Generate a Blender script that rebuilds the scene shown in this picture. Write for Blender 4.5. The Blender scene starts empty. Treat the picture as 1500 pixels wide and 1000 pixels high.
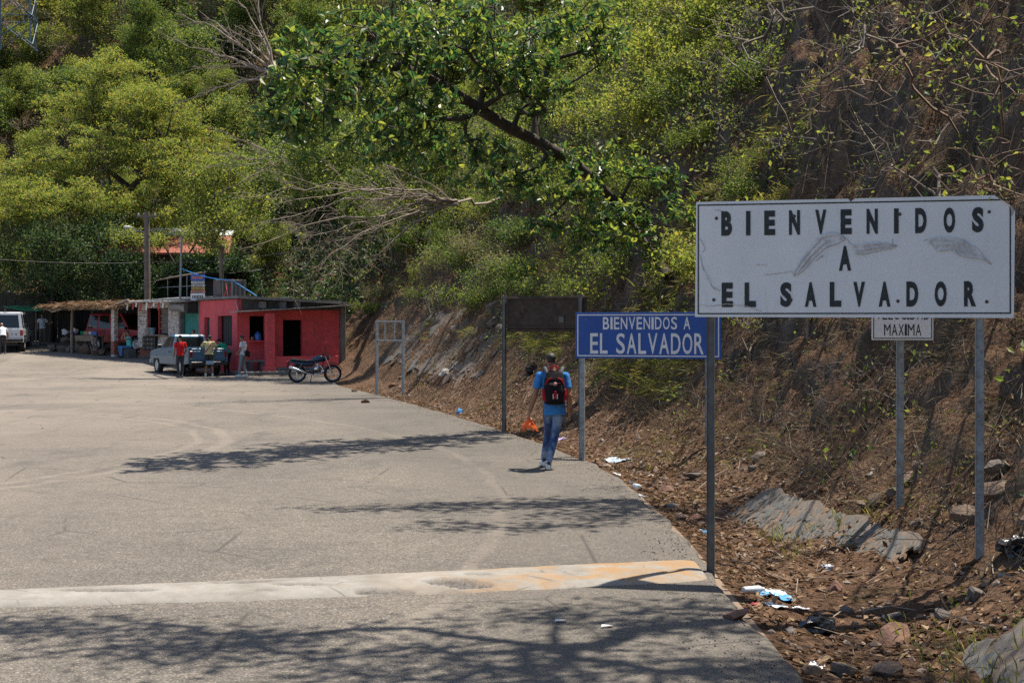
import bpy, bmesh, math, random
import numpy as np
from mathutils import Vector, Matrix
R = math.radians
SC = bpy.context.scene
COL = SC.collection
# ---------------------------------------------------------------- camera, world, sun, exposure
cam = bpy.data.objects.new('camera', bpy.data.cameras.new('camera')); COL.objects.link(cam)
HC = 2.07                                   # eye height
cam.location = (0, 0, HC); cam.rotation_euler = (R(90), 0, 0)
cam.data.lens = 50; cam.data.sensor_width = 36; cam.data.shift_y = -22/1500
cam.data.clip_end = 1500; cam.data.clip_start = 0.1
SC.camera = cam
SUN_EL = R(69); SUN_AZ = R(53)              # azimuth measured from +Y towards +X
w = bpy.data.worlds.new('World'); SC.world = w; w.use_nodes = True
nt = w.node_tree; bg = nt.nodes['Background']
sky = nt.nodes.new('ShaderNodeTexSky'); sky.sky_type = 'NISHITA'; sky.sun_disc = False
sky.sun_elevation = SUN_EL; sky.sun_rotation = SUN_AZ; sky.air_density = 1.0; sky.dust_density = 1.0; sky.ozone_density = 1.5
nt.links.new(sky.outputs[0], bg.inputs[0]); bg.inputs[1].default_value = 0.105
sun = bpy.data.objects.new('sun', bpy.data.lights.new('sun', 'SUN')); COL.objects.link(sun)
sun.data.energy = 4.9; sun.data.angle = R(0.55); sun.data.color = (1.0, 0.92, 0.79)
SUNV = Vector((math.sin(SUN_AZ)*math.cos(SUN_EL), math.cos(SUN_AZ)*math.cos(SUN_EL), math.sin(SUN_EL)))
sun.rotation_euler = SUNV.to_track_quat('Z', 'Y').to_euler(); sun.location = (20, 20, 60)
SC.view_settings.view_transform = 'Standard'; SC.view_settings.look = 'None'
SC.view_settings.exposure = 0.8; SC.view_settings.gamma = 1
SC.render.use_persistent_data = False
SC.cycles.use_denoising = False
try:
    SC.cycles.denoiser = 'OPENIMAGEDENOISE'; SC.cycles.denoising_input_passes = 'RGB_ALBEDO_NORMAL'
except Exception: pass
SC.cycles.use_adaptive_sampling = False; SC.cycles.max_bounces = 6; SC.cycles.transparent_max_bounces = 8
SC.cycles.sample_clamp_indirect = 6

# ---------------------------------------------------------------- numbers
rng = np.random.default_rng(11); random.seed(5)
F = 2083.3
def gz(x, y):                                # road height: level, then a gentle rise past the red shop
    t = (np.asarray(y, float)-61.0)/2.0
    return 0.070*2.0*np.log1p(np.exp(np.clip(t, -40, 40)))
def P(px, py, Y): return Vector(((px-750)/F*Y, Y, HC-(py-478)/F*Y))
def G(px, py):                               # the spot of the ground seen at a place of the photo
    Y = 40.0
    for _ in range(60):
        Y = 0.5*Y+0.5*min(120, max(3, (HC-float(gz(0, Y)))*F/max(py-478, 6)))
    return Vector(((px-750)/F*Y, Y, float(gz(0, Y))))

def _h(ix, iy, iz, seed):
    n = (ix.astype(np.uint32)*np.uint32(374761393) + iy.astype(np.uint32)*np.uint32(668265263)
         + iz.astype(np.uint32)*np.uint32(2147483647) + np.uint32(seed*1274126177 & 0xffffffff))
    n = (n ^ (n >> np.uint32(13)))*np.uint32(1274126177)
    n = (n ^ (n >> np.uint32(16)))*np.uint32(2246822519)
    return ((n ^ (n >> np.uint32(15))) & np.uint32(0xffff)).astype(np.float64)/65535.0
def vnoise(x, y, z=0.0, seed=0):
    x, y, z = np.broadcast_arrays(np.asarray(x, float), np.asarray(y, float), np.asarray(z, float))
    xi, yi, zi = (np.floor(v).astype(np.int64) for v in (x, y, z))
    fx, fy, fz = x-xi, y-yi, z-zi
    fx, fy, fz = (f*f*(3-2*f) for f in (fx, fy, fz))
    o = 0
    for a in (0, 1):
        for b in (0, 1):
            for c in (0, 1):
                o = o + _h(xi+a, yi+b, zi+c, seed)*(fx if a else 1-fx)*(fy if b else 1-fy)*(fz if c else 1-fz)
    return o
def fbm(x, y, z=0.0, o=4, seed=0):
    t = 0; a = 0.5; n = 0; f = 1.0
    for k in range(o):
        t = t+a*vnoise(np.asarray(x)*f, np.asarray(y)*f, np.asarray(z)*f, seed+k); n += a; a *= .5; f *= 2.03
    return t/n

# ---------------------------------------------------------------- scene graph helpers
def tag(o, label=None, cat=None, group=None, kind=None):
    if label: o['label'] = label
    if cat: o['category'] = cat
    if group: o['group'] = group
    if kind: o['kind'] = kind
    return o
def thing(name, label, cat, loc=(0, 0, 0), rotz=0, group=None):
    o = bpy.data.objects.new(name, None); COL.objects.link(o); o.location = loc; o.rotation_euler = (0, 0, rotz)
    o.empty_display_size = .2
    return tag(o, label, cat, group)
def link(name, me, parent=None, mats=None):
    o = bpy.data.objects.new(name, me); COL.objects.link(o)
    if mats:
        for m in (mats if isinstance(mats, (list, tuple)) else [mats]): me.materials.append(m)
    if parent: o.parent = parent
    return o
def dup(root, loc=None, rotz=None, label=None, group=None, scale=None):
    def cp(o, par):
        c = o.copy(); COL.objects.link(c)
        if par: c.parent = par
        for ch in list(o.children): cp(ch, c)
        return c
    r = cp(root, None)
    if loc is not None: r.location = loc
    if rotz is not None: r.rotation_euler = (0, 0, rotz)
    if scale is not None: r.scale = (scale,)*3 if not isinstance(scale, (tuple, list)) else scale
    if label: r['label'] = label
    if group: r['group'] = group
    return r
def np_mesh(name, V, Fc, smooth=False, mi=None):
    me = bpy.data.meshes.new(name); V = np.asarray(V, np.float32).reshape(-1, 3)
    me.vertices.add(len(V)); me.vertices.foreach_set('co', V.ravel())
    if not isinstance(Fc, list): Fc = [Fc]
    Fc = [np.asarray(f, np.int32) for f in Fc if len(f)]
    nl = sum(f.size for f in Fc); nf = sum(len(f) for f in Fc)
    me.loops.add(nl); me.polygons.add(nf)
    me.loops.foreach_set('vertex_index', np.concatenate([f.ravel() for f in Fc]))
    tot = np.concatenate([np.full(len(f), f.shape[1], np.int32) for f in Fc])
    st = np.concatenate([[0], np.cumsum(tot)[:-1]]).astype(np.int32)
    me.polygons.foreach_set('loop_start', st)
    me.polygons.foreach_set('use_smooth', np.full(nf, smooth, bool))
    if mi is not None: me.polygons.foreach_set('material_index', np.asarray(mi, np.int32))
    me.update(calc_edges=True)
    return me
class MB:
    """collects shapes, builds ONE mesh object"""
    def __init__(s): s.v = []; s.f = []; s.m = []; s.sm = []; s.M = Matrix.Identity(4)
    def add(s, vs, fs, mi=0, smooth=False):
        b = len(s.v); s.v += [tuple(s.M @ Vector(v)) for v in vs]
        for f in fs: s.f.append(tuple(i+b for i in f)); s.m.append(mi); s.sm.append(smooth)
        return s
    def box(s, c, d, bev=0.0, rot=None, mi=0):
        hx, hy, hz = d[0]/2, d[1]/2, d[2]/2; b = min(bev, hx*.9, hy*.9, hz*.9)
        c = Vector(c); T = (lambda v: c+(rot @ Vector(v) if rot is not None else Vector(v)))
        if b <= 0:
            vs = [T((x*hx, y*hy, z*hz)) for x in (-1, 1) for y in (-1, 1) for z in (-1, 1)]
            return s.add(vs, [(0, 1, 3, 2), (4, 6, 7, 5), (0, 4, 5, 1), (2, 3, 7, 6), (0, 2, 6, 4), (1, 5, 7, 3)], mi)
        bm = bmesh.new(); pts = []
        for x in (-1, 1):
            for y in (-1, 1):
                for z in (-1, 1):
                    for k in range(3):
                        q = [hx-b, hy-b, hz-b]; q[k] += b
                        pts.append(bm.verts.new((x*q[0], y*q[1], z*q[2])))
        bmesh.ops.convex_hull(bm, input=pts); bm.verts.index_update()
        vs = [T(v.co) for v in bm.verts]; fs = [tuple(v.index for v in f.verts) for f in bm.faces]; bm.free()
        return s.add(vs, fs, mi)
    def tube(s, pts, r, n=8, mi=0, cap=True, smooth=True):
        pts = [Vector(p) for p in pts]
        rs = r if isinstance(r, (list, tuple)) else [r]*len(pts)
        vs = []; fs = []; up = None
        for i, p in enumerate(pts):
            t = (pts[min(i+1, len(pts)-1)]-pts[max(i-1, 0)])
            t = t.normalized() if t.length > 1e-9 else Vector((0, 0, 1))
            if up is None: up = t.orthogonal().normalized()
            up = up-t*up.dot(t); up = up.normalized() if up.length > 1e-6 else t.orthogonal().normalized()
            q = t.cross(up)
            for k in range(n):
                a = 2*math.pi*k/n; vs.append(p+(up*math.cos(a)+q*math.sin(a))*rs[i])
        for i in range(len(pts)-1):
            for k in range(n):
                fs.append((i*n+k, i*n+(k+1) % n, (i+1)*n+(k+1) % n, (i+1)*n+k))
        s.add(vs, fs, mi, smooth)
        if cap:
            s.add(vs[:n], [tuple(range(n-1, -1, -1))], mi); s.add(vs[-n:], [tuple(range(n))], mi)
        return s
    def cyl(s, c, axis, r, h, n=16, mi=0, r2=None):
        a = Vector(axis).normalized(); c = Vector(c)
        return s.tube([c-a*h/2, c+a*h/2], [r, r if r2 is None else r2], n, mi)
    def lathe(s, prof, c=(0, 0, 0), axis=(0, 0, 1), n=20, mi=0, smooth=True, arc=None):
        c = Vector(c); a = Vector(axis).normalized(); u = a.orthogonal().normalized(); q = a.cross(u)
        vs = []; m = len(prof)
        for k in range(n):
            t = 2*math.pi*k/n; d = u*math.cos(t)+q*math.sin(t)
            vs += [c+d*r+a*z for r, z in prof]
        fs = [(k*m+j, ((k+1) % n)*m+j, ((k+1) % n)*m+j+1, k*m+j+1) for k in range(n) for j in range(m-1)]
        return s.add(vs, fs, mi, smooth)
    def ell(s, c, r, n=12, mi=0, rot=None):
        c = Vector(c); vs = []; fs = []; m = n//2
        for j in range(m+1):
            ph = math.pi*j/m
            for k in range(n):
                t = 2*math.pi*k/n
                p = Vector((r[0]*math.sin(ph)*math.cos(t), r[1]*math.sin(ph)*math.sin(t), r[2]*math.cos(ph)))
                vs.append(c+(rot @ p if rot is not None else p))
        for j in range(m):
            for k in range(n): fs.append((j*n+k, (j+1)*n+k, (j+1)*n+(k+1) % n, j*n+(k+1) % n))
        return s.add(vs, fs, mi, True)
    def prism(s, poly, d0, d1, axis='x', mi=0, smooth=False):
        """poly in the plane across axis, extruded from d0 to d1. x: (y,z)  y: (x,z)  z: (x,y)"""
        def p3(a, b, d): return {'x': (d, a, b), 'y': (a, d, b), 'z': (a, b, d)}[axis]
        n = len(poly); vs = [p3(a, b, d0) for a, b in poly]+[p3(a, b, d1) for a, b in poly]
        fs = [tuple(range(n-1, -1, -1)), tuple(range(n, 2*n))]+[(i, (i+1) % n, n+(i+1) % n, n+i) for i in range(n)]
        return s.add(vs, fs, mi, smooth)
    def loft(s, secs, mi=0, smooth=True, cap=True, closed=True):
        n = len(secs[0]); vs = [p for q in secs for p in q]; fs = []
        for i in range(len(secs)-1):
            for k in range(n if closed else n-1): fs.append((i*n+k, i*n+(k+1) % n, (i+1)*n+(k+1) % n, (i+1)*n+k))
        s.add(vs, fs, mi, smooth)
        if cap: s.add(secs[0], [tuple(range(n-1, -1, -1))], mi); s.add(secs[-1], [tuple(range(n))], mi)
        return s
    def mesh(s, name, fixn=True):
        me = bpy.data.meshes.new(name); me.from_pydata(s.v, [], s.f)
        me.polygons.foreach_set('material_index', s.m); me.polygons.foreach_set('use_smooth', s.sm)
        if fixn:
            bm = bmesh.new(); bm.from_mesh(me); bmesh.ops.recalc_face_normals(bm, faces=bm.faces); bm.to_mesh(me); bm.free()
        me.update(); return me
    def build(s, name, mats, parent=None, loc=None, bevel=0):
        o = link(name, s.mesh(name), parent, mats)
        if loc is not None: o.location = loc
        return o

# ---------------------------------------------------------------- materials
class N:
    """small node-tree writer"""
    def __init__(s, name):
        s.m = bpy.data.materials.new(name); s.m.use_nodes = True; s.t = s.m.node_tree; s.n = s.t.nodes
        s.b = s.n['Principled BSDF']; s.out = s.n['Material Output']; s._co = None
    def node(s, typ, **k):
        x = s.n.new(typ)
        for a, v in k.items(): setattr(x, a, v)
        return x
    def set(s, sock, v):
        if hasattr(v, 'is_linked') or isinstance(v, bpy.types.NodeSocket): s.t.links.new(v, sock)
        else:
            if isinstance(v, (tuple, list)) and len(v) == 3 and sock.type == 'RGBA': v = (*v, 1)
            sock.default_value = v
    def co(s, which='Object'):
        if s._co is None: s._co = s.node('ShaderNodeTexCoord')
        return s._co.outputs[which]
    def mapv(s, scale, v=None, rot=(0, 0, 0)):
        m = s.node('ShaderNodeMapping'); s.t.links.new(v or s.co(), m.inputs[0]); m.inputs['Scale'].default_value = scale if isinstance(scale, (tuple, list)) else (scale,)*3
        m.inputs['Rotation'].default_value = rot
        return m.outputs[0]
    def noise(s, scale=5, detail=4, rough=.6, v=None, dist=0):
        x = s.node('ShaderNodeTexNoise'); s.t.links.new(v or s.co(), x.inputs[0])
        x.inputs['Scale'].default_value = scale; x.inputs['Detail'].default_value = detail; x.inputs['Roughness'].default_value = rough; x.inputs['Distortion'].default_value = dist
        return x.outputs['Fac']
    def voro(s, scale=5, v=None, out='Distance', feature='F1'):
        x = s.node('ShaderNodeTexVoronoi', feature=feature); s.t.links.new(v or s.co(), x.inputs[0]); x.inputs['Scale'].default_value = scale
        return x.outputs[out]
    def ramp(s, fac, stops, interp='LINEAR'):
        x = s.node('ShaderNodeValToRGB'); s.t.links.new(fac, x.inputs[0]); e = x.color_ramp.elements; x.color_ramp.interpolation = interp
        while len(e) < len(stops): e.new(0.5)
        for i, (p, c) in enumerate(stops):
            e[i].position = p
            c = (c, c, c) if not isinstance(c, (tuple, list)) else c
            e[i].color = (*c[:3], 1)
        return x.outputs[0]
    def mix(s, fac, a, b, blend='MIX'):
        x = s.node('ShaderNodeMix', data_type='RGBA', blend_type=blend)
        s.set(x.inputs[0], fac); s.set(x.inputs[6], a); s.set(x.inputs[7], b)
        return x.outputs[2]
    def math(s, op, a, b=0.0, clamp=False):
        x = s.node('ShaderNodeMath', operation=op, use_clamp=clamp); s.set(x.inputs[0], a); s.set(x.inputs[1], b)
        return x.outputs[0]
    def bump(s, h, strength=.3, dist=.02, normal=None):
        x = s.node('ShaderNodeBump'); x.inputs['Strength'].default_value = strength; x.inputs['Distance'].default_value = dist
        s.t.links.new(h, x.inputs['Height'])
        if normal is not None: s.t.links.new(normal, x.inputs['Normal'])
        return x.outputs[0]
    def fin(s, col, rough=.7, metal=0, normal=None, spec=None):
        s.set(s.b.inputs['Base Color'], col); s.set(s.b.inputs['Roughness'], rough); s.set(s.b.inputs['Metallic'], metal)
        if spec is not None: s.b.inputs['Specular IOR Level'].default_value = spec
        if normal is not None: s.t.links.new(normal, s.b.inputs['Normal'])
        return s.m
_mc = {}
def pm(name, col, rough=.6, metal=0, var=.25, sc=6, bump=.15, bs=40, dirt=None, spec=None):
    """plain procedural paint / cloth / metal: a base colour with uneven wear, fine relief and optional dirt"""
    if name in _mc: return _mc[name]
    n = N(name); f = n.noise(sc, 5, .65)
    dk = tuple(c*(1-var) for c in col); lt = tuple(min(1, c*(1+var)) for c in col)
    c = n.ramp(f, [(.3, dk), (.7, lt)])
    if dirt:
        g = n.ramp(n.noise(sc*2.3, 6, .7), [(.5, 0), (.68, 1)])
        c = n.mix(g, c, dirt)
    nb = n.bump(n.noise(bs, 3, .6), bump, .01)
    _mc[name] = n.fin(c, n.ramp(n.noise(sc*1.7, 3), [(.3, max(0, rough-.1)), (.7, min(1, rough+.1))]), metal, nb, spec)
    return _mc[name]
# ================================================================ terrain
EK = [(1.72, -80), (1.72, -20), (1.74, 4), (1.745, 8.3), (1.75, 11.6), (1.74, 14.8), (1.46, 20.3), (1.02, 23.0), (-.13, 28.4), (-1.66, 34.5), (-4.0, 43.1), (-5.9, 49.6),
      (-7.0, 55), (-8.2, 60.5), (-10.2, 67), (-14, 73), (-20, 79), (-29, 85), (-44, 91), (-64, 96), (-100, 101), (-160, 105)]
def catmull(K, step):
    K = np.array(K, float); out = []
    for i in range(len(K)-1):
        p0, p1, p2, p3 = K[max(i-1, 0)], K[i], K[i+1], K[min(i+2, len(K)-1)]
        L = np.linalg.norm(p2-p1); n = max(2, int(L/step))
        t = np.linspace(0, 1, n, endpoint=False)[:, None]
        m1 = (p2-p0)*L/max(np.linalg.norm(p1-p0)+L, 1e-6); m2 = (p3-p1)*L/max(np.linalg.norm(p3-p2)+L, 1e-6)
        out.append((2*t**3-3*t**2+1)*p1+(t**3-2*t**2+t)*m1+(-2*t**3+3*t**2)*p2+(t**3-t**2)*m2)
    return np.vstack(out+[K[-1:]])
EC = catmull(EK, .5)
for _ in range(4): EC[1:-1] = .25*EC[:-2]+.5*EC[1:-1]+.25*EC[2:]
ET = np.gradient(EC, axis=0); ET /= np.linalg.norm(ET, axis=1)[:, None]
for _ in range(30): ET[1:-1] = .25*ET[:-2]+.5*ET[1:-1]+.25*ET[2:]
ET /= np.linalg.norm(ET, axis=1)[:, None]
ES = np.concatenate([[0], np.cumsum(np.linalg.norm(np.diff(EC, axis=0), axis=1))])
EN = np.stack([ET[:, 1], -ET[:, 0]], 1)
def edge_x(y): return np.interp(y, EC[:, 1], EC[:, 0])
PD = np.array([0, .5, 1.1, 1.8, 2.4, 3.0, 3.7, 4.5, 5.5, 7.5, 10, 16, 30, 60, 140])
PK = [(-80, [-.06, -.15, -.18, -.02, .40, 1.2, 2.4, 4.0, 6.2, 9.6, 12.3, 17, 27, 43, 70]),
      (16, [-.06, -.15, -.19, -.04, .36, 1.15, 2.4, 4.0, 6.2, 9.6, 12.3, 17, 27, 43, 70]),
      (25, [-.06, -.12, -.08, .2, .65, 1.4, 2.6, 4.2, 6.3, 9.6, 12.5, 18, 30, 47, 76]),
      (35, [-.05, .0, .3, .9, 1.5, 2.2, 3.2, 4.4, 6.1, 9.4, 12.8, 19, 33, 52, 84]),
      (50, [-.05, .0, .2, .9, 1.6, 2.3, 3.2, 4.3, 6.0, 9.5, 13, 20, 36, 58, 95]),
      (62, [-.05, .1, .3, .8, 1.4, 2.1, 2.9, 4.0, 5.5, 8.3, 11, 18, 36, 62, 105]),
      (80, [-.05, 0, .1, .3, .6, 1.0, 1.6, 2.2, 3.0, 4.2, 6.2, 12, 27, 54, 100]),
      (110, [-.05, 0, .1, .3, .6, 1.0, 1.6, 2.2, 3.0, 4.2, 6.2, 12, 27, 54, 100])]
PKY = np.array([k for k, _ in PK], float); PKP = np.array([p for _, p in PK])
def prof(ey, d):
    ey = np.asarray(ey, float); d = np.asarray(d, float)
    i = np.clip(np.searchsorted(PKY, ey)-1, 0, len(PKY)-2); t = np.clip((ey-PKY[i])/(PKY[i+1]-PKY[i]), 0, 1); t = t*t*(3-2*t)
    j = np.clip(np.searchsorted(PD, d)-1, 0, len(PD)-2); u = np.clip((d-PD[j])/(PD[j+1]-PD[j]), 0, 1.5)
    a = PKP[i, j]*(1-u)+PKP[i, j+1]*u; b = PKP[i+1, j]*(1-u)+PKP[i+1, j+1]*u
    return a*(1-t)+b*t
def relief(s, d, ey):
    k = np.clip((d-.6)/3.5, 0, 1); q_ = d; d = d+.75*np.maximum(prof(ey, d), 0)      # distance measured up the slope
    big = (fbm(s*.16, d*.12, 0, 3, 3)-.5)*3.4*np.clip((q_-2)/6, 0, 1)
    gul = -np.abs(fbm(s*.55, d*.22, 0, 4, 9)-.5)*2.6*k*np.clip(q_/5, .2, 1)+.25*k
    ledge = (fbm(s*.9, d*.8, 0, 4, 17)-.5)*1.5*np.clip((q_-2.2)/3, 0, 1)
    fine = (fbm(s*3.1, d*2.7, 0, 4, 23)-.5)*(.07+.26*k)*np.clip(q_/.3, 0, 1)
    return big+gul+ledge+fine
def hill_sd(s, d):
    ey = np.interp(s, ES, EC[:, 1]); x0 = np.interp(s, ES, EC[:, 0])
    return prof(ey, d)+relief(s, d, ey)+gz(x0, ey)
def to_sd(x, y):
    x = np.atleast_1d(np.asarray(x, float)); y = np.atleast_1d(np.asarray(y, float)); S = np.empty_like(x); D = np.empty_like(x)
    for a in range(0, len(x), 20000):
        dx = x[a:a+20000, None]-EC[None, :, 0]; dy = y[a:a+20000, None]-EC[None, :, 1]
        j = np.argmin(dx*dx+dy*dy, axis=1); r = np.arange(len(j))
        al = dx[r, j]*ET[j, 0]+dy[r, j]*ET[j, 1]
        S[a:a+20000] = ES[j]+al; D[a:a+20000] = dx[r, j]*EN[j, 0]+dy[r, j]*EN[j, 1]
    return S, D
def land(x, y):                              # height of whatever ground is at (x, y): road or hillside
    s, d = to_sd(x, y)
    return np.where(d > 0, hill_sd(s, np.maximum(d, 0)), gz(x, y))
def land1(x, y): return float(land(x, y)[0])
def sd_xy(s, d):
    i = np.clip(np.searchsorted(ES, s)-1, 0, len(ES)-2); t = ((s-ES[i])/(ES[i+1]-ES[i]))[..., None]
    c = EC[i]*(1-t)+EC[i+1]*t; n = EN[i]*(1-t)+EN[i+1]*t; n = n/np.linalg.norm(n, axis=-1, keepdims=True)
    q = c+n*np.asarray(d)[..., None]
    return q[..., 0], q[..., 1]
def HIT(px, py, y0=7.0):                     # where the slope is, seen at a place of the photo
    Y = np.arange(y0, 160, .12); X = (px-750)/F*Y; Z = HC-(py-478)/F*Y
    L = land(X, Y); k = int(np.argmax(Z < L))
    return Vector((X[k], Y[k], float(L[k])))
s_of_y = lambda y: np.interp(y, EC[:, 1], ES)
# hillside sheet
sY = np.concatenate([np.arange(-80, 4, 1.5), np.arange(4, 36, .12), np.arange(36, 66, .22), np.arange(66, 104, .35)])
sg = np.unique(np.concatenate([s_of_y(sY), np.arange(float(s_of_y(70.)), ES[-1], .7)])); sg = sg[np.concatenate([[True], np.diff(sg) > .03])]
dg = np.concatenate([np.arange(0, 2, .07), np.arange(2, 8, .06), np.arange(8, 11, .12), np.arange(11, 20, .28), np.arange(20, 60, .9), np.arange(60, 141, 4)])
S_, D_ = np.meshgrid(sg, dg, indexing='ij'); X_, Y_ = sd_xy(S_, D_); Z_ = hill_sd(S_.ravel(), D_.ravel()).reshape(S_.shape)
# clods, knobs and hollows pushed out along the slope's own normal
P3 = np.stack([X_, Y_, Z_], -1); ga = np.gradient(P3, axis=0); gb = np.gradient(P3, axis=1); nv = np.cross(ga, gb); nv /= np.maximum(np.linalg.norm(nv, axis=-1, keepdims=True), 1e-9); nv *= np.sign(nv[..., 2:3]+1e-9)
kk_ = np.clip((D_-1.9)/1.2, 0, 1)*np.clip((60-D_)/30, 0, 1)
lump = (.5-np.abs(fbm(X_*.75, Y_*.75, Z_*.75, 3, 101)-.5)*2.6)*.20+(fbm(X_*1.9, Y_*1.9, Z_*1.9, 4, 105)-.5)*.34+(fbm(X_*6.0, Y_*6.0, Z_*6.0, 4, 109)-.5)*.22
P3 += nv*(lump*kk_)[..., None]+nv*((fbm(X_*9, Y_*9, Z_*9, 2, 111)-.5)*.05*np.clip(D_/.3, 0, 1)*(1-kk_))[..., None]
X_, Y_, Z_ = P3[..., 0], P3[..., 1], P3[..., 2]
def grid_faces(a, b):
    i = np.arange(a-1)[:, None]*b+np.arange(b-1)[None, :]; i = i.ravel()
    return np.stack([i, i+b, i+b+1, i+1], 1)
n = N('hillside_soil')
geo = n.node('ShaderNodeNewGeometry'); sx = n.node('ShaderNodeSeparateXYZ'); n.t.links.new(geo.outputs['Normal'], sx.inputs[0])
n1 = n.noise(.45, 7, .65); n2 = n.noise(3.2, 7, .7); n3 = n.noise(24, 6, .75)
soil = n.ramp(n2, [(.25, (.078, .047, .031)), (.47, (.185, .108, .070)), (.62, (.28, .175, .118)), (.82, (.37, .265, .19))])
dry = n.ramp(n3, [(.3, (.05, .03, .02)), (.55, (.2, .125, .08)), (.8, (.40, .30, .21))])
soil = n.mix(.45, soil, dry)
rock = n.ramp(n.noise(2.1, 8, .72, v=n.mapv((1, 1, .5))), [(.28, (.05, .043, .04)), (.5, (.155, .13, .112)), (.7, (.28, .24, .205))])
rk = n.math('MULTIPLY', n.ramp(sx.outputs[2], [(.36, 1), (.60, 0)]), n.ramp(n1, [(.36, .15), (.55, 1)]))
c = n.mix(rk, soil, rock)
gr = n.math('MULTIPLY', n.ramp(n.noise(1.1, 5, .7), [(.56, 0), (.66, 1)]), n.ramp(n3, [(.4, .2), (.6, .9)]))
c = n.mix(gr, c, (.075, .085, .03))
nb = n.bump(n.noise(2.6, 9, .75), .9, .30); nb = n.bump(n.noise(11, 9, .8), 1.0, .12, nb); nb = n.bump(n.voro(20), .6, .05, nb); nb = n.bump(n.noise(60, 5, .7), .6, .02, nb)
M_soil = n.fin(c, .95, 0, nb, .1)
hill = link('hillside', np_mesh('hillside', np.stack([X_, Y_, Z_], -1).reshape(-1, 3), grid_faces(len(sg), len(dg)), True), None, M_soil)
tag(hill, 'steep reddish brown hillside cut beside the road', kind='structure')
# ground sheet under and beyond the road
gy = np.concatenate([np.arange(-300, -80, 20), np.arange(-80, 104.9, .6)]); gu = np.concatenate([[0, .02, .06], np.linspace(.1, 1, 24)**2])
xe = edge_x(gy); GX = xe[:, None]+gu[None, :]*(-320-xe[:, None]); GY = np.repeat(gy[:, None], len(gu), 1)
GZ = gz(GX, GY)-.06
M_dirt = pm('roadside_dirt', (.20, .145, .105), .95, 0, .35, 2, .5, 30)
tag(link('ground', np_mesh('ground', np.stack([GX, GY, GZ], -1).reshape(-1, 3), grid_faces(len(gy), len(gu)), True), None, M_dirt), 'bare brown ground under and beside the road', kind='structure')
# road
n = N('worn_asphalt')
pos = n.co('Object')
agg = n.voro(95, out='Color'); sep = n.node('ShaderNodeSeparateColor'); n.t.links.new(agg, sep.inputs[0])
agg2 = n.voro(42, out='Color'); sep2 = n.node('ShaderNodeSeparateColor'); n.t.links.new(agg2, sep2.inputs[0])
base = n.ramp(n.noise(.35, 6, .62), [(.3, (.082, .074, .064)), (.5, (.115, .102, .086)), (.72, (.150, .131, .108))])
base = n.mix(n.ramp(n.noise(3.5, 6, .7), [(.35, .0), (.75, .5)]), base, (.18, .155, .13))
spk = n.ramp(sep.outputs[0], [(.0, .22), (.30, .80), (.78, 1.2), (1, 2.9)])
base = n.mix(.62, base, spk, 'MULTIPLY')
base = n.mix(.5, base, n.ramp(sep2.outputs[1], [(0, .55), (.3, 1), (.85, 1.05), (1, 1.7)]), 'MULTIPLY')
# tyre-polished arcs and dust
sxy = n.node('ShaderNodeSeparateXYZ'); n.t.links.new(pos, sxy.inputs[0])
wob = n.math('MULTIPLY', n.math('SUBTRACT', n.noise(.5, 3), .5), .5)
def arc(cx, cy, r, wid):
    dx = n.math('SUBTRACT', sxy.outputs[0], cx); dy = n.math('SUBTRACT', sxy.outputs[1], cy)
    rr = n.math('SQRT', n.math('ADD', n.math('MULTIPLY', dx, dx), n.math('MULTIPLY', dy, dy)))
    dd = n.math('ABSOLUTE', n.math('ADD', n.math('SUBTRACT', rr, r), wob))
    return n.math('SUBTRACT', 1.0, n.math('DIVIDE', dd, wid), True)
tr = None
for a in [(-17.5, 24, 12.4, .16), (-17.5, 24, 11.9, .10), (-24, 22, 14.0, .2), (-24, 22, 12.3, .22), (-30, 16, 29.9, .10)]:
    q = arc(*a); tr = q if tr is None else n.math('MAXIMUM', tr, q)
tr = n.math('MULTIPLY', n.ramp(tr, [(0, 0), (.6, 1)]), n.ramp(n.noise(1.3, 6, .75), [(.3, .05), (.65, .6)]))
base = n.mix(tr, base, (.24, .205, .17))
# sandy wash towards the left side of the bend, darker oily lane near the hill
left = n.math('MULTIPLY', n.ramp(n.math('MULTIPLY', n.math('ADD', sxy.outputs[0], 3.0), -.1), [(.0, 0), (.9, 1)]), n.ramp(n.noise(.22, 5), [(.35, .2), (.65, .85)]))
base = n.mix(left, base, (.225, .19, .158))
pat = n.ramp(n.voro(.16, out='Color'), [(.0, 0), (1, 1)]); sp3 = n.node('ShaderNodeSeparateColor'); n.t.links.new(pat, sp3.inputs[0])
base = n.mix(n.ramp(sp3.outputs[0], [(.70, 0), (.73, .30)]), base, (.105, .095, .085))
right = n.ramp(n.math('SUBTRACT', n.math('ADD', sxy.outputs[0], n.math('MULTIPLY', n.noise(.7, 5, .7), 1.6)), n.math('MULTIPLY', n.math('MAXIMUM', n.math('SUBTRACT', sxy.outputs[1], 15), 0), -.22)), [(.0, 0), (1.0, 1)])
base = n.mix(n.math('MULTIPLY', right, .38), base, (.085, .075, .065))
ols = n.ramp(n.noise(.9, 6, .75, v=n.mapv((1, .35, 1))), [(.54, 0), (.70, .7)])
base = n.mix(ols, base, (.075, .067, .06))
crk = n.ramp(n.voro(.55, v=n.mapv(1), out='Distance', feature='DISTANCE_TO_EDGE'), [(.0, 1), (.012, 0)])
crk = n.math('MULTIPLY', crk, n.ramp(n.noise(.6, 3), [(.46, 0), (.55, .85)]))
base = n.mix(crk, base, (.05, .045, .04))
nb = n.bump(n.voro(90), .55, .012); nb = n.bump(n.noise(.8, 5), .2, .06, nb)
M_asph = n.fin(base, n.ramp(n.noise(5, 4), [(.3, .72), (.7, .95)]), 0, nb, .35)
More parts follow.
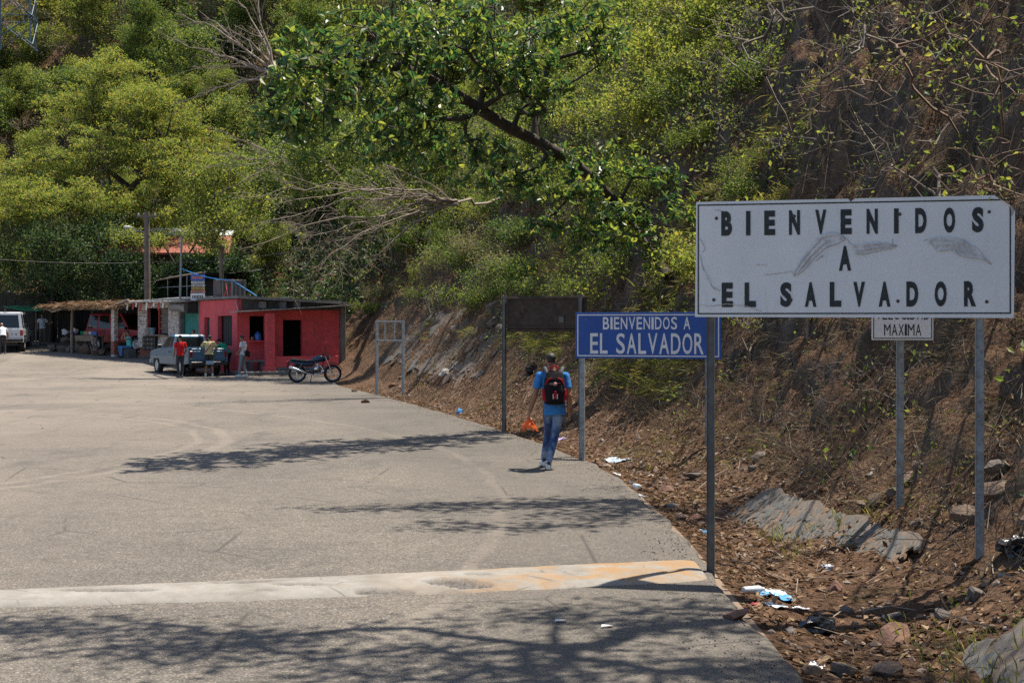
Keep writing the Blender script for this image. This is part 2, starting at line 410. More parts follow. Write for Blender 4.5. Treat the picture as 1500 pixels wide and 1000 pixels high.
ry = np.concatenate([np.arange(-60, 4, 1.0), np.arange(4, 40, .12), np.arange(40, 84, .35)])
ins = .05+.16*(fbm(ry*1.3, 0, 0, 4, 41)-.35)
xe = edge_x(ry)-ins
ru = np.concatenate([[0, 0, .0006, .002, .006], np.linspace(.01, 1, 40)])
RX = xe[:, None]+ru[None, :]*(-60-xe[:, None]); RY = np.repeat(ry[:, None], len(ru), 1)
RZ = gz(RX, RY)+.012*(fbm(RX*.6, RY*.6, 0, 3, 5)-.5)
RX[:, 0] += .03; RZ[:, 0] -= .09
RZ[:, 1] -= .025*fbm(ry*2.0, 3., 0, 3, 8)
road = link('road', np_mesh('road', np.stack([RX, RY, RZ], -1).reshape(-1, 3), grid_faces(len(ry), len(ru)), True), None, M_asph)
tag(road, 'grey worn asphalt road bending away to the left', kind='structure')

# speed bump: low whitewashed hump across the road
n = N('whitewashed_concrete')
sxy = n.node('ShaderNodeSeparateXYZ'); n.t.links.new(n.co(), sxy.inputs[0])
f = n.noise(1.6, 7, .72); c = n.ramp(f, [(.3, (.17, .155, .135)), (.5, (.25, .235, .21)), (.7, (.32, .305, .285))])
ora = n.math('MULTIPLY', n.ramp(n.math('MULTIPLY', n.math('ADD', sxy.outputs[0], 1.2), .38), [(0, 0), (.75, 1)]), n.ramp(n.noise(2.6, 5, .6, dist=.4), [(.43, 0), (.56, .9)]))
c = n.mix(ora, c, (.31, .185, .085))
dust = n.ramp(n.noise(7, 7, .75), [(.5, 0), (.72, .75)]); c = n.mix(dust, c, (.22, .185, .15))
crk = n.ramp(n.voro(1.7, v=n.mapv((1, 1.6, 1)), feature='DISTANCE_TO_EDGE'), [(0, 1), (.02, 0)])
crk = n.math('MULTIPLY', crk, n.ramp(n.noise(1.1, 3), [(.5, 0), (.6, .85)])); c = n.mix(crk, c, (.1, .09, .08))
att = n.node('ShaderNodeAttribute', attribute_name='chip'); c = n.mix(att.outputs['Fac'], c, n.ramp(n.noise(30, 5), [(.35, (.05, .046, .042)), (.65, (.17, .155, .14))]))
nb = n.bump(n.noise(9, 7, .75), .5, .03); nb = n.bump(n.noise(90, 4), .3, .01, nb)
M_bump = n.fin(c, .88, 0, nb, .25)
ux = np.concatenate([np.arange(-14, -5, .25), np.arange(-5, 1.62, .03)]); vv = np.linspace(0, 1, 30)
far = 11.95+.245*(ux-.0)*.9; far = np.interp(ux, [-14, -4.0, -1.8, 1.62], [8.9, 11.12, 11.66, 12.62])
near = np.interp(ux, [-14, -3.9, -1.8, 0, 1.62], [8.2, 10.42, 10.78, 11.12, 11.55])
near = near+.03*(fbm(ux*3, 1., 0, 4, 12)-.5)*2; far = far+.025*(fbm(ux*3, 5., 0, 4, 13)-.5)*2
BX = np.repeat(ux[:, None], 30, 1); BY = near[:, None]+(far-near)[:, None]*vv[None, :]
hh = np.clip(1-(np.abs(vv*2-1))**4.0, 0, 1)**.8
end = np.clip((1.62-ux)/.16, 0, 1)**.5
chip = np.zeros_like(BX)
for cx, cy, rx, ry_ in [(-.53, 11.34, .13, .12), (-.33, 11.22, .17, .08), (-.29, 11.66, .11, .05), (-.95, 11.0, .2, .07), (-3.1, 10.95, .3, .05), (-2.2, 11.3, .25, .05)]:
    q = ((BX-cx)/rx)**2+((BY-cy)/ry_)**2
    chip = np.maximum(chip, np.clip((1.25-q-1.1*(fbm(BX*5, BY*5, 0, 4, 19)-.5)*2)*7, 0, 1))
chip = np.maximum(chip, np.clip((fbm(BX*2.2, BY*5, 0, 4, 33)-.69)*14, 0, 1))
BZ = .045*hh[None, :]*end[:, None]*(1+.12*(fbm(BX*1.1, BY*1.1, 0, 3, 2)-.5))+.008*(fbm(BX*7, BY*7, 0, 4, 21)-.5)-.042*chip*hh[None, :]-.012*(1-hh[None, :])
me = np_mesh('speed_bump', np.stack([BX, BY, BZ], -1).reshape(-1, 3), grid_faces(len(ux), 30), True)
at = me.attributes.new('chip', 'FLOAT', 'POINT'); at.data.foreach_set('value', chip.astype(np.float32).ravel())
tag(link('speed_bump', me, None, M_bump), 'long low speed bump painted white and faded orange across the road', 'speed bump')
# ================================================================ lettering and sign boards
_tc = {}
def glyphs(txt, bold=.0):
    """outline mesh of a text as triangles (x right, y up), cap height 1"""
    k = (txt, bold)
    if k in _tc: return _tc[k]
    cu = bpy.data.curves.new('txt', 'FONT'); cu.body = txt; cu.size = 1; cu.offset = bold; cu.resolution_u = 4
    o = bpy.data.objects.new('txt', cu); COL.objects.link(o)
    me = bpy.data.meshes.new_from_object(o.evaluated_get(bpy.context.evaluated_depsgraph_get()))
    vs = np.array([v.co[:] for v in me.vertices]).reshape(-1, 3); fs = [tuple(p.vertices) for p in me.polygons]
    bpy.data.objects.remove(o); bpy.data.curves.remove(cu); bpy.data.meshes.remove(me)
    _tc[k] = (vs, fs); return vs, fs
def put_letter(mb, ch, xc, y0, wid, hgt, y_off, bold=.02, mi=0):
    """one character centred on xc, standing on y0, in the x-z plane facing -y at depth y_off"""
    vs, fs = glyphs(ch, bold)
    if ch == 'I': wid = hgt*.18
    if not len(vs): return
    lo, hi = vs.min(0), vs.max(0); sw = min(wid/(hi[0]-lo[0]), hgt/(hi[1]-lo[1])*1.25); sh = hgt/(hi[1]-lo[1])
    V = [((v[0]-(lo[0]+hi[0])/2)*sw+xc, y_off, (v[1]-lo[1])*sh+y0) for v in vs]
    mb.add(V, fs, mi)
def put_line(par, mat, txt, x0, x1, y0, hgt, y_off, bold=.015, gap=.16):
    """a line of text filling x0..x1"""
    W = {'I': .32, ' ': .55, 'M': 1.25, 'N': 1.05, 'O': 1.05, 'D': 1.03, 'A': 1.05, 'V': 1.02, 'X': 1.0, 'L': .85, 'E': .88, 'B': 1.0, 'S': .95, 'R': 1.0, 'C': 1.0}
    ws = [W.get(c, 1) for c in txt]; tot = sum(ws)+gap*(len(txt)-1); k = (x1-x0)/tot; x = x0
    for c, q in zip(txt, ws):
        if c != ' ':
            mb = MB(); put_letter(mb, c, x+q*k/2, y0, q*k, hgt, y_off, bold); mb.build('letter', mat, par)
        x += (q+gap)*k
def ring(mb, x0, x1, z0, z1, t, y, mi=0):
    for a in ((x0, z0, x1, z0+t), (x0, z1-t, x1, z1), (x0, z0+t, x0+t, z1-t), (x1-t, z0+t, x1, z1-t)):
        mb.add([(a[0], y, a[1]), (a[2], y, a[1]), (a[2], y, a[3]), (a[0], y, a[3])], [(0, 1, 2, 3)], mi)
def c_post(mb, x, y, z0, z1, w=.075, d=.05):
    """open C-channel steel sign post"""
    mb.box((x, y+d-.003, (z0+z1)/2), (w, .006, z1-z0)); mb.box((x-w/2+.003, y+d/2-.006, (z0+z1)/2), (.006, d, z1-z0)); mb.box((x+w/2-.003, y+d/2-.006, (z0+z1)/2), (.006, d, z1-z0))
    mb.box((x, y+.003, (z0+z1)/2), (w*.96, .005, z1-z0))
M_steel = pm('galvanised_steel', (.27, .30, .32), .55, .35, .3, 9, .2, 60, (.17, .15, .13))
M_steel_dk = pm('dark_steel', (.10, .105, .105), .55, .3, .35, 7, .2, 60, (.11, .08, .06))
M_alu = pm('aluminium_back', (.45, .46, .47), .5, .5, .15, 6, .1, 50)
M_black = pm('black_print', (.012, .018, .02), .5, 0, .3, 14, .05, 30)
n = N('white_sheeting')
c = n.ramp(n.noise(1.6, 6, .6), [(.3, (.74, .75, .76)), (.7, (.84, .85, .86))])
st = n.ramp(n.noise(4, 6, .7, v=n.mapv((3.5, 1, .6))), [(.56, 0), (.75, .35)]); c = n.mix(st, c, (.42, .40, .37))
sp = n.ramp(n.voro(15, out='Distance'), [(.0, 1), (.045, 0)]); sp = n.math('MULTIPLY', sp, n.ramp(n.noise(3.1, 3), [(.52, 0), (.6, 1)])); c = n.mix(sp, c, (.12, .1, .09))
gr = n.ramp(n.noise(2.2, 7, .8), [(.6, 0), (.8, .5)]); c = n.mix(gr, c, (.45, .44, .42))
M_white = n.fin(c, .42, 0, n.bump(n.noise(3, 4), .12, .02), .4)
M_peel = pm('peeled_film', (.60, .595, .59), .6, 0, .3, 9, .6, 14)
M_bolt = pm('bolt', (.10, .085, .075), .6, .5, .3, 30, .2, 80)

# --- the big white welcome sign
A = Vector((1.544, 12.0, 0)); B = Vector((4.04, 11.45, 0)); Wd = (B-A).length; ang = math.atan2(B.y-A.y, B.x-A.x)
z0, z1 = 2.150, 3.118; Hs = z1-z0
T = thing('welcome_sign', 'large white board reading BIENVENIDOS A EL SALVADOR in black letters on two steel posts', 'road sign', (A.x, A.y, 0), ang)
u = lambda q: (q-55)/1400*Wd
vz = lambda q: z1-(q-60)/518*Hs
bd = MB(); cut = .16
poly = [(0, z0-.0), (Wd, z0-.012), (Wd+.01, z1-.115), (Wd-.15, z1+.01), (Wd*.505+.02, z1+.005), (Wd*.5, z1-.022), (Wd*.5-.02, z1+.004), (0.01, z1)]
bd.prism(poly, 0, .012, 'y'); bd.build('board', M_white, T)
fl = MB(); fl.add([(Wd+.008, -.002, z1-.115), (Wd-.15, -.002, z1+.009), (Wd-.035, -.055, z1-.075), (Wd-.02, -.03, z1-.17)], [(0, 1, 2), (0, 2, 3)]); fl.build('bent_corner', M_white, T)
bk = MB()
for zz in (z0+.2, z1-.2): bk.box((Wd/2, .032, zz), (Wd*.96, .04, .06), .004)
bk.build('back_rail', M_alu, T)
br = MB(); ring(br, .022, Wd-.022, z0+.022, z1-.022, .011, -.0035)
br.build('border', M_black, T)
hL = .205
def letters(fn, mat, par):
    m = MB(); fn(m); m.build('letter', mat, par)
for ch, x in zip('BIENVENIDOS', (200, 298, 395, 506, 623, 735, 849, 954, 1060, 1182, 1303)): letters(lambda m: put_letter(m, ch, u(x), vz(214), u(52)-u(0)-.005, hL, -.005, .055), M_black, T)
letters(lambda m: put_letter(m, 'A', u(730), vz(375), .098, hL, -.005, .055), M_black, T)
for ch, x in zip('ELSALVADOR', (203, 307, 468, 578, 688, 792, 903, 1023, 1145, 1270)): letters(lambda m: put_letter(m, ch, u(x), vz(534), u(54)-u(0)-.005, hL, -.005, .055), M_black, T)
def patch(poly, name='peeling_film', k=9, lift=.013, seed=0):
    """torn, rumpled film: a strip between two outlines, folded along its length"""
    top, bot = poly; m = MB(); vs = []; fs = []; nA = len(top)*5; nB = 6
    tx = np.linspace(0, 1, nA); tt = np.linspace(0, 1, len(top)); a = np.array(top, float); b = np.array(bot, float)
    for i in range(nA):
        p = np.array([np.interp(tx[i], tt, a[:, 0]), np.interp(tx[i], tt, a[:, 1])]); q = np.array([np.interp(tx[i], tt, b[:, 0]), np.interp(tx[i], tt, b[:, 1])])
        for j in range(nB):
            r = p+(q-p)*j/(nB-1); e = 0 if i in (0, nA-1) else lift*(.25+float(fbm(i*.23+seed, j*1.1, 0, 3, seed)))
            r = r+(np.array([float(vnoise(i*.9, j, 0, seed)), float(vnoise(i*.9, j, 9, seed))])-.5)*6
            vs.append((u(r[0]), -.004-e*(1.0 if j % 2 else .35), vz(r[1])))
    for i in range(nA-1):
        for j in range(nB-1): fs.append((i*nB+j, (i+1)*nB+j, (i+1)*nB+j+1, i*nB+j+1))
    m.add(vs, fs, 0, False); return m.build(name, M_peel, T)
patch(([(500, 395), (520, 340), (570, 275), (625, 210), (690, 203), (737, 232)], [(505, 398), (545, 372), (600, 312), (650, 270), (690, 255), (735, 238)]), seed=2)
patch(([(758, 262), (800, 255), (860, 250), (910, 250), (957, 266)], [(770, 300), (810, 303), (860, 292), (910, 282), (955, 270)]), seed=5)
patch(([(1085, 240), (1130, 230), (1190, 230), (1245, 245), (1310, 290), (1362, 355)], [(1095, 255), (1130, 290), (1190, 285), (1230, 318), (1305, 327), (1360, 350)]), seed=8)
patch(([(85, 340), (105, 385), (130, 435), (172, 460)], [(87, 345), (115, 410), (140, 452), (170, 462)]), seed=11, lift=.008)
for pl in ([(370, 390), (430, 384), (495, 375), (503, 397)], [(75, 225), (92, 250), (100, 275), (88, 285)], [(78, 300), (86, 342)], [(737, 235), (758, 262)], [(1070, 245), (1090, 240)], [(335, 345), (380, 345)], [(600, 330), (632, 305), (628, 318)], [(935, 238), (937, 260)], [(145, 97), (185, 103)], [(75, 520), (120, 530), (200, 520), (290, 530), (355, 552)]):
    MB().tube([(u(a), -.005, vz(b)) for a, b in pl], .0035, 4).build('tear_line', M_peel, T)
for x, zq in [(153, 135), (504, 131), (969, 130), (1351, 126), (141, 501), (490, 503), (961, 510), (1341, 514)]: MB().lathe([(0, -.012), (.009, -.011), (.013, -.006), (.015, 0)], (u(x), 0, vz(zq)), (0, 1, 0), 8).build('bolt_head', M_bolt, T)
Mi = Matrix.Rotation(-ang, 4, 'Z') @ Matrix.Translation((-A.x, -A.y, 0))
for px, py, ybase in ((1040, 838, None), (1440, 825, None)):
    q = MB(); lx = (px-1018)/(1485-1018)*Wd+(.006 if px < 1200 else -.01)
    wp = Matrix.Translation((A.x, A.y, 0)) @ Matrix.Rotation(ang, 4, 'Z') @ Vector((lx, .05, 0)); zb = land1(wp.x, wp.y)-.3
    c_post(q, lx, .054, zb, z1-.06, .066, .05); q.build('post', M_steel_dk if px < 1200 else M_steel, T)

# --- the blue welcome sign
n = N('blue_sheeting'); c = n.ramp(n.noise(2.2, 5), [(.3, (.003, .052, .27)), (.7, (.007, .085, .38))]); M_blue = n.fin(c, .38, 0, n.bump(n.noise(4, 3), .1, .02), .4)
M_wl = pm('white_letters', (.72, .72, .73), .5, 0, .12, 5, .05, 30)
A = Vector((1.013, 22.7, 0)); B = Vector((3.235, 22.0, 0)); Wb = (B-A).length; ang = math.atan2(B.y-A.y, B.x-A.x)
T = thing('welcome_sign', 'blue board with white border and white words BIENVENIDOS A EL SALVADOR on thin posts', 'road sign', (A.x, A.y, 0), ang)
zb1 = 2.07+20.5/2083*22.5; zb0 = zb1-.725; u2 = lambda q: (q-47)/490*Wb; v2 = lambda q: zb1-(q-80)/162*.725
MB().box((Wb/2, .006, (zb0+zb1)/2), (Wb, .012, zb1-zb0), .003).build('board', M_blue, T)
q = MB(); ring(q, .03, Wb-.03, zb0+.03, zb1-.03, .018, -.003); q.build('border', M_wl, T)
put_line(T, M_wl, 'BIENVENIDOS A', u2(142), u2(436), v2(140), .195, -.004, .012, .22); put_line(T, M_wl, 'EL SALVADOR', u2(98), u2(480), v2(226), .325, -.004, .012, .2)
for x, zq in ((85, 105), (85, 215), (500, 110), (500, 225)): MB().lathe([(0, -.008), (.012, -.004), (.012, 0)], (u2(x), 0, v2(zq)), (0, 1, 0), 8).build('bolt_head', M_steel, T)
for px in (852, 1036):
    lx = (px-843)/(1055-843)*Wb; wp = Matrix.Translation(A) @ Matrix.Rotation(ang, 4, 'Z') @ Vector((lx, .05, 0))
    q = MB(); c_post(q, lx, .014, land1(wp.x, wp.y)-.3, zb1-.04, .085, .05); q.build('post', M_steel, T)

# --- speed limit sign half hidden behind the white board
c0 = P(1322, 478, 14.2); T = thing('speed_sign', 'white speed limit board with words VELOCIDAD MAXIMA half hidden behind the white welcome sign', 'road sign', (c0.x, c0.y, 0), R(-9))
w2 = .60; zt = 2.07-(498-478)/F*14.2; zt2 = zt+.80
MB().box((0, .006, (zt+zt2)/2), (w2, .01, zt2-zt), .003).build('board', M_white, T)
q = MB(); ring(q, -w2/2+.015, w2/2-.015, zt+.015, zt2-.015, .008, -.002); q.build('border', M_black, T)
put_line(T, M_black, 'MAXIMA', -.18, .18, zt+.045, .115, -.003, .0, .22); put_line(T, M_black, 'VELOCIDAD', -.26, .26, zt+.205, .115, -.003, .0, .18)
bp = Vector(c0); q = MB(); c_post(q, -.02, .014, land1(c0.x, c0.y)-.4, zt2-.05, .07, .05); q.build('post', M_steel, T)

# --- empty sign frame further up the road
a0 = G(551.5, 581); b0 = G(590, 585); a0.y = 43.0; b0.y = 42.6; a0.x = (551.5-750)/F*43; b0.x = (590-750)/F*42.6
ang = math.atan2(b0.y-a0.y, b0.x-a0.x); Wf = (b0-a0).length
T = thing('sign_frame', 'empty grey steel sign frame on two posts at the foot of the slope', 'sign frame', (a0.x, a0.y, 0), ang)
zt = 2.07+8.5/F*43; zb = zt-.60
for lx in (0, Wf):
    wp = Vector((a0.x, a0.y, 0))+Vector((math.cos(ang), math.sin(ang), 0))*lx
    q = MB(); c_post(q, lx, 0, land1(wp.x, wp.y)-.3, zt, .07, .06); q.build('post', M_steel, T)
for zz in (zt-.03, zb): MB().box((Wf/2, .02, zz), (Wf-.07, .03, .045), .004).build('rail', M_steel, T)
for t in (.31, .68): MB().box((Wf*t, .02, (zb+zt)/2-.015), (.035, .028, zt-zb-.075), .003).build('bar', M_steel, T)

# --- old dark board seen from behind
M_rust = pm('rusted_brown_board', (.050, .036, .028), .85, .1, .4, 4, .3, 30, (.10, .065, .045))
a0 = Vector(((740-750)/F*28.6, 28.6, 0)); b0 = Vector(((856-750)/F*27.6, 27.6, 0)); ang = math.atan2(b0.y-a0.y, b0.x-a0.x); Wr = (b0-a0).length
T = thing('signboard', 'old dark brown rusty signboard on thin posts partly behind the blue sign', 'signboard', (a0.x, a0.y, 0), ang)
zt = 2.07+44/F*28.2; zb = 2.07-8/F*28
MB().box((Wr/2+.05, .02, (zb+zt)/2), (Wr+.02, .02, zt-zb), .004).build('board', M_rust, T)
q = MB()
for zz in (zb+.03, zt-.04, zb+.09): q.box((Wr/2+.05, -.008, zz), (Wr, .035, .035), .004)
q.build('rail', M_rust, T)
MB().box((Wr*.72, -.002, zb+.24), (.12, .02, .13), .004).build('plate', M_steel_dk, T)
for lx in (0.0, Wr-.06):
    wp = a0+Vector((math.cos(ang), math.sin(ang), 0))*lx
    q = MB(); c_post(q, lx, -.06, land1(wp.x, wp.y)-.3, zt+.02, .075, .05); q.build('post', M_steel_dk, T)
# ================================================================ plants
def unit(v): return v/np.maximum(np.linalg.norm(v, axis=-1, keepdims=True), 1e-9)
def rvec(n, r=rng): return unit(r.normal(size=(n, 3)))
def leafmat(name, cols, trans=.45, rough=.5, spec=.35, tcol=None):
    n = N(name); geo = n.node('ShaderNodeNewGeometry'); oi = n.node('ShaderNodeObjectInfo')
    r = geo.outputs['Random Per Island']
    c = n.ramp(r, [(i/(len(cols)-1), k) for i, k in enumerate(cols)])
    hs = n.node('ShaderNodeHueSaturation'); n.set(hs.inputs['Color'], c)
    n.set(hs.inputs['Value'], n.math('ADD', n.math('MULTIPLY', oi.outputs['Random'], .6), .7)); n.set(hs.inputs['Hue'], n.math('ADD', n.math('MULTIPLY', oi.outputs['Random'], -.05), .525))
    c = hs.outputs[0]
    n.fin(c, rough, 0, None, spec)
    t = n.node('ShaderNodeBsdfTranslucent'); n.set(t.inputs[0], n.mix(1.0, c, tcol or (1.8, 1.75, .9), 'MULTIPLY'))
    m = n.node('ShaderNodeMixShader'); m.inputs[0].default_value = trans
    n.t.links.new(n.b.outputs[0], m.inputs[1]); n.t.links.new(t.outputs[0], m.inputs[2]); n.t.links.new(m.outputs[0], n.out.inputs[0])
    return n.m
L_broad = leafmat('broad_glossy_leaves', [(0.023, 0.068, 0.042), (0.042, 0.098, 0.044), (0.098, 0.15, 0.044), (0.208, 0.247, 0.058)], 0.5, .4, .6)
L_feather = leafmat('feathery_leaves', [(0.05, 0.105, 0.038), (0.105, 0.168, 0.046), (0.18, 0.22, 0.055), (0.28, 0.245, 0.075)], 0.43, .6, .2)
L_yellow = leafmat('yellow_green_leaves', [(0.065, 0.105, 0.03), (0.125, 0.175, 0.042), (0.19, 0.225, 0.055), (0.28, 0.265, 0.085)], 0.5, .5, .3)
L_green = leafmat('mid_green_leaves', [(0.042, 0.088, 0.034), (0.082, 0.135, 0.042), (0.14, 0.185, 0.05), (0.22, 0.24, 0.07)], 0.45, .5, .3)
L_olive = leafmat('grey_green_leaves', [(0.078, 0.091, 0.055), (0.13, 0.143, 0.078), (0.195, 0.195, 0.111), (0.26, 0.234, 0.156)], 0.36, .6, .2)
L_dead = leafmat('dead_leaves', [(.055, .028, .016), (.13, .068, .038), (.21, .125, .075), (.33, .235, .16)], .15, .8, .15, (1, 1, .9))
L_deepshade = leafmat('deep_green_shaded_leaves', [(.018, .045, .026), (.030, .066, .032), (.05, .092, .036), (.09, .125, .04)], .3, .5, .3)  # dark greens: the shade under taller trees is put into the leaf colour
L_grass = leafmat('green_blades', [(.05, .08, .02), (.09, .125, .025), (.16, .165, .05), (.26, .22, .10)], .45, .6, .2)
L_straw = leafmat('dry_straw', [(.13, .09, .055), (.22, .165, .10), (.30, .235, .155)], .2, .8, .15, (1, 1, .9))
B_dark = pm('dark_bark', (.055, .043, .034), .9, 0, .45, 3, .8, 20)
B_grey = pm('grey_bark', (.17, .145, .12), .9, 0, .35, 3, .6, 25)
B_pale = pm('pale_twig', (.235, .19, .15), .85, 0, .3, 5, .4, 25)
B_brown = pm('brown_twig', (.15, .10, .07), .9, 0, .4, 5, .4, 25)

def leaf_mesh(c, a, nrm, L, W, six=False):
    """leaf blades: base c, axis a, normal nrm, length L, width W -> verts, faces"""
    k = len(c); a = unit(a); nrm = unit(nrm-a*np.sum(nrm*a, 1, keepdims=True)); b = np.cross(a, nrm)
    L = np.broadcast_to(L, (k,))[:, None]; W = np.broadcast_to(W, (k,))[:, None]
    if not six:
        V = np.stack([c, c+a*L*.5+b*W*.5+nrm*L*.06, c+a*L-nrm*L*.08, c+a*L*.5-b*W*.5+nrm*L*.06], 1)
        return V.reshape(-1, 3), np.arange(k*4).reshape(-1, 4)
    dr = nrm*L
    V = np.stack([c, c+a*L*.42+b*W*.42+dr*.07, c+a*L*.78+b*W*.40+dr*.03, c+a*L-dr*.12, c+a*L*.78-b*W*.40+dr*.03, c+a*L*.42-b*W*.42+dr*.07], 1)
    o = np.arange(k)[:, None]*6
    Fq = np.concatenate([o+np.array([[0, 1, 2, 3]]), o+np.array([[0, 3, 4, 5]])], 0)
    return V.reshape(-1, 3), Fq
def tube_mesh(p0, p1, r0, r1, n=4):
    k = len(p0); t = unit(p1-p0); ref = np.where(np.abs(t[:, 2:3]) > .9, [[1., 0, 0]], [[0, 0, 1.]])
    x = unit(np.cross(t, ref)); y = np.cross(t, x); an = np.arange(n)*2*np.pi/n
    d = x[:, None]*np.cos(an)[None, :, None]+y[:, None]*np.sin(an)[None, :, None]
    V = np.concatenate([p0[:, None]+d*r0[:, None, None], p1[:, None]+d*r1[:, None, None]], 1)
    o = np.arange(k)[:, None]*2*n; i = np.arange(n); j = (i+1) % n
    Fq = (o[:, :, None]+np.stack([i, j, n+j, n+i], 1)[None]).reshape(-1, 4)
    return V.reshape(-1, 3), Fq
def grow(trunk, att, rtip=.008, expo=2.35, step=.45, jit=.10, droop=.0, rmax=None, r=rng, hug=.25):
    """a branch skeleton from a trunk path that reaches every attractor -> nodes, parents, radii, tips"""
    P = [np.array(p, float) for p in trunk]; par = [-1]+list(range(len(trunk)-1)); dep = [0.0]
    for i in range(1, len(P)): dep.append(dep[-1]+np.linalg.norm(P[i]-P[i-1]))
    att = np.asarray(att, float)
    dm = np.min(np.linalg.norm(att[:, None]-np.array(P)[None], axis=2), axis=1); tips = []
    PA = np.zeros((len(P)+len(att)*40, 3)); DA = np.zeros(len(PA)); n = len(P); PA[:n] = P; DA[:n] = dep; par = par+[0]*(len(PA)-n)
    lo = max(1, len(trunk)//3)
    for q in att[np.argsort(dm)]:
        c = np.linalg.norm(PA[lo:n]-q, axis=1)+hug*DA[lo:n]; k = lo+int(np.argmin(c)); a = PA[k].copy(); L = np.linalg.norm(q-a)
        m = max(1, min(30, int(L/step))); pr = k; nz = r.normal(size=3)*jit*L*.6
        for j in range(1, m+1):
            t = j/m; p = a+(q-a)*t+nz*math.sin(math.pi*t)+np.array([0, 0, droop*L*math.sin(math.pi*t)])
            if j < m: p = p+r.normal(size=3)*jit*step*.5
            PA[n] = p; DA[n] = DA[pr]+np.linalg.norm(p-PA[pr]); par[n] = pr; pr = n; n += 1
        tips.append(pr)
    PA = PA[:n]; par = np.array(par[:n]); rad = np.zeros(n); rad[tips] = rtip**expo
    ch = np.zeros(n, bool); ch[par[1:]] = True; rad[~ch] = np.maximum(rad[~ch], rtip**expo)
    for i in range(n-1, 0, -1): rad[par[i]] += rad[i]
    rad = rad**(1/expo)
    if rmax: rad = np.minimum(rad, rmax)
    return PA, par, rad, np.array(tips)
def wood(PA, par, rad, name, mat, parent, cut=.03):
    i = np.arange(1, len(PA)); a = PA[par[i]]; b = PA[i]; r1 = rad[i]; r0 = np.minimum(rad[par[i]], r1*1.5+.002)
    Vs = []; Fs = []; off = 0
    for sel, k in ((r1 > cut, 7), (r1 <= cut, 3)):
        if sel.any():
            V, Fq = tube_mesh(a[sel], b[sel]+(b[sel]-a[sel])*.04, r0[sel], r1[sel], k); Vs.append(V); Fs.append(Fq+off); off += len(V)
    return link(name, np_mesh(name, np.concatenate(Vs), np.concatenate(Fs), True), parent, mat)
def foliage(pts, per, sig, L, W, r=rng, up=.8, six=False, outc=None, drop=0.0, flat=1.0):
    n = len(pts)*per; c = np.repeat(pts, per, 0)+r.normal(size=(n, 3))*sig*np.array([1, 1, flat])
    a = rvec(n, r)
    if outc is not None: a = a+.9*unit(c-outc)
    a[:, 2] -= drop
    nn = rvec(n, r)*.8+np.array([0, 0, up]); Ls = L*r.uniform(.65, 1.25, n)
    return leaf_mesh(c, a, nn, Ls, Ls*W, six)
def rosette(pts, dirs, per, L, W, r=rng):
    """whorls of broad leaves at twig ends"""
    n = len(pts)*per; c = np.repeat(pts, per, 0); d = np.repeat(unit(dirs), per, 0); z = rvec(n, r); z = unit(z-d*np.sum(z*d, 1, keepdims=True))
    a = z+d*r.uniform(-.1, .9, (n, 1)); a[:, 2] -= .15; c = c+d*r.uniform(-.16, .05, (n, 1)); nn = d+rvec(n, r)*.35+np.array([0, 0, .35]); Ls = L*r.uniform(.7, 1.2, n)
    return leaf_mesh(c, a, nn, Ls, Ls*W, True)
def join(parts):
    V = []; Fq = []; o = 0
    for v, f in parts: V.append(v); Fq.append(f+o); o += len(v)
    return np.concatenate(V), np.concatenate(Fq)
def lobes(L, k, r=rng, shell=.45):
    """random points in ellipsoid lobes (centre, radii), mostly near their outside"""
    wts = np.array([q[1][0]*q[1][1]*q[1][2] for q in L])**.7; cnt = np.maximum(3, (k*wts/wts.sum()).astype(int)); out = []
    for (c, rr), m in zip(L, cnt):
        u_ = rvec(m, r)*(shell+(1-shell)*r.uniform(0, 1, (m, 1))**.6); out.append(np.array(c)+u_*np.array(rr))
    return np.concatenate(out)
def make_tree(name, label, cat, loc, trunk, att, wood_mat, leaf_mat, per=20, sig=.25, L=.1, W=.5, rtip=.008, group=None, six=False, ros=0, jit=.1, droop=0, up=.8, drop=0, r=rng, rmax=None, step=.45, hug=.25, outc=None, leafshare=1.0, flat=1.0, expo=2.35):
    T = thing(name, label, cat, loc, 0, group)
    PA, par, rad, tips = grow(trunk, att, rtip, expo, step, jit, droop, rmax, r, hug)
    wood(PA, par, rad, 'trunk', wood_mat, T)
    if leafshare > 0:
        tp = tips[r.uniform(size=len(tips)) < leafshare]
        if ros: V, Fq = join([rosette(PA[tp], PA[tp]-PA[par[tp]], ros, L, W, r), rosette(PA[par[tp]], PA[tp]-PA[par[tp]], max(2, ros//2), L*.9, W, r)])
        else: V, Fq = foliage(PA[tp], per, sig, L, W, r, up, six, outc, drop, flat)
        link('crown', np_mesh('crown', V, Fq, False), T, leaf_mat)
    return T
def loc_of(world, base): return np.asarray(world, float)-np.asarray(base, float)

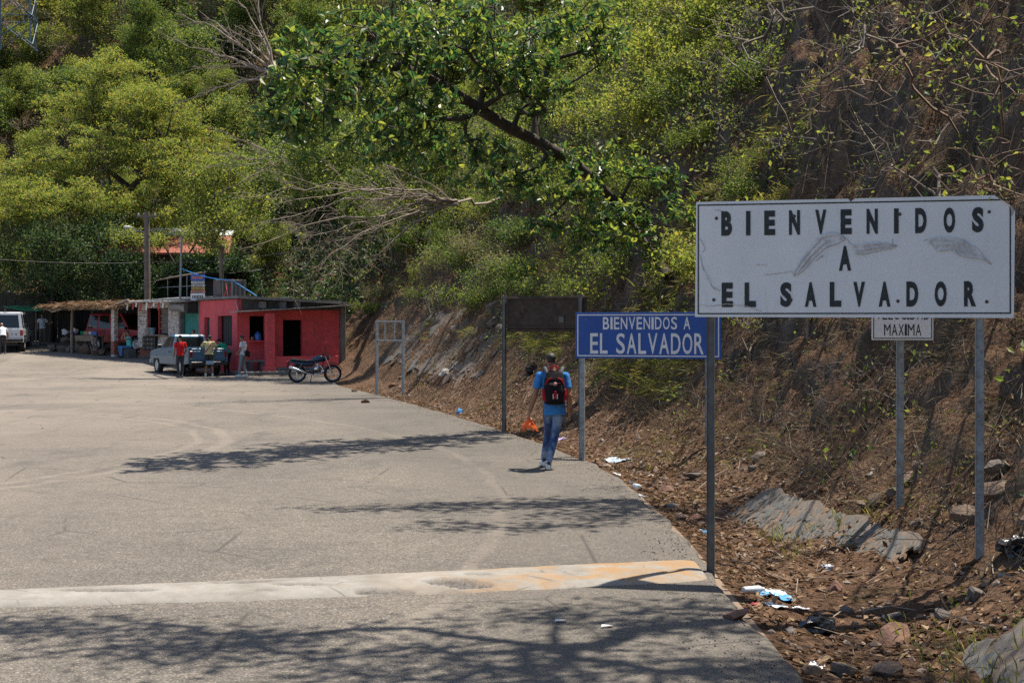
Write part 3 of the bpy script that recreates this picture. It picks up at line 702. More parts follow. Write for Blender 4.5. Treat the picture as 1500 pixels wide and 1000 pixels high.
# ---- the big broad-leaved tree that leans out over the road
def px(p, q, Y): return np.array(P(p, q, Y))
def clear(p_, q_, Y): return px(p_, q_, min(Y, HIT(p_, q_, 18).y-.8))      # never inside the slope
base = np.array(HIT(992, 420, 18))+np.array([.3, .4, -.3])
path = [base, clear(980, 405, 31.3), clear(958, 378, 31), clear(930, 338, 30.5), clear(905, 300, 30), clear(870, 264, 29.4), px(835, 234, 28.8), px(785, 206, 28), px(750, 190, 27.4), px(702, 160, 26.6), px(650, 127, 25.8), px(590, 100, 25), px(520, 90, 24.2)]
lb = [(px(470, 110, 23.2), (1.15, 2.0, .75)), (px(560, 60, 24.3), (1.3, 2.2, .8)), (px(650, 40, 25.6), (1.3, 2.3, .75)), (px(740, 55, 26.6), (1.25, 2.2, .8)), (px(840, 25, 27.6), (1.1, 1.7, .5)), (px(415, 130, 22.6), (.6, 1.2, .5)),
      (px(430, 185, 22.8), (.7, 1.3, .5)), (px(520, 180, 23.6), (1.15, 1.8, .65)), (px(610, 150, 24.8), (1.1, 1.9, .65)), (px(620, 225, 25), (.85, 1.4, .4)), (px(700, 240, 26.4), (.8, 1.2, .5)), (px(740, 110, 26.6), (.9, 1.8, .5)),
      (px(790, 130, 27.4), (.7, 1.4, .6)), (px(760, 270, 27.5), (.75, .9, .5)), (px(850, 290, 28.8), (.85, .9, .55)), (px(890, 235, 29.5), (.9, .9, .5)), (px(925, 325, 29.6), (.85, .8, .55)), (px(820, 240, 28.4), (.6, .8, .35)), (px(890, 70, 28), (.6, 1.0, .5)), (px(975, 255, 29.6), (.6, .7, .4)), (px(800, 330, 28.6), (.6, .7, .4)), (px(870, 350, 29.4), (.6, .6, .4))]
lb += [(clear(925, 330, 29.2), (.8, .6, .5)), (clear(960, 375, 29.2), (.6, .5, .4)), (clear(880, 350, 29), (.7, .6, .4)), (clear(1000, 300, 29), (.6, .5, .4))]
att = lobes([(c-base, r_) for c, r_ in lb], 1050, shell=.1)
make_tree('broadleaf_tree', 'big dark broad-leaved tree with thick trunk leaning out over the road', 'tree', base, [p-base for p in path], att, B_dark, L_broad, L=.165, W=.46, ros=8, rtip=.007, jit=.10, step=.4, rmax=.115, hug=.12, expo=2.2)

# ---- prototypes copied over the hillside
def proto_bush(name, label, cat, wood_mat, leaf_mat, h, wd, na, seed, **k):
    r = np.random.default_rng(seed)
    L = [((r.normal()*wd*.35, r.normal()*wd*.35, h*r.uniform(.45, .8)), (wd*r.uniform(.35, .6), wd*r.uniform(.35, .6), h*r.uniform(.2, .35))) for _ in range(7)]
    att = lobes(L, na, r, .2); att = att[att[:, 2] > .12*h]
    return make_tree(name, label, cat, (0, 0, 0), [(0, 0, -.4), (0, 0, .05), (r.normal()*.1, r.normal()*.1, h*.18), (r.normal()*.2, r.normal()*.2, h*.34)], att, wood_mat, leaf_mat, r=r, **k)
bushes = {
 'yellow': proto_bush('shrub', 'x', 'shrub', B_brown, L_yellow, 2.2, 1.5, 170, 21, per=12, sig=.12, L=.125, W=.55, rtip=.004, step=.2, jit=.14),
 'yellow2': proto_bush('shrub', 'x', 'shrub', B_grey, L_yellow, 2.8, 1.5, 150, 22, per=10, sig=.13, L=.115, W=.5, rtip=.004, step=.22, jit=.16),
 'green': proto_bush('shrub', 'x', 'shrub', B_brown, L_green, 2.0, 1.7, 180, 23, per=14, sig=.13, L=.13, W=.5, rtip=.004, step=.2, jit=.14),
 'olive': proto_bush('shrub', 'x', 'shrub', B_grey, L_olive, 2.4, 1.6, 170, 24, per=12, sig=.14, L=.11, W=.5, rtip=.004, step=.22, jit=.16),
 'twig': proto_bush('bare_shrub', 'x', 'shrub', B_pale, L_yellow, 2.6, 1.7, 120, 25, per=6, sig=.09, L=.095, W=.55, rtip=.0042, step=.18, jit=.24, leafshare=.35),
 'bare': proto_bush('bare_shrub', 'x', 'shrub', B_grey, L_olive, 3.0, 1.9, 150, 26, per=4, sig=.08, L=.09, W=.5, rtip=.0045, step=.2, jit=.25, leafshare=.2),
}
def proto_tree(name, wood_mat, leaf_mat, h, wd, na, seed, **k):
    r = np.random.default_rng(seed)
    L = [((r.normal()*wd*.33, r.normal()*wd*.33, h*r.uniform(.38, .95)), (wd*r.uniform(.16, .34), wd*r.uniform(.16, .34), h*r.uniform(.07, .14))) for _ in range(17)]
    att = lobes(L, na, r, .25)
    return make_tree(name, 'x', 'tree', (0, 0, 0), [(0, 0, -.8), (0, 0, 0), (r.normal()*.15, r.normal()*.15, h*.15), (r.normal()*.3, r.normal()*.3, h*.3), (r.normal()*.5, r.normal()*.5, h*.45)], att, wood_mat, leaf_mat, r=r, **k)
trees = {
 'feather': proto_tree('leafy_tree', B_dark, L_feather, 9, 4.2, 330, 31, per=44, sig=.27, L=.19, W=.36, rtip=.012, step=.6, flat=.5, up=1.4),
 'round': proto_tree('leafy_tree', B_dark, L_green, 8, 3.8, 300, 32, per=26, sig=.27, L=.24, W=.5, rtip=.012, step=.6),
 'bright': proto_tree('leafy_tree', B_grey, L_yellow, 7, 3.4, 280, 33, per=24, sig=.26, L=.22, W=.5, rtip=.011, step=.55),
 'grey': proto_tree('dry_tree', B_grey, L_olive, 8, 3.6, 280, 34, per=18, sig=.28, L=.19, W=.5, rtip=.013, step=.5, jit=.16),
 'bare': proto_tree('bare_tree', B_pale, L_olive, 8, 4.0, 460, 35, per=3, sig=.2, L=.14, W=.5, rtip=.006, step=.4, jit=.11, expo=2.6, leafshare=.3),
}
for o in list(bushes.values())+list(trees.values()): o['_proto'] = 1
def kill(o):
    for c in list(o.children): kill(c)
    bpy.data.objects.remove(o)
PL = []
def plant(p, x, y, z, sc, label, group, rz=None):
    o = dup(p, (x, y, z), rng.uniform(0, 6.28) if rz is None else rz, label, group, sc)
    if '_proto' in o: del o['_proto']
    PL.append((o, 750+F*x/y, 478-(z+sc*1.5-HC)/y*F, y))
    return o
def on_hill(p, pxx, pyy, sc, label, group, y0=7, **k):
    h = HIT(pxx, pyy, y0); return plant(p, h.x, h.y, h.z-.05, sc, label, group, **k)

# ---- single trees that the photograph shows apart
def big_feather():
    r = np.random.default_rng(77); Y = 82
    b = px(178, 440, Y); b[2] = land1(b[0], b[1])
    L = []
    for (p_, q_, yy, rx, rz) in [(175, 115, 84, 2.6, 1.6), (110, 165, 84, 2.6, 1.6), (240, 165, 83, 2.6, 1.6), (60, 250, 82, 2.6, 1.5), (150, 220, 80, 3.0, 1.6), (240, 240, 80, 2.8, 1.5), (290, 210, 83, 2.0, 1.2), 
                               (130, 300, 78.5, 3.0, 1.5), (220, 310, 79, 2.6, 1.4), (20, 290, 83, 2.2, 1.3), (200, 150, 81, 2, 1.3), (280, 290, 82, 1.8, 1.2), (80, 290, 76, 2.8, 1.3), (0, 300, 76, 2.4, 1.2)]:
        L.append((px(p_, q_, yy)-b, (rx, 2.6, rz)))
    att = lobes(L, 1200, r, .3)
    tr = [(0, 0, -1), (0, 0, 0), (.2, 0, 1.5), (-.1, 0, 3.5), (.2, 0, 6), (.5, 0, 8.5)]
    make_tree('feathery_tree', 'huge yellow-green feathery tree towering behind the thatched shed and the utility pole', 'tree', b, tr, att, B_dark, L_feather, per=58, sig=.22, L=.20, W=.32, rtip=.012, step=.7, r=r, flat=.42, up=1.6, hug=.2)
big_feather()
def spec_tree(name, label, b, lobs, mat, leaf, seed, na, trunk=None, **k):
    r = np.random.default_rng(seed); b = np.array(b, float)
    if trunk is None:
        m = np.mean([c for c, _ in lobs], 0)-b; trunk = [(0, 0, -.6), (0, 0, 0), m*.2+np.array([0, 0, .1]), m*.45, m*.7]
    else: trunk = [np.array(t)-b for t in trunk]
    att = lobes([(c-b, rr) for c, rr in lobs], na, r, .15)
    return make_tree(name, label, 'tree', b, trunk, att, mat, leaf, r=r, **k)
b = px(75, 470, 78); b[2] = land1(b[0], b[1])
spec_tree('leafy_tree', 'feathery tree lower half, shade put into leaf colour, over the white car and canopy', b, [(px(40, 350, 76), (2.8, 2.6, 1.1)), (px(110, 355, 75.5), (2.6, 2.6, 1.0)), (px(20, 400, 77), (2.4, 2.4, .8)), (px(90, 400, 76), (2.4, 2.4, .8)), (px(150, 395, 76), (2.0, 2.2, .8)), (px(-40, 370, 77), (2.4, 2.4, 1.1)), (px(150, 330, 77), (2.0, 2, .7)), (px(60, 425, 77.5), (2.2, 1.6, .5)), (px(140, 425, 76), (1.8, 1.4, .5))], B_dark, L_deepshade, 57, 420, per=46, sig=.28, L=.19, W=.42, rtip=.011, step=.6)  # lower crown of the feathery tree, darkened by leaf colour to look shaded
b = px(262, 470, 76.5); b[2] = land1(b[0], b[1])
spec_tree('leafy_tree', 'dark bushy tree hiding the house wall behind the steel pole', b, [(px(200, 405, 74.6), (1.5, 1.2, .9)), (px(250, 408, 74.4), (1.5, 1.2, .9)), (px(300, 405, 74), (1.5, 1.2, .9)), (px(330, 385, 73.8), (1.2, 1.1, .9)), (px(180, 380, 74.6), (1.1, 1.1, .6)), (px(275, 385, 74.4), (1.0, 1.1, .5)), (px(350, 420, 73.5), (1.3, 1.1, .7)), (px(225, 432, 74), (1.5, 1.0, .6))], B_dark, L_deepshade, 58, 420, per=44, sig=.22, L=.17, W=.45, rtip=.010, step=.5)
spec_tree('leafy_tree', 'sparse green branches crossing in front of the orange roof', b+np.array([1.2, .4, 0]), [(px(180, 345, 75), (1.3, .9, .35)), (px(230, 352, 75), (1.0, .9, .3)), (px(290, 345, 74.5), (1.3, .9, .4)), (px(320, 362, 74.3), (.9, .9, .35))], B_dark, L_green, 59, 110, per=26, sig=.2, L=.17, W=.45, rtip=.009, step=.5)
b = px(325, 400, 72); b[2] = land1(b[0], b[1])
spec_tree('leafy_tree', 'bright green small-leaved tree above the red shop roof, beside the blue cable', b, [(px(310, 260, 70), (1.5, 1.6, 1.2)), (px(345, 250, 70), (1.2, 1.4, 1.0)), (px(290, 300, 70), (1.2, 1.3, 1.1)), (px(330, 320, 69), (1.5, 1.5, 1.2)), (px(370, 300, 71), (1.0, 1.2, 1.0)), (px(300, 345, 70), (.9, 1.1, .6))], B_grey, L_yellow, 51, 330, per=34, sig=.26, L=.15, W=.5, rtip=.010, step=.5)
def spray(label, root, joint, targets, r0, seed, leaf=None, nside=8):
    """a leafless branching spray: long bowed limbs with twigs of two orders"""
    r = np.random.default_rng(seed); root = np.array(root, float); joint = np.array(joint, float); E = []
    def limb(a, b, bow, ra, rb, m=12):
        t = np.linspace(0, 1, m)[:, None]; L = np.linalg.norm(b-a); c = (a+b)/2+np.array([0, 0, bow*L])+r.normal(size=3)*.06*L
        q = (1-t)**2*a+2*t*(1-t)*c+t*t*b; q[1:-1] += r.normal(size=(m-2, 3))*.010*L; rr = np.linspace(ra, rb, m); E.append((q, rr)); return q, rr, L
    limb(root, joint, .05, r0*1.05, r0*.9)
    ends = []
    for tg in targets:
        q, rr, L = limb(joint+r.normal(size=3)*.05, np.array(tg, float), r.uniform(.0, .16), r0*r.uniform(.6, .95), .006)
        for k_ in range(nside):
            i = int(r.integers(2, 11)); d = unit((q[i+1 if i < 11 else i]-q[i-1])[None])[0]; sd = rvec(1, r)[0]; sd = unit((sd-d*sd.dot(d))[None])[0]; l2 = L*r.uniform(.14, .36)*(1.15-i/14)
            q2, r2, _ = limb(q[i], q[i]+(d*.85+sd*r.uniform(.3, .75))*l2, r.uniform(-.1, .12), rr[i]*.6, .0045, 8)
            for _ in range(4):
                j = int(r.integers(2, 7)); d2 = unit((q2[j+1 if j < 7 else j]-q2[j-1])[None])[0]; s2 = rvec(1, r)[0]; l3 = l2*r.uniform(.25, .5); q3, _, _ = limb(q2[j], q2[j]+(d2*.9+s2*.55)*l3, r.uniform(-.1, .1), max(.0045, r2[j]*.55), .0035, 6); ends.append(q3[-1])
    T = thing('bare_tree', label, 'tree', root)
    V = join([tube_mesh(q[:-1]-root, q[1:]-root, rr[:-1], rr[1:], 5 if rr[0] > .02 else 3) for q, rr in E]); link('trunk', np_mesh('trunk', *V, True), T, B_pale)
    if leaf is not None:
        e_ = np.array(ends); e_ = e_[r.uniform(size=len(e_)) < .12]-root; V = foliage(e_, 5, .08, .11, .5, r); link('crown', np_mesh('crown', *V), T, leaf)
Yb = 43.5
spray('leafless pale tree with long arching branches hanging over the dark rocky hollow', np.array(HIT(735, 292, 30))+np.array([2.4, 3.0, -.8]), px(668, 297, Yb-.8), [px(590, 288, Yb-2), px(480, 265, Yb-3), px(390, 250, Yb-4), px(350, 366, Yb-4), px(372, 335, Yb-4), px(430, 352, Yb-3), px(520, 345, Yb-2), px(455, 395, Yb-3), px(520, 410, Yb-2), px(400, 300, Yb-4), px(560, 240, Yb-2), px(340, 290, Yb-5)], .05, 52, L_yellow)
Yb = 60
spray('leafless grey twiggy tree high on the slope left of the dark tree crown', np.array(HIT(450, 150, 50))+np.array([2.6, 3.2, -1.0]), px(405, 110, Yb-1.5), [px(235, 55, Yb), px(250, 110, Yb), px(290, 15, Yb+1), px(340, -20, Yb), px(240, 165, Yb-1), px(290, 70, Yb-1), px(380, -30, Yb), px(330, 40, Yb-1), px(300, 130, Yb-2), px(260, 20, Yb)], .07, 53, L_olive)
spray('leafless dry tree behind the bright green tree above the shops', np.array(HIT(455, 235, 50))+np.array([1.2, 1.5, -.3]), px(420, 235, 59), [px(270, 215, 58), px(290, 180, 58), px(300, 245, 57), px(340, 200, 58), px(320, 285, 57), px(360, 270, 57)], .05, 54, L_yellow)
spray('grey dry brush rising out of the hollow over the red shop roof', np.array(HIT(520, 430, 48)), np.array(HIT(520, 430, 48))+np.array([-.3, -.4, .8]), [px(420, 330, 54), px(450, 300, 54), px(490, 310, 54), px(540, 320, 53), px(560, 350, 53), px(400, 380, 55)], .03, 55, L_green)

# ---- copies on the slopes
placed = []
def far_enough(x, y, m): 
    for a, b_ in placed:
        if (a-x)**2+(b_-y)**2 < m*m: return False
    placed.append((x, y)); return True
s0, s1 = float(s_of_y(56)), float(ES[-1])-60
FARG = 'trees covering the hillside behind the shops'
kinds = ['feather', 'round', 'grey', 'feather', 'bright', 'bare', 'round', 'grey', 'bright']
KL = {'feather': 'feathery tree on the wooded hillside above the shops', 'round': 'dark green round tree on the wooded hillside above the shops', 'bright': 'yellow-green tree on the wooded hillside above the shops', 'grey': 'greyish half-dry tree on the wooded hillside above the shops', 'bare': 'bare branched tree on the wooded hillside above the shops'}
for i in range(1700):
    s = rng.uniform(s0, s1); d = 5+rng.uniform()**1.15*30
    x, y = sd_xy(np.array([s]), np.array([d])); x = float(x[0]); y = float(y[0])
    if y < 60 or abs(x/y) > .40 or x/y > .03: continue
    pxx = 750+F*x/y
    if d < 9 and pxx > 230 and rng.uniform() < .35: continue
    if not far_enough(x, y, 1.9+d*.03): continue
    k = kinds[i % len(kinds)]; z = land1(x, y)
    plant(trees[k], x, y, z-.2, rng.uniform(.6, 1.0)*(.75 if d < 12 else 1), KL[k], FARG+': '+k)
n_far = len(placed)
MIDG = 'shrubs on the cut slope above the signs'
BL = {'yellow': 'yellow-green shrub on the sunlit slope', 'yellow2': 'thin yellow shrub on the sunlit slope', 'green': 'mid green shrub on the slope', 'olive': 'grey-green shrub on the slope', 'twig': 'pale twiggy shrub on the bank', 'bare': 'leafless grey shrub on the bank'}
placed.clear(); nb_ = 0
for i in range(2600):
    y0 = rng.uniform(13, 66); s = float(s_of_y(y0)); d = 2.9+rng.uniform()**1.25*20
    x, y = sd_xy(np.array([s]), np.array([d])); x = float(x[0]); y = float(y[0]); z = land1(x, y)
    if y < 9: continue
    pxx = 750+F*x/y; pyy = 478-(z-HC)/y*F
    if pxx < 330 or pxx > 1560 or pyy < -120: continue
    dens = 1.0
    if pxx > 1150: dens = .16
    if pxx > 1180 and d < 6: dens = .10
    if pxx < 660 and y0 > 36: dens = .5 if d > 10 else .22
    if d < 4.2: dens *= .25
    if rng.uniform() > dens: continue
    if not far_enough(x, y, .8 if pxx < 1130 else 1.2): continue
    if pxx > 1150: k = rng.choice(['twig', 'bare', 'twig', 'bare', 'bare'])
    elif pxx > 780: k = rng.choice(['yellow', 'yellow2', 'yellow', 'green', 'twig', 'yellow2'])
    elif pxx > 560: k = rng.choice(['green', 'yellow2', 'olive', 'green', 'twig'])
    else: k = rng.choice(['green', 'olive', 'bare', 'twig', 'olive'])
    sc = rng.uniform(.5, 1.05)*(.75 if d < 5 else 1)*(1.25 if d > 9 else 1)
    plant(bushes[k], x, y, z-.05, sc, BL[k], MIDG+': '+k); nb_ += 1
    if nb_ > 340: break
print('far', n_far, 'mid', nb_)
# trees standing on the bank above the camera's view: they throw the broken shade over the road
def shade_tree(label, bx, by, lobs, leaf, mat, seed, na, **k):
    spec_tree('leafy_tree', label, (bx, by, land1(bx, by)-.3), lobs, mat, leaf, seed, na, rmax=.11, **k)
shade_tree('feathery tree leaning out from the bank above the white welcome sign', 5.9, 12.2, [((1.2, 11.0, 8.2), (1.9, .8, .5)), ((3.0, 10.4, 8.4), (1.8, .9, .5)), ((-.6, 11.6, 8.0), (1.5, .5, .4)), ((3.6, 12.0, 8.4), (1.6, .7, .5)), ((4.6, 10.2, 8.0), (1.4, .9, .6)), ((.6, 9.6, 8.3), (1.5, .6, .5)), ((-2.0, 10.6, 8.0), (1.2, .35, .3))], L_feather, B_dark, 61, 380, per=15, sig=.17, L=.15, W=.4, rtip=.008, step=.4, flat=.5)
shade_tree('half-bare tree leaning out from the bank above the speed limit sign', 11.0, 20.5, [((2.6, 18.4, 8.2), (1.7, .6, .4)), ((4.0, 18.6, 8.4), (1.6, .8, .5)), ((1.2, 18.2, 8.2), (1.2, .35, .3)), ((3.6, 17.4, 8.0), (1.4, .5, .4)), ((5.4, 19.0, 8.2), (1.2, .9, .6)), ((2.4, 16.6, 8.0), (1.2, .4, .3))], L_yellow, B_grey, 62, 240, per=14, sig=.15, L=.15, W=.45, rtip=.008, step=.4, flat=.6)
shade_tree('yellow-green tree on the bank high beside the camera', 9.5, 8.6, [((2.6, 8.6, 7.6), (1.7, .7, .5)), ((3.6, 7.8, 7.8), (1.6, .9, .6)), ((4.8, 9.2, 7.8), (1.4, .9, .6)), ((5.4, 11.0, 8.6), (1.2, 1.2, .5))], L_yellow, B_dark, 63, 170, per=16, sig=.16, L=.12, W=.45, rtip=.008, step=.4, flat=.6)
shade_tree('leafy tree on the slope right of the red shop, shading the pickup', *HIT(520, 285, 48)[:2], [(px(455, 215, 57.5), (1.6, 1.8, 1.0)), (px(505, 240, 57), (1.7, 1.8, 1.1)), (px(420, 240, 58.5), (1.5, 1.8, .9)), (px(480, 170, 58), (1.7, 1.8, .9)), (px(540, 200, 57), (1.6, 1.8, 1.0)), (px(445, 270, 58.5), (1.2, 1.6, .7)), (px(505, 232, 62), (1.8, 1.8, .9)), (px(470, 222, 65.5), (1.8, 1.8, .9)), (px(545, 245, 60), (1.7, 1.8, .8)), (px(420, 228, 63), (1.7, 1.8, .8)), (px(385, 238, 66), (1.6, 1.8, .8)), (px(430, 240, 68), (1.6, 1.8, .8)), (px(520, 262, 65), (1.5, 1.8, .7))], L_green, B_dark, 64, 640, per=30, sig=.24, L=.15, W=.5, rtip=.010, step=.5)
shade_tree('dark leafy tree on the slope above the motorcycle and the rocky hollow', *HIT(625, 270, 44)[:2], [(px(600, 215, 54), (1.6, 1.8, .9)), (px(560, 255, 54), (1.5, 1.6, .9)), (px(640, 250, 54), (1.5, 1.6, .9)), (px(600, 170, 55), (1.7, 1.8, .9)), (px(660, 190, 54.5), (1.3, 1.6, .9))], L_green, B_dark, 65, 290, per=30, sig=.24, L=.15, W=.5, rtip=.010, step=.5)
# saplings with few leaves before the bare cliff
for i, (bx, by, lobs, lab) in enumerate([((1405, 215), 12, [(1330, 60, 14.5), (1270, 120, 14.2), (1390, 30, 14.6), (1200, 150, 14.4)], 'thin bare sapling arching left before the brown cliff over the white sign'),
        ((1290, 250), 15, [(1240, 60, 16.5), (1180, 130, 16.4), (1150, 200, 16.2), (1300, 20, 17)], 'thin dark sapling with yellow leaves between the green shrubs and the cliff'),
        ((1470, 210), 10, [(1440, 60, 12.6), (1490, 20, 12.6), (1420, 130, 12.4), (1500, 120, 12.4)], 'pale twiggy sapling at the right edge of the cliff above the white sign'),
        ((1160, 200), 16, [(1080, 40, 19.5), (1120, 90, 19), (1040, 100, 19.5), (1150, 20, 20)], 'small yellow-leaved sapling rising from the shrubs left of the cliff'),
        ((1480, 420), 9, [(1440, 250, 11.8), (1495, 240, 11.8), (1400, 270, 11.9)], 'dry twiggy sapling growing just behind the right end of the white sign')]):
    b = np.array(HIT(bx[0], bx[1], 10)); k = 1.0
    L = [(px(p_, q_, max(yy, 0) if yy < b[1]-.2 else b[1]-.3), (.38, .5, .34)) for p_, q_, yy in lobs]
    spec_tree('sapling', lab, b, L, B_grey if i % 2 else B_brown, L_yellow, 80+i, 95, leafshare=.10, per=5, sig=.06, L=.06, W=.5, rtip=.0032, step=.16, jit=.2, hug=.15)
for o in list(bushes.values())+list(trees.values()): kill(o)

# ---- ground cover: nobody could count it
def cover(k, ya, yb, da, db, fn=None, seed=0):
    r = np.random.default_rng(seed); yy = r.uniform(ya, yb, k); d = r.uniform(da, db, k); s = s_of_y(yy)
    x, y = sd_xy(s, d); z = hill_sd(s, d)
    if fn is not None:
        m = fn(s, d, r); x, y, z, s, d = x[m], y[m], z[m], s[m], d[m]
    return np.stack([x, y, z], 1), s, d, r
def slope_n(s, d):
    e = .15; x0, y0 = sd_xy(s, d); x1, y1 = sd_xy(s+e, d); x2, y2 = sd_xy(s, d+e); z0 = hill_sd(s, d); z1 = hill_sd(s+e, d); z2 = hill_sd(s, d+e)
    a = np.stack([x1-x0, y1-y0, z1-z0], 1); b_ = np.stack([x2-x0, y2-y0, z2-z0], 1); q = np.cross(a, b_); q = unit(q); q[q[:, 2] < 0] *= -1
    return q
# dead leaves on the verge and lower slope
p, s, d, r = cover(120000, 5.5, 48, .02, 7.0, lambda s, d, r: r.uniform(size=len(s)) < np.clip(1.15-d*.12, .2, 1)*np.clip(1.9*fbm(s*.8, d*.9, 0, 3, 61)-.35, .05, 1), 3)
nn = slope_n(s, d); n_ = len(p); a = rvec(n_, r); Ls = r.uniform(.035, .115, n_)
V1 = leaf_mesh(p+nn*r.uniform(.005, .035, (n_, 1)), a-nn*np.sum(a*nn, 1, keepdims=True)*.8, nn+rvec(n_, r)*.45, Ls, Ls*r.uniform(.25, .6, n_))
tag(link('leaf_litter', np_mesh('leaf_litter', *V1), None, L_dead), 'brown dead leaves littering the verge and lower slope', kind='stuff')
# loose dry sticks
p, s, d, r = cover(3400, 5.5, 45, .2, 6.0, lambda s, d, r: r.uniform(size=len(s)) < .6, 4); nn = slope_n(s, d); a = rvec(len(p), r); a = unit(a-nn*np.sum(a*nn, 1, keepdims=True)*.85)
Ls = r.uniform(.12, .65, len(p))[:, None]; p0 = p+nn*.02; mid = p0+a*Ls*.5+rvec(len(p), r)*Ls*.08; p1 = p0+a*Ls; rr = r.uniform(.002, .006, len(p))
V2 = join([tube_mesh(p0, mid, rr, rr, 3), tube_mesh(mid, p1, rr, rr*.5, 3)])
tag(link('dry_sticks', np_mesh('dry_sticks', *V2), None, B_pale), 'thin dry sticks and twigs strewn over the slope', kind='stuff')
# leafy undergrowth
def under(name, label, mat, k, rngs, dens, seed, per, sig, L, W, lift):
    p, s, d, r = cover(k, *rngs, dens, seed); nn = slope_n(s, d); c = p+nn*r.uniform(.0, lift, (len(p), 1))
    V = foliage(c, per, sig, L, W, r, .8); tag(link(name, np_mesh(name, *V), None, mat), label, kind='stuff')
xpx = lambda s, d: 750+F*sd_xy(s, d)[0]/np.maximum(sd_xy(s, d)[1], 3)
patchy = lambda s, d, sd, t: np.clip((fbm(s*.35, d*.3, 0, 4, sd)-t)*7, 0, 1)
under('undergrowth', 'low yellow-green undergrowth on the sunlit slope', L_yellow, 34000, (12, 70, 3.0, 24), lambda s, d, r: r.uniform(size=len(s)) < patchy(s, d, 71, .48)*np.clip((d-2.6)/3, .08, 1)*np.where(s > s_of_y(24), 1, .10)*np.where((s > s_of_y(43)) & (d < 13), .08, 1), 5, 9, .14, .115, .5, .5)
under('undergrowth', 'dark green undergrowth and creepers on the slope', L_green, 30000, (12, 75, 3.4, 26), lambda s, d, r: r.uniform(size=len(s)) < patchy(s, d, 83, .48)*np.clip((d-3)/3, .08, 1)*np.where(s > s_of_y(27), 1, .12)*np.where((s > s_of_y(45)) & (d < 12), .35, 1), 6, 10, .15, .12, .5, .4)
under('undergrowth', 'grey dry undergrowth on the upper slope', L_olive, 14000, (22, 95, 5, 40), lambda s, d, r: r.uniform(size=len(s)) < patchy(s, d, 91, .45), 8, 12, .2, .13, .5, .5)
under('undergrowth', 'thick green undergrowth on the hillside behind the shops', L_deepshade, 13000, (67, 104, .4, 45), lambda s, d, r: r.uniform(size=len(s)) < .9, 9, 16, .42, .23, .5, 1.2)  # dark leaf colour stands in for shade from the trees above
under('weeds', 'small green weeds along the ditch and lower slope', L_grass, 2600, (6, 48, .7, 4.5), lambda s, d, r: r.uniform(size=len(s)) < patchy(s, d, 95, .52), 10, 9, .06, .055, .4, .05)
# grass blades draping the slope past the dark board, and tufts by the ditch
def blades(name, label, mat, k, rngs, dens, seed, per, L, W, hang):
    p, s, d, r = cover(k, *rngs, dens, seed); nn = slope_n(s, d); n_ = len(p)*per; c = np.repeat(p, per, 0)+r.normal(size=(n_, 3))*.06; m = np.repeat(nn, per, 0)
    dn = np.array([[0, 0, -1.]])-m*(-m[:, 2:3]); a = m*r.uniform(.4, 1.2, (n_, 1))+dn*hang+rvec(n_, r)*.5; Ls = L*r.uniform(.5, 1.3, n_)
    V = leaf_mesh(c, a, rvec(n_, r)+m*.5, Ls, Ls*W); tag(link(name, np_mesh(name, *V), None, mat), label, kind='stuff')
blades('hanging_grass', 'long green grass hanging down the slope beyond the dark signboard', L_grass, 5200, (25, 52, 2.4, 9), lambda s, d, r: r.uniform(size=len(s)) < patchy(s, d, 97, .42)*.9, 11, 13, .38, .05, 1.1)
blades('dry_grass', 'dry straw-coloured grass on the steep bank', L_straw, 9000, (8, 60, 1.9, 12), lambda s, d, r: r.uniform(size=len(s)) < patchy(s, d, 99, .42)*.8, 12, 11, .26, .03, .7)
blades('grass', 'green grass tufts in the ditch below the white sign', L_grass, 260, (7.5, 15, .9, 2.4), lambda s, d, r: r.uniform(size=len(s)) < patchy(s*2, d*2, 98, .5), 13, 12, .13, .09, .1)
# roots and dry vines trailing down the cliff
r = np.random.default_rng(14); V = []
for i in range(620):
    yv = r.uniform(11.5, 60); s = float(s_of_y(yv)); d0 = r.uniform(4.2, 13); ln = r.uniform(.8, 3.5); m = 14; t = np.linspace(0, 1, m)
    ds = np.cumsum(r.normal(size=m)*.06); ss = s+ds*ln; dd = np.maximum(d0-t*ln, .6); x, y = sd_xy(ss, dd); z = hill_sd(ss, dd)+.05+.35*np.sin(math.pi*t)*r.uniform(0, 1)+r.normal(size=m)*.03
    q = np.stack([x, y, z], 1); q[:, 0] -= .05; rr = np.linspace(1, .5, m)*r.uniform(.005, .014)
    V.append(tube_mesh(q[:-1], q[1:], rr[:-1], rr[1:], 3))
tag(link('dry_vines', np_mesh('dry_vines', *join(V), True), None, B_brown), 'dry roots and vines trailing down the cut bank', kind='stuff')

# ---- each copied plant gets words that tell where it stands
LM = [(-900, 'over the board wall'), (90, 'over the thatched shed'), (200, 'over the white kiosk'), (300, 'over the red shop'), (420, 'right of the red shop'), (540, 'over the empty sign frame'), (650, 'near the leaning trunk'), (760, 'over the old dark board'), (870, 'over the blue sign'), (1010, 'over white sign left end'), (1170, 'over white sign middle'), (1330, 'over white sign right end')]
ORD = ['first', 'second', 'third', 'fourth', 'fifth', 'sixth', 'seventh', 'eighth', 'ninth', 'tenth', 'eleventh', 'twelfth', 'thirteenth', 'fourteenth', 'fifteenth', 'sixteenth', 'seventeenth', 'eighteenth', 'nineteenth', 'twentieth', 'twenty-first', 'twenty-second', 'twenty-third', 'twenty-fourth', 'twenty-fifth', 'twenty-sixth', 'twenty-seventh', 'twenty-eighth']
SHORT = {}
bins = {}
for o, pxx, pyy, y in PL:
    lm = [t for a, t in LM if pxx >= a][-1]; band = 'low' if pyy > 330 else ('low-middle' if pyy > 240 else ('middle' if pyy > 150 else ('high' if pyy > 60 else ('higher' if pyy > -10 else 'topmost'))))
    head = o['label'].split(' on ')[0]
    bins.setdefault((head, band, lm), []).append((pxx, o))
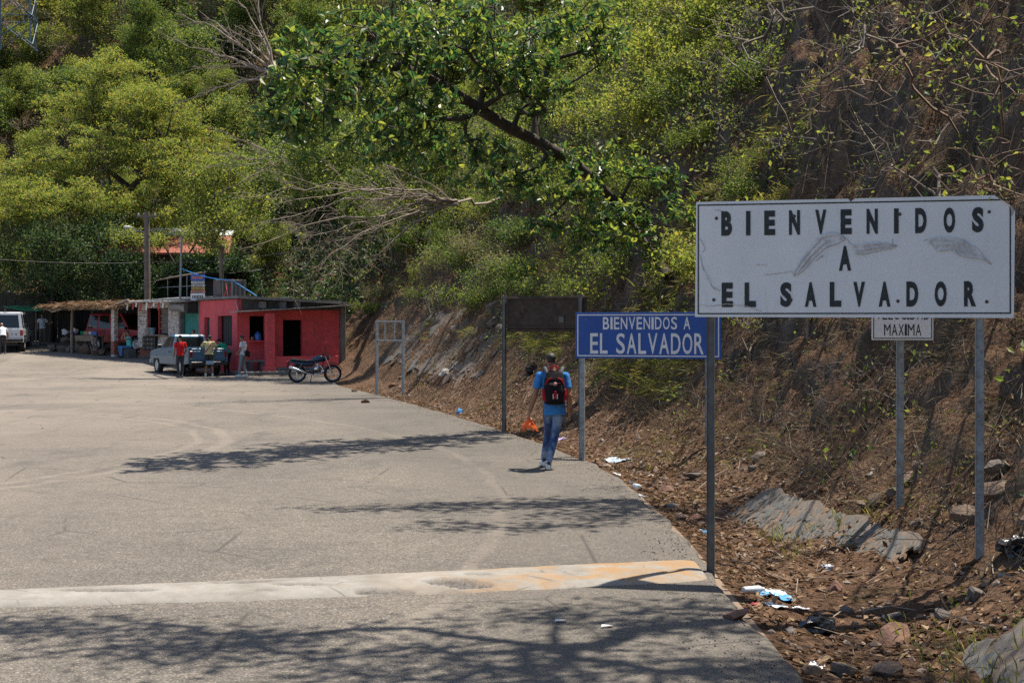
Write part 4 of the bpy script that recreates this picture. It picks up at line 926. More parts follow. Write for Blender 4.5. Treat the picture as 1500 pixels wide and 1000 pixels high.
for (head, band, lm), L in bins.items():
    L.sort(key=lambda q: q[0])
    for i, (_, o) in enumerate(L):
        o['label'] = f'{head} {band} on slope {lm}' + (f', {ORD[min(i, 27)]} from left' if len(L) > 1 else '')

# dry brush: fans of thin dead stems all over the cut bank
p, s, d, r = cover(11500, 7, 62, 1.9, 13, lambda s, d, r: r.uniform(size=len(s)) < np.clip(2.4*fbm(s*.5, d*.6, 0, 3, 66)-.55, .05, .9)*np.clip((d-1.4)/1.2, .1, 1), 31)
nn = slope_n(s, d); per = 5; k = len(p)*per; b0 = np.repeat(p, per, 0); m_ = np.repeat(nn, per, 0); a = m_*r.uniform(.1, .9, (k, 1))+rvec(k, r)*.75; a[:, 2] -= .15; a = unit(a)
L_ = r.uniform(.18, .75, k)[:, None]; mid = b0+a*L_*.5+rvec(k, r)*L_*.10; a2 = unit(a+rvec(k, r)*.45-np.array([0, 0, .25])); end = mid+a2*L_*.5; rr = r.uniform(.0022, .0055, k)
m2 = mid+unit(a+rvec(k, r)*.9)*L_*.3
Vb = join([tube_mesh(b0, mid, rr, rr*.8, 3), tube_mesh(mid, end, rr*.8, rr*.4, 3), tube_mesh(mid[::2], m2[::2], rr[::2]*.6, rr[::2]*.3, 3)])
tag(link('dry_brush', np_mesh('dry_brush', *Vb), None, B_grey), 'tangled dry brush and dead stems covering the cut bank', kind='stuff')
under('creepers', 'sparse green creepers on the shaded cut bank', L_green, 2600, (8, 40, 2.0, 9), lambda s, d, r: r.uniform(size=len(s)) < patchy(s*1.6, d*1.6, 77, .52)*.8, 33, 8, .12, .07, .55, .25)
# ================================================================ shops, sheds, poles
M_pink = pm('pinkish_red_wall_paint', (.70, .095, .105), .85, 0, .14, 1.4, .25, 25, (.45, .085, .09))
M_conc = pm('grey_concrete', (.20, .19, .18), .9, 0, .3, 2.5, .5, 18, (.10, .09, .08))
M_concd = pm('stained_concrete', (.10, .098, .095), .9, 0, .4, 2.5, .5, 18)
M_teal = pm('teal_paint', (.012, .20, .175), .6, 0, .25, 3, .2, 20)
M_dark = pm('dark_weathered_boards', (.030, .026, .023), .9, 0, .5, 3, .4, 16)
M_wood = pm('weathered_wood', (.21, .165, .125), .9, 0, .4, 6, .5, 30)
M_zinc = pm('zinc_sheet', (.33, .33, .33), .5, .5, .3, 4, .3, 12, (.22, .13, .08))
M_redp = pm('faded_red_paint', (.40, .05, .05), .7, 0, .3, 5, .2, 25)
M_cloth = pm('black_shade_cloth', (.018, .02, .022), .9, 0, .4, 3, .3, 60)
M_tarp = pm('green_tarpaulin', (.015, .22, .10), .5, 0, .3, 3, .5, 10)
M_whitep = pm('white_plastic', (.52, .53, .55), .4, 0, .12, 6, .1, 20)
M_bluep = pm('blue_plastic', (.03, .12, .42), .35, 0, .15, 6, .1, 20)
n = N('flaking_white_brick'); br_ = n.node('ShaderNodeTexBrick'); n.t.links.new(n.co(), br_.inputs[0])
f = n.ramp(n.noise(7, 7, .75), [(.46, 0), (.56, 1)])
M_wbrick = n.fin(n.mix(n.math('MULTIPLY', f, .75), (.60, .58, .55), (.27, .13, .09)), .9, 0, n.bump(n.noise(30, 5), .4, .02))
M_rbrick = pm('red_brick', (.26, .085, .055), .9, 0, .4, 9, .5, 30, (.35, .28, .24))

Cc = Vector((-11.6, 60, 0)); a30 = R(30)
T = thing('shop', 'pinkish red painted shop with open porch and square post', 'shop', (Cc.x, Cc.y, .05), a30)
T_shop = T; h = 3.17
q = MB(); t = .2                                # facade along the road (x=0)
def wall_x(q, y0, y1, holes, zt, x=.1, t=.2):   # wall across x with door / window holes (ya, yb, za, zb)
    y = y0
    for ya, yb, za, zb in sorted(holes):
        q.box((x, (y+ya)/2, zt/2), (t, ya-y, zt))
        if za > 0: q.box((x, (ya+yb)/2, za/2), (t, yb-ya, za))
        q.box((x, (ya+yb)/2, (zb+zt)/2), (t, yb-ya, zt-zb)); y = yb
    q.box((x, (y+y1)/2, zt/2), (t, y1-y, zt))
wall_x(q, 0, 5.1, [(.64, 2.54, 1.2, 2.48), (3.68, 4.42, .001, 2.42)], h); q.build('facade_wall', M_pink, T)
q = MB()
x = .2
for xa, xb, za, zb in [(.55, 1.24, 1.42, 2.46), (2.05, 2.93, .70, 2.30)]:
    q.box(((x+xa)/2, .1, 1.36), (xa-x, .2, 2.72)); q.box(((xa+xb)/2, .1, za/2), (xb-xa, .2, za)); q.box(((xa+xb)/2, .1, (zb+2.72)/2), (xb-xa, .2, 2.72-zb)); x = xb
q.box(((x+4.65)/2, .1, 1.36), (4.65-x, .2, 2.72)); q.build('end_wall', M_pink, T)
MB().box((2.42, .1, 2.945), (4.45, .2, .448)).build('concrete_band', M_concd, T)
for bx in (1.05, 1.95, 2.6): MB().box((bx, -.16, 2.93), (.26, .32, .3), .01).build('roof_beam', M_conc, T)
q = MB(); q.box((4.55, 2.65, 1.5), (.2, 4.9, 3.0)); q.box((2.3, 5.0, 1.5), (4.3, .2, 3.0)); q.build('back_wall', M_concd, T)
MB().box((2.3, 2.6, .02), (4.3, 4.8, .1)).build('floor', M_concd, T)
q = MB(); q.prism([(-.12, 3.20), (4.9, 2.98), (4.9, 3.08), (-.12, 3.31)], -.5, 5.2, 'y'); q.build('roof', M_conc, T)
q = MB(); q.prism([(-.35, 2.60), (4.9, 2.92), (4.9, 2.96), (-.35, 2.64)], -1.15, -.02, 'y'); q.build('awning', M_zinc, T)
MB().tube([(-.05, -.02, 3.1), (-.3, -1.0, 2.66)], .022, 6).build('awning_strut', M_steel, T)
q = MB(); q.box((1.12, -.9, 1.29), (.37, .3, 2.58), .02); q.box((1.08, -.92, .17), (.5, .42, .34), .02); q.build('porch_post', M_pink, T)
q = MB(); q.box((2.75, -.9, .53), (2.88, .14, .46), .01); q.build('porch_parapet', M_pink, T)
MB().box((2.75, -.9, .15), (2.9, .16, .3), .01).build('parapet_base', M_conc, T)
MB().box((2.3, -.55, .075), (5.3, 1.9, .15), .02).build('plinth', M_conc, T)
MB().box((4.80, -.02, 1.45), (.2, .3, 2.9), .02).build('concrete_pillar', M_conc, T)
MB().box((.9, -.12, 1.40), (.85, .5, .05), .005).build('counter', M_pink, T)
q = MB(); q.box((.25, 1.59, 1.84), (.03, 1.86, 1.24)); q.build('curtain', pm('grey_curtain', (.06, .058, .055), .9, 0, .4, 9, .3, 9), T)
for yy in (.95, 1.27, 1.59, 1.91, 2.23): MB().box((.06, yy, 1.84), (.02, .02, 1.28)).build('window_bar', M_dark, T)
MB().box((.16, 4.05, 1.2), (.04, .72, 2.38)).build('door', M_dark, T)
def wpos(o, v): return Matrix.Translation(o.location) @ Matrix.Rotation(o.rotation_euler.z, 4, 'Z') @ Vector(v)
# things on the porch
p = wpos(T, (.85, -.2, 1.425)); q = MB(); q.lathe([(0, 0), (.13, .0), (.14, .05), (.14, .24), (.10, .31), (.04, .34), (.04, .38), (0, .38)], n=14)
tag(q.build('water_jug', M_bluep, None, p), 'round blue water jug on the red shop counter', 'jug')
p = wpos(T, (.60, -.2, 1.425)); q = MB(); q.lathe([(0, 0), (.06, 0), (.07, .06), (.05, .15), (.02, .16), (0, .17)], n=10)
tag(q.build('clay_pot', pm('clay', (.4, .14, .07), .8), None, p), 'small orange clay pot beside the blue water jug', 'pot')
bt = thing('block_bench', 'grey concrete block bench on the porch behind the man with the black bag', 'bench', wpos(T, (.62, -.55, .15)), a30)
for bx in (-.25, .25): MB().box((bx, 0, .19), (.18, .36, .38), .01).build('block', M_concd, bt)
MB().box((0, 0, .42), (.8, .4, .08), .01).build('seat', M_conc, bt)

# teal shop between the red one and the white one
T = thing('shop', 'small shop with teal doors and rolled grey shutter beside the red shop', 'shop', (Cc.x, Cc.y, .2), a30)
q = MB(); wall_x(q, 5.12, 8.3, [(5.5, 8.05, .001, 2.55)], 3.0, .1); q.build('wall', M_conc, T)
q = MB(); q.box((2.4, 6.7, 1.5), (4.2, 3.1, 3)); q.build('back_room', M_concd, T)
for i in range(4): MB().box((.24, 5.82+.64*i, 1.27), (.05, .62, 2.5), .015).build('door_panel', M_teal, T)
MB().box((.06, 5.44, 1.27), (.16, .1, 2.5), .01).build('door_jamb', M_teal, T)
q = MB(); q.tube([(-.28, 5.9, 2.72), (-.28, 8.25, 2.80)], .22, 14); q.build('rolled_shutter', M_zinc, T)
MB().box((-.25, 5.55, 2.72), (.5, .5, .5), .02).build('shutter_motor_box', M_dark, T)
q = MB(); q.prism([(-.7, 2.98), (4.4, 3.2), (4.4, 3.26), (-.7, 3.04)], 5.12, 8.4, 'y'); q.build('roof', M_zinc, T)

# white flaking brick shop
Dd = Vector((-15.75, 67.2, 0)); aw = math.atan2(-.6, .8)
zD = float(gz(0, 68.5)); T = thing('shop', 'flaking white brick kiosk with barred window and red brick base', 'kiosk', (Dd.x, Dd.y, zD), aw); T_white = T
for xa, xb in ((-3.0, -2.35), (-.75, 0)): MB().box(((xa+xb)/2, .12, 1.6), (xb-xa, .24, 2.1)).build('wall_pier', M_wbrick, T)
MB().box((-1.55, .14, .85), (1.6, .2, .6)).build('wall_below_window', M_wbrick, T)
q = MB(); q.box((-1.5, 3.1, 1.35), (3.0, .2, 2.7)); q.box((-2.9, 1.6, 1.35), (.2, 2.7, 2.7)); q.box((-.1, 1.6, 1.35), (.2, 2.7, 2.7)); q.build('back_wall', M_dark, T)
me0 = None
for r_ in range(5):                             # courses of bare brick at the foot
    for i in range(11):
        x = -3.0+.28*i+(.14 if r_ % 2 else 0)
        if x > -.1: continue
        if me0 is None: o = MB().box((0, 0, 0), (.265, .2, .085), .008).build('brick', M_rbrick, T); me0 = o.data
        else: o = link('brick', me0, T)
        o.location = (x+.13, .10+rng.uniform(-.006, .006), .13+.1*r_-.0)
MB().box((-1.5, .12, -.05), (3.1, .28, .26), .01).build('base', M_concd, T)
MB().box((-1.55, .12, 2.55), (1.6, .2, .25)).build('lintel', M_wbrick, T)
MB().box((-1.55, -.06, 1.13), (1.65, .36, .05), .006).build('window_sill', M_wood, T)
for zz in (1.45, 1.75, 2.05, 2.35): MB().box((-1.12, .1, zz), (.66, .03, .05)).build('shelf_board', M_wood, T)
MB().box((-1.12, .16, 1.8), (.66, .03, 1.2)).build('wire_screen', pm('dusty_screen', (.15, .145, .135), .9), T)
MB().box((-1.48, .08, 1.8), (.07, .08, 1.3)).build('window_post', M_redp, T)
MB().box((-2.32, .08, 1.8), (.07, .08, 1.3)).build('window_post', M_redp, T)
q = MB()
for i in range(27):                             # patched corrugated eave
    x0 = -3.4+i*.14; z_ = 2.72+.02*(i % 2); q.add([(x0, -.75, z_), (x0+.14, -.75, 2.72+.02*((i+1) % 2)), (x0+.14, 3.4, 3.05), (x0, 3.4, 3.05)], [(0, 1, 2, 3)])
    q.add([(x0, -.75, z_-.05), (x0+.14, -.75, 2.67+.02*((i+1) % 2)), (x0+.14, -.75, 2.72+.02*((i+1) % 2)), (x0, -.75, z_)], [(0, 1, 2, 3)])
q.build('roof_sheet', M_zinc, T)
for i in range(9):
    x = -2.95+.33*i+rng.uniform(-.08, .08); L_ = rng.uniform(.12, .42); q = MB(); q.add([(x-.06, -.6, 2.7), (x+.08, -.6, 2.7), (x+.05-.1, -.56, 2.7-L_), (x-.04-.1, -.57, 2.7-L_*.9)], [(0, 1, 2, 3)])
    o = q.build('fabric_strip', M_redp if i % 2 else M_wl, T); o.modifiers.new('t', 'SOLIDIFY').thickness = .006
cols = [(.5, .45, .1), (.1, .35, .15), (.5, .1, .08), (.55, .55, .55), (.12, .2, .4), (.3, .16, .08)]
for i in range(9):
    for j in range(3):
        k_ = (i*5+j*3) % 6; o = MB().lathe([(0, 0), (.045, 0), (.045, .12), (.02, .16), (.02, .19), (0, .19)], n=7).build('bottle', pm('bottle_%d' % k_, cols[k_], .35), T); o.location = (-2.42+.098*i, -.08, .45+.2*j)
MB().box((-2.03, -.02, .74), (.95, .2, .66)).build('bottle_rack', M_dark, T)
for px_, lab, m_ in ((-2.12, 'grey plastic bucket on the window sill of the white brick kiosk', pm('grey_plastic', (.42, .45, .47), .5)), (-1.78, 'pale blue plastic bucket on the window sill of the white brick kiosk', pm('pale_blue_plastic', (.25, .42, .55), .5))):
    q = MB(); q.lathe([(0, 0), (.12, 0), (.155, .3), (.165, .3), (.165, .32), (.145, .32), (.115, .02), (0, .02)], n=14); tag(q.build('bucket', m_, None, wpos(T, (px_, -.1, 1.157))), lab, 'bucket')
# hand-painted lines on the pier, too worn to read
for i in range(9):
    q = MB(); x = -2.93
    while x < -2.45:
        w_ = rng.uniform(.03, .09); q.add([(x, -.004, 2.28-i*.13), (x+w_, -.004, 2.28-i*.13), (x+w_, -.004, 2.33-i*.13), (x, -.004, 2.33-i*.13)], [(0, 1, 2, 3)]); x += w_+rng.uniform(.02, .06)
    if i in (0, 1, 2, 4, 5): tag(q.build('worn_paint_mark', M_bolt, T), kind='stuff')

# thatched shed with its posts
zS = float(gz(0, 70.6)); T = thing('shed', 'open shed with ragged dry thatch roof on wooden posts', 'shed', (Dd.x, Dd.y, zS), aw); T_shed = T
M_thatch = pm('thatch', (.17, .13, .09), .95, 0, .45, 5, .8, 30)
q = MB(); q.prism([(-.9, 2.22), (4.6, 2.75), (4.6, 2.85), (-.9, 2.30)], -9.3, -3.42, 'x'); q.build('roof', M_thatch, T)
r = np.random.default_rng(5); k = 3200
c = np.stack([r.uniform(-9.5, -3.2, k), r.uniform(-1.0, 1.5, k), np.zeros(k)], 1); c[:, 2] = 2.31+(c[:, 1]+.9)*.097+r.uniform(0, .07, k)
c[:, 2] += .12*fbm(c[:, 0]*1.3, 0, 0, 3, 4)
a = np.stack([r.normal(size=k)*.5, -np.ones(k), r.normal(size=k)*.18-.1], 1); Ls = r.uniform(.25, .7, k)
tag(link('thatch_straw', np_mesh('thatch_straw', *leaf_mesh(c, a, rvec(k, r)*.4+[0, 0, 1], Ls, Ls*.09)), T, L_dead), kind='stuff')
for x, m_, rr in ((-4.4, M_wbrick, .15), (-7.75, M_wood, .085)):
    q = MB()
    if rr > .1: q.box((x, -.3, 1.05), (.26, .26, 2.5), .02)
    else: q.tube([(x+.03, -.35, -.4), (x-.02, -.33, 1.2), (x, -.3, 2.28)], [rr, rr*.9, rr*.85], 8)
    q.build('post', m_, T)
MB().box((-4.4, -.3, .35), (.272, .272, .7), .02).build('post_foot', M_rbrick, T)
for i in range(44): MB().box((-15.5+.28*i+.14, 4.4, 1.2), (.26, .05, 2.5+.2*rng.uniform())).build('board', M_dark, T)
MB().tube([(-9.5, -.55, 2.26), (-8.2, -1.15, 2.12), (-7.4, -1.25, 2.24)], .035, 6).build('loose_pole', M_pale if False else B_pale, T)
MB().tube([(-3.55, -.95, 2.4), (-2.75, -.75, 2.66)], .075, 8).build('roof_pole', M_wood, T)
# boards behind the parked white car, and the canopy there
b0 = P(-70, 478, 80); b1 = P(118, 478, 77.5)
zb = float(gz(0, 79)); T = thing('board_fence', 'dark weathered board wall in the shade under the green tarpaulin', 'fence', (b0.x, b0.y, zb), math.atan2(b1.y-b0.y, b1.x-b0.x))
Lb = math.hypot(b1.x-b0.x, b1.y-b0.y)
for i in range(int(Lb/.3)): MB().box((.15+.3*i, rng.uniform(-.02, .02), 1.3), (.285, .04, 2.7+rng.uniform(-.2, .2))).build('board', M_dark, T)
q = MB(); q.box((Lb/2, .08, 2.2), (Lb, .08, .1)); q.build('rail', M_wood, T)
b0 = P(4, 446, 76); b1 = P(92, 446, 74.5); T = thing('canopy', 'sagging green tarpaulin canopy beside the white car', 'canopy', (b0.x, b0.y, 0), math.atan2(b1.y-b0.y, b1.x-b0.x)); Lc = math.hypot(b1.x-b0.x, b1.y-b0.y)
V = []; m = 15; kk = 8
for i in range(m):
    for j in range(kk):
        u_ = i/(m-1); v_ = j/(kk-1); V.append((u_*Lc, v_*2.6, 3.22-.30*u_*0-.22*math.sin(math.pi*u_)*(1-v_*.6)-.1+.15*v_+.10*(float(vnoise(i*.9, j*.8, 0, 3))-.5)))
o = link('tarpaulin', np_mesh('tarpaulin', V, grid_faces(m, kk), True), T, M_tarp); o.modifiers.new('t', 'SOLIDIFY').thickness = .012
for x, y in ((.1, .1), (.1, 2.5), (Lc-.1, 2.5)): MB().tube([(x, y, .5), (x, y, 3.05)], .05, 6).build('pole', M_wood, T)
# loose roofing and black shade cloth behind the shops
b0 = P(182, 430, 76); b1 = P(302, 430, 70.5); an = math.atan2(b1.y-b0.y, b1.x-b0.x); Lc = math.hypot(b1.x-b0.x, b1.y-b0.y)
T = thing('shade_shelter', 'black shade cloth shelter on thin poles behind the white brick kiosk', 'shelter', (b0.x, b0.y, 0), an)
zz = lambda u_: 4.05+1.05*u_-.35*u_*u_
V = []
for i in range(12):
    for j in range(6): u_ = i/11; v_ = j/5; V.append((u_*Lc, v_*3.5, zz(u_)+.25*v_-.12*math.sin(3.1*v_)+.06*float(vnoise(i, j, 0, 8))))
o = link('shade_cloth', np_mesh('shade_cloth', V, grid_faces(12, 6), True), T, M_cloth); o.modifiers.new('t', 'SOLIDIFY').thickness = .01
V = []
for i in range(12):
    for j in range(6): u_ = .33+i/11*.66; v_ = j/5; V.append((u_*Lc, 1.2+.1*float(vnoise(i*.7, j*.7, 4, 8)), 2.2+v_*(zz(u_)-2.25-.5*(1-u_))))
o = link('hanging_cloth', np_mesh('hanging_cloth', V, grid_faces(12, 6), True), T, M_cloth); o.modifiers.new('t', 'SOLIDIFY').thickness = .01
for u_ in (.02, .2, .32, .55, .78, .98): MB().tube([(u_*Lc, 0, .8), (u_*Lc, 0, zz(u_))], .028, 6).build('pole', M_steel, T)
for dz in (0, -.55): MB().tube([(0, -.02, zz(0)+dz-.1), (Lc*.5, -.02, zz(.35)+dz-.3), (Lc, -.02, zz(.4)+dz-.3)], .024, 6).build('rail', M_steel, T)
MB().tube([(k_/8*Lc, -.03, zz(k_/8)+.01) for k_ in range(9)], .04, 6).build('roof_edge', B_pale, T)
# roof sign with coloured rows
b0 = P(290, 440, 65); T = thing('roof_sign', 'tall narrow sign of coloured rows standing on the teal shop roof', 'sign', (b0.x, b0.y, 3.2), R(-5))
z_ = .04
for hh_, m_ in ((.36, M_wl), (.13, pm('salmon', (.6, .25, .18))), (.14, pm('ochre', (.55, .36, .05))), (.14, pm('pale_grey_row', (.55, .55, .52))), (.14, M_wl), (.30, pm('sign_blue', (.04, .10, .42)))):
    dx = rng.uniform(-.02, .02); MB().box((dx, 0, z_+hh_/2), (.66 if hh_ != .14 else .6, .03, hh_-.03), .004).build('sign_row', m_, T)
    q = MB(); x = -.26
    while x < .24:
        w_ = rng.uniform(.03, .07); q.box((x+w_/2, -.017, z_+hh_*.5), (w_, .004, hh_*.42)); x += w_+.025
    tag(q.build('worn_paint_mark', pm('orange_print', (.6, .2, .05)) if hh_ == .30 else M_bolt, T), kind='stuff')
    z_ += hh_
for x in (-.2, .2): MB().box((x, .04, .55), (.03, .04, 1.3)).build('post', M_steel_dk, T)
# water tank block and thin red roof trusses on the red shop
p = wpos(T_shop, (.9, 3.6, 3.26)); T = thing('roof_tank', 'grey slatted tank on the red shop roof among thin red braces', 'tank', p, a30)
MB().box((0, 0, .45), (1.2, 1.0, .78), .03).build('body', M_concd, T)
for i in range(6): MB().box((-.5+.2*i, -.53, .45), (.05, .05, .8)).build('slat', M_conc, T)
p = wpos(T_shop, (.3, 2.5, 3.28)); T = thing('roof_brace', 'thin red steel braces crossing on the red shop roof edge', 'brace', p, a30)
for i in range(4):
    MB().tube([(0, -1.2+.75*i, .0), (0, -.8+.75*i, .75 if i % 2 else .05)] if i < 4 else [], .02, 5).build('bar', M_redp, T)
    MB().tube([(.05, -.45+.75*i, .0), (.05, -.9+.75*i, .8 if i % 2 == 0 else .4)], .02, 5).build('bar', M_redp, T)
p = wpos(T_shop, (.1, .9, 3.25)); tag(MB().tube([(0, 0, 0), (0, 0, .78)], .025, 6).build('cable_mast', M_steel, None, p), 'short steel mast on the red shop roof holding the blue cable', 'mast')
pm_top = p+Vector((0, 0, .74))
# poles and wires
b = P(215, 440, 72.5); zb = float(gz(0, 72.5)); T = thing('utility_pole', 'tall weathered utility pole with street lamp arm behind the thatched shed', 'utility pole', (b.x, b.y, zb))
ht = 2.07+168/F*72.5-zb
M_polew = pm('weathered_pole', (.15, .125, .105), .9, 0, .35, 4, .5, 20)
MB().tube([(.05, 0, -.5), (0, 0, ht)], [.19, .13], 12).build('pole', M_polew, T)
MB().tube([(-.05, -.05, ht-1.05), (-.5, -.15, ht-.95), (-.85, -.2, ht-.78)], .03, 6).build('lamp_arm', M_steel, T)
q = MB(); q.ell((-.95, -.22, ht-.80), (.2, .1, .07)); q.build('lamp_head', M_whitep, T)
MB().box((0, -.02, ht-.25), (1.0, .09, .1), .01).build('crossarm', M_polew, T)
for x in (-.42, .42): MB().lathe([(0, 0), (.04, 0), (.055, .04), (.03, .08), (.05, .11), (0, .13)], (x, -.02, ht-.2), n=8).build('insulator', M_whitep, T)
top = Vector((b.x, b.y, zb+ht))
def wire(name, a, c, sag, r_, m_, label, cat):
    a = Vector(a); c = Vector(c); pts = [a.lerp(c, i/14)-Vector((0, 0, sag*4*(i/14)*(1-i/14))) for i in range(15)]
    return tag(MB().tube(pts, r_, 5).build(name, m_, None), label, cat)
M_wire = pm('black_wire', (.03, .03, .03), .6)
wire('power_line', P(-60, 375, 66), top+Vector((-.05, -.15, -2.6)), .15, .014, M_wire, 'thin power line coming from the left to the utility pole', 'cable')
wire('power_line', top+Vector((.05, -.15, -2.55)), P(420, 370, 63), .15, .014, M_wire, 'thin power line running right from the utility pole over the shops', 'cable')
wire('power_line', top+Vector((.42, 0, -.08)), P(330, 335, 80), .3, .014, M_wire, 'power line from the pole crossarm into the bright green tree', 'cable')
wire('power_line', top+Vector((-.42, 0, -.08)), P(60, 345, 84), .3, .014, M_wire, 'power line from the pole crossarm into the feathery tree', 'cable')
b = P(262, 440, 68.0); pt = P(266, 347, 68.0); b.z = 1.0
tag(MB().tube([b, pt], .055, 8).build('steel_pole', M_steel, None), 'thin grey steel pole rising behind the teal shop', 'pole')
pc = b.lerp(pt, .72)
M_bluec = pm('blue_cable', (.02, .22, .55), .4)
pts = [pc.lerp(pm_top, i/12)-Vector((0, 0, .5*(i/12)*(1-i/12))) for i in range(13)]+[pm_top.lerp(wpos(T_shop, (.8, -.2, 3.3)), i/5) for i in range(1, 6)]
tag(MB().tube(pts, .024, 6).build('cable', M_bluec, None), 'bright blue cable slung from the steel pole down to the red shop roof', 'cable')
# house with a red roof up among the trees
b = P(243, 374, 77.5); T = thing('house', 'house with orange-red roof half hidden by the trees on the hillside', 'house', (b.x, b.y, 0), R(8))
zr = 2.07+104/F*77.5
MB().box((0, 2.6, zr-2.2), (6.2, 4.5, 4.6)).build('wall', pm('brown_wall', (.16, .11, .085), .9), T)
M_tile = pm('orange_tiles', (.24, .065, .04), .8, 0, .35, 3, .4, 12)
q = MB(); q.prism([(-.6, zr), (2.6, zr+1.15), (2.6, zr+1.25), (-.6, zr+.12)], -3.4, 3.4, 'x'); q.build('roof', M_tile, T)
q = MB(); q.prism([(2.62, zr+1.2), (5.4, zr+1.75), (5.4, zr+1.85), (2.62, zr+1.3)], -3.4, 3.4, 'x'); q.build('roof', M_whitep, T)
for x in (-1.8, 0, 1.8): MB().box((x, .33, zr-.9), (1.1, .06, 1.0)).build('window', M_dark, T)
# lattice pylon at the top of the hill
hp = P(22, 60, 108); T = thing('pylon', 'steel lattice pylon standing among trees high at the top of the hill', 'pylon', (hp.x, hp.y, hp.z-.5), R(10))
M_py = pm('pylon_steel', (.10, .14, .17), .5, .3, .2, 5, .1, 30)
zt_ = 14.0; w0, w1 = 2.6, 1.9
cn = [(-1, -1), (1, -1), (1, 1), (-1, 1)]
cp = lambda k_, z: Vector((cn[k_ % 4][0]*(w0+(w1-w0)*z/zt_)/2*1.15, cn[k_ % 4][1]*(w0+(w1-w0)*z/zt_)/2*1.15, z))
for k_ in range(4): MB().box(cp(k_, zt_/2), (.13, .13, zt_), rot=Matrix.Identity(3)).build('leg', M_py, T)
for lv in range(6):
    za = lv*2.2
    for k_ in range(4):
        MB().tube([cp(k_, za), cp(k_+1, za+2.2)], .05, 4).build('brace', M_py, T); MB().tube([cp(k_+1, za), cp(k_, za+2.2)], .05, 4).build('brace', M_py, T)
        if lv: MB().tube([cp(k_, za), cp(k_+1, za)], .05, 4).build('brace', M_py, T)
# ================================================================ vehicles
M_rub = pm('tyre_rubber', (.022, .022, .023), .85, 0, .3, 8, .2, 30)
M_rim = pm('painted_rim', (.55, .55, .55), .4, .4, .15, 8)
M_chrome = pm('chrome', (.62, .62, .64), .18, 1, .05, 8, .03)
M_blkp = pm('black_trim', (.02, .02, .022), .5, 0, .2, 10)
M_redl = pm('red_lamp_lens', (.35, .01, .012), .25, 0, .1, 10, .05)
M_oral = pm('orange_lamp_lens', (.5, .17, .01), .25, 0, .1, 10, .05)
n = N('vehicle_glass'); M_glass = n.fin((.012, .016, .018), .06, 0, None, .6)
M_plate = pm('blue_white_plate', (.30, .42, .55), .5)
def wheel(par, c, r=.33, w=.2, rim=.62, rm=None):
    q = MB(); q.lathe([(r*rim, -w/2), (r*.9, -w/2), (r, -w*.36), (r, w*.36), (r*.9, w/2), (r*rim, w/2)], c, (1, 0, 0), 24); wh = q.build('wheel', M_rub, par)
    q = MB(); sx_ = 1 if c[0] > 0 else -1
    q.lathe([(r*rim+.005, -w*.42*sx_), (r*rim+.005, w*.44*sx_), (r*rim*.86, w*.42*sx_), (r*rim*.7, w*.28*sx_), (r*.22, w*.30*sx_), (r*.16, w*.40*sx_), (0, w*.40*sx_)], c, (1, 0, 0), 20); q.build('rim', rm or M_rim, wh)
    q = MB()
    for k_ in range(8):
        a_ = k_*math.pi/4; q.cyl((c[0]+sx_*w*.30, c[1]+r*.43*math.cos(a_), c[2]+r*.43*math.sin(a_)), (1, 0, 0), r*.075, .012, 8)
    tag(q.build('rim_hole', M_blkp, wh), kind='stuff')
    return wh
def arch(yc, r, zb, k_=9, zc=.34):          # wheel-arch outline from front to back along the bottom edge
    a0 = math.asin(max(-1, min(1, (zb-zc)/r))); return [(yc+r*math.cos(a0+(math.pi-2*a0)*i/k_), zc+r*math.sin(a0+(math.pi-2*a0)*i/k_)) for i in range(k_+1)]
def quad_panel(par, name, m, p00, p10, p11, p01, mg=(.06, .06, .08, .08), off=.006):
    """pane lying on a flat-ish quad, inset by fractions (left, right, bottom, top), a hair proud"""
    p00, p10, p11, p01 = map(Vector, (p00, p10, p11, p01))
    f = lambda a, b: (p00*(1-a)+p10*a)*(1-b)+(p01*(1-a)+p11*a)*b
    q4 = [f(mg[0], mg[2]), f(1-mg[1], mg[2]), f(1-mg[1], 1-mg[3]), f(mg[0], 1-mg[3])]
    nn = (q4[1]-q4[0]).cross(q4[3]-q4[0]).normalized()
    q = MB(); q.add([p+nn*off for p in q4]+[p-nn*.004 for p in q4], [(0, 1, 2, 3), (0, 4, 5, 1), (1, 5, 6, 2), (2, 6, 7, 3), (3, 7, 4, 0)]); return q.build(name, m, par)
def greenhouse(par, yb0, yb1, yt0, yt1, zb, zt, wb, wt, m, side=((0, 1),), glass_back=True):
    B = [(-wb, yb0, zb), (wb, yb0, zb), (wb, yb1, zb), (-wb, yb1, zb)]; Tt = [(-wt, yt0, zt), (wt, yt0, zt), (wt, yt1, zt), (-wt, yt1, zt)]
    r_ = .05; Tr = [(-wt+r_, yt0+r_, zt+.05), (wt-r_, yt0+r_, zt+.05), (wt-r_, yt1-r_, zt+.05), (-wt+r_, yt1-r_, zt+.05)]
    q = MB(); q.loft([B, Tt, Tr], smooth=False); q.build('cab', m, par)
    if glass_back: quad_panel(par, 'rear_window', M_glass, B[0], B[1], Tt[1], Tt[0], (.08, .08, .1, .12))
    quad_panel(par, 'windscreen', M_glass, B[2], B[3], Tt[3], Tt[2], (.06, .06, .08, .1))
    for a, b_ in side:
        L = lambda P_, Q_, t: tuple(P_[i]*(1-t)+Q_[i]*t for i in range(3))
        quad_panel(par, 'side_window', M_glass, L(B[1], B[2], a), L(B[1], B[2], b_), L(Tt[1], Tt[2], b_), L(Tt[1], Tt[2], a))
        quad_panel(par, 'side_window', M_glass, L(B[0], B[3], b_), L(B[0], B[3], a), L(Tt[0], Tt[3], a), L(Tt[0], Tt[3], b_), off=.006)
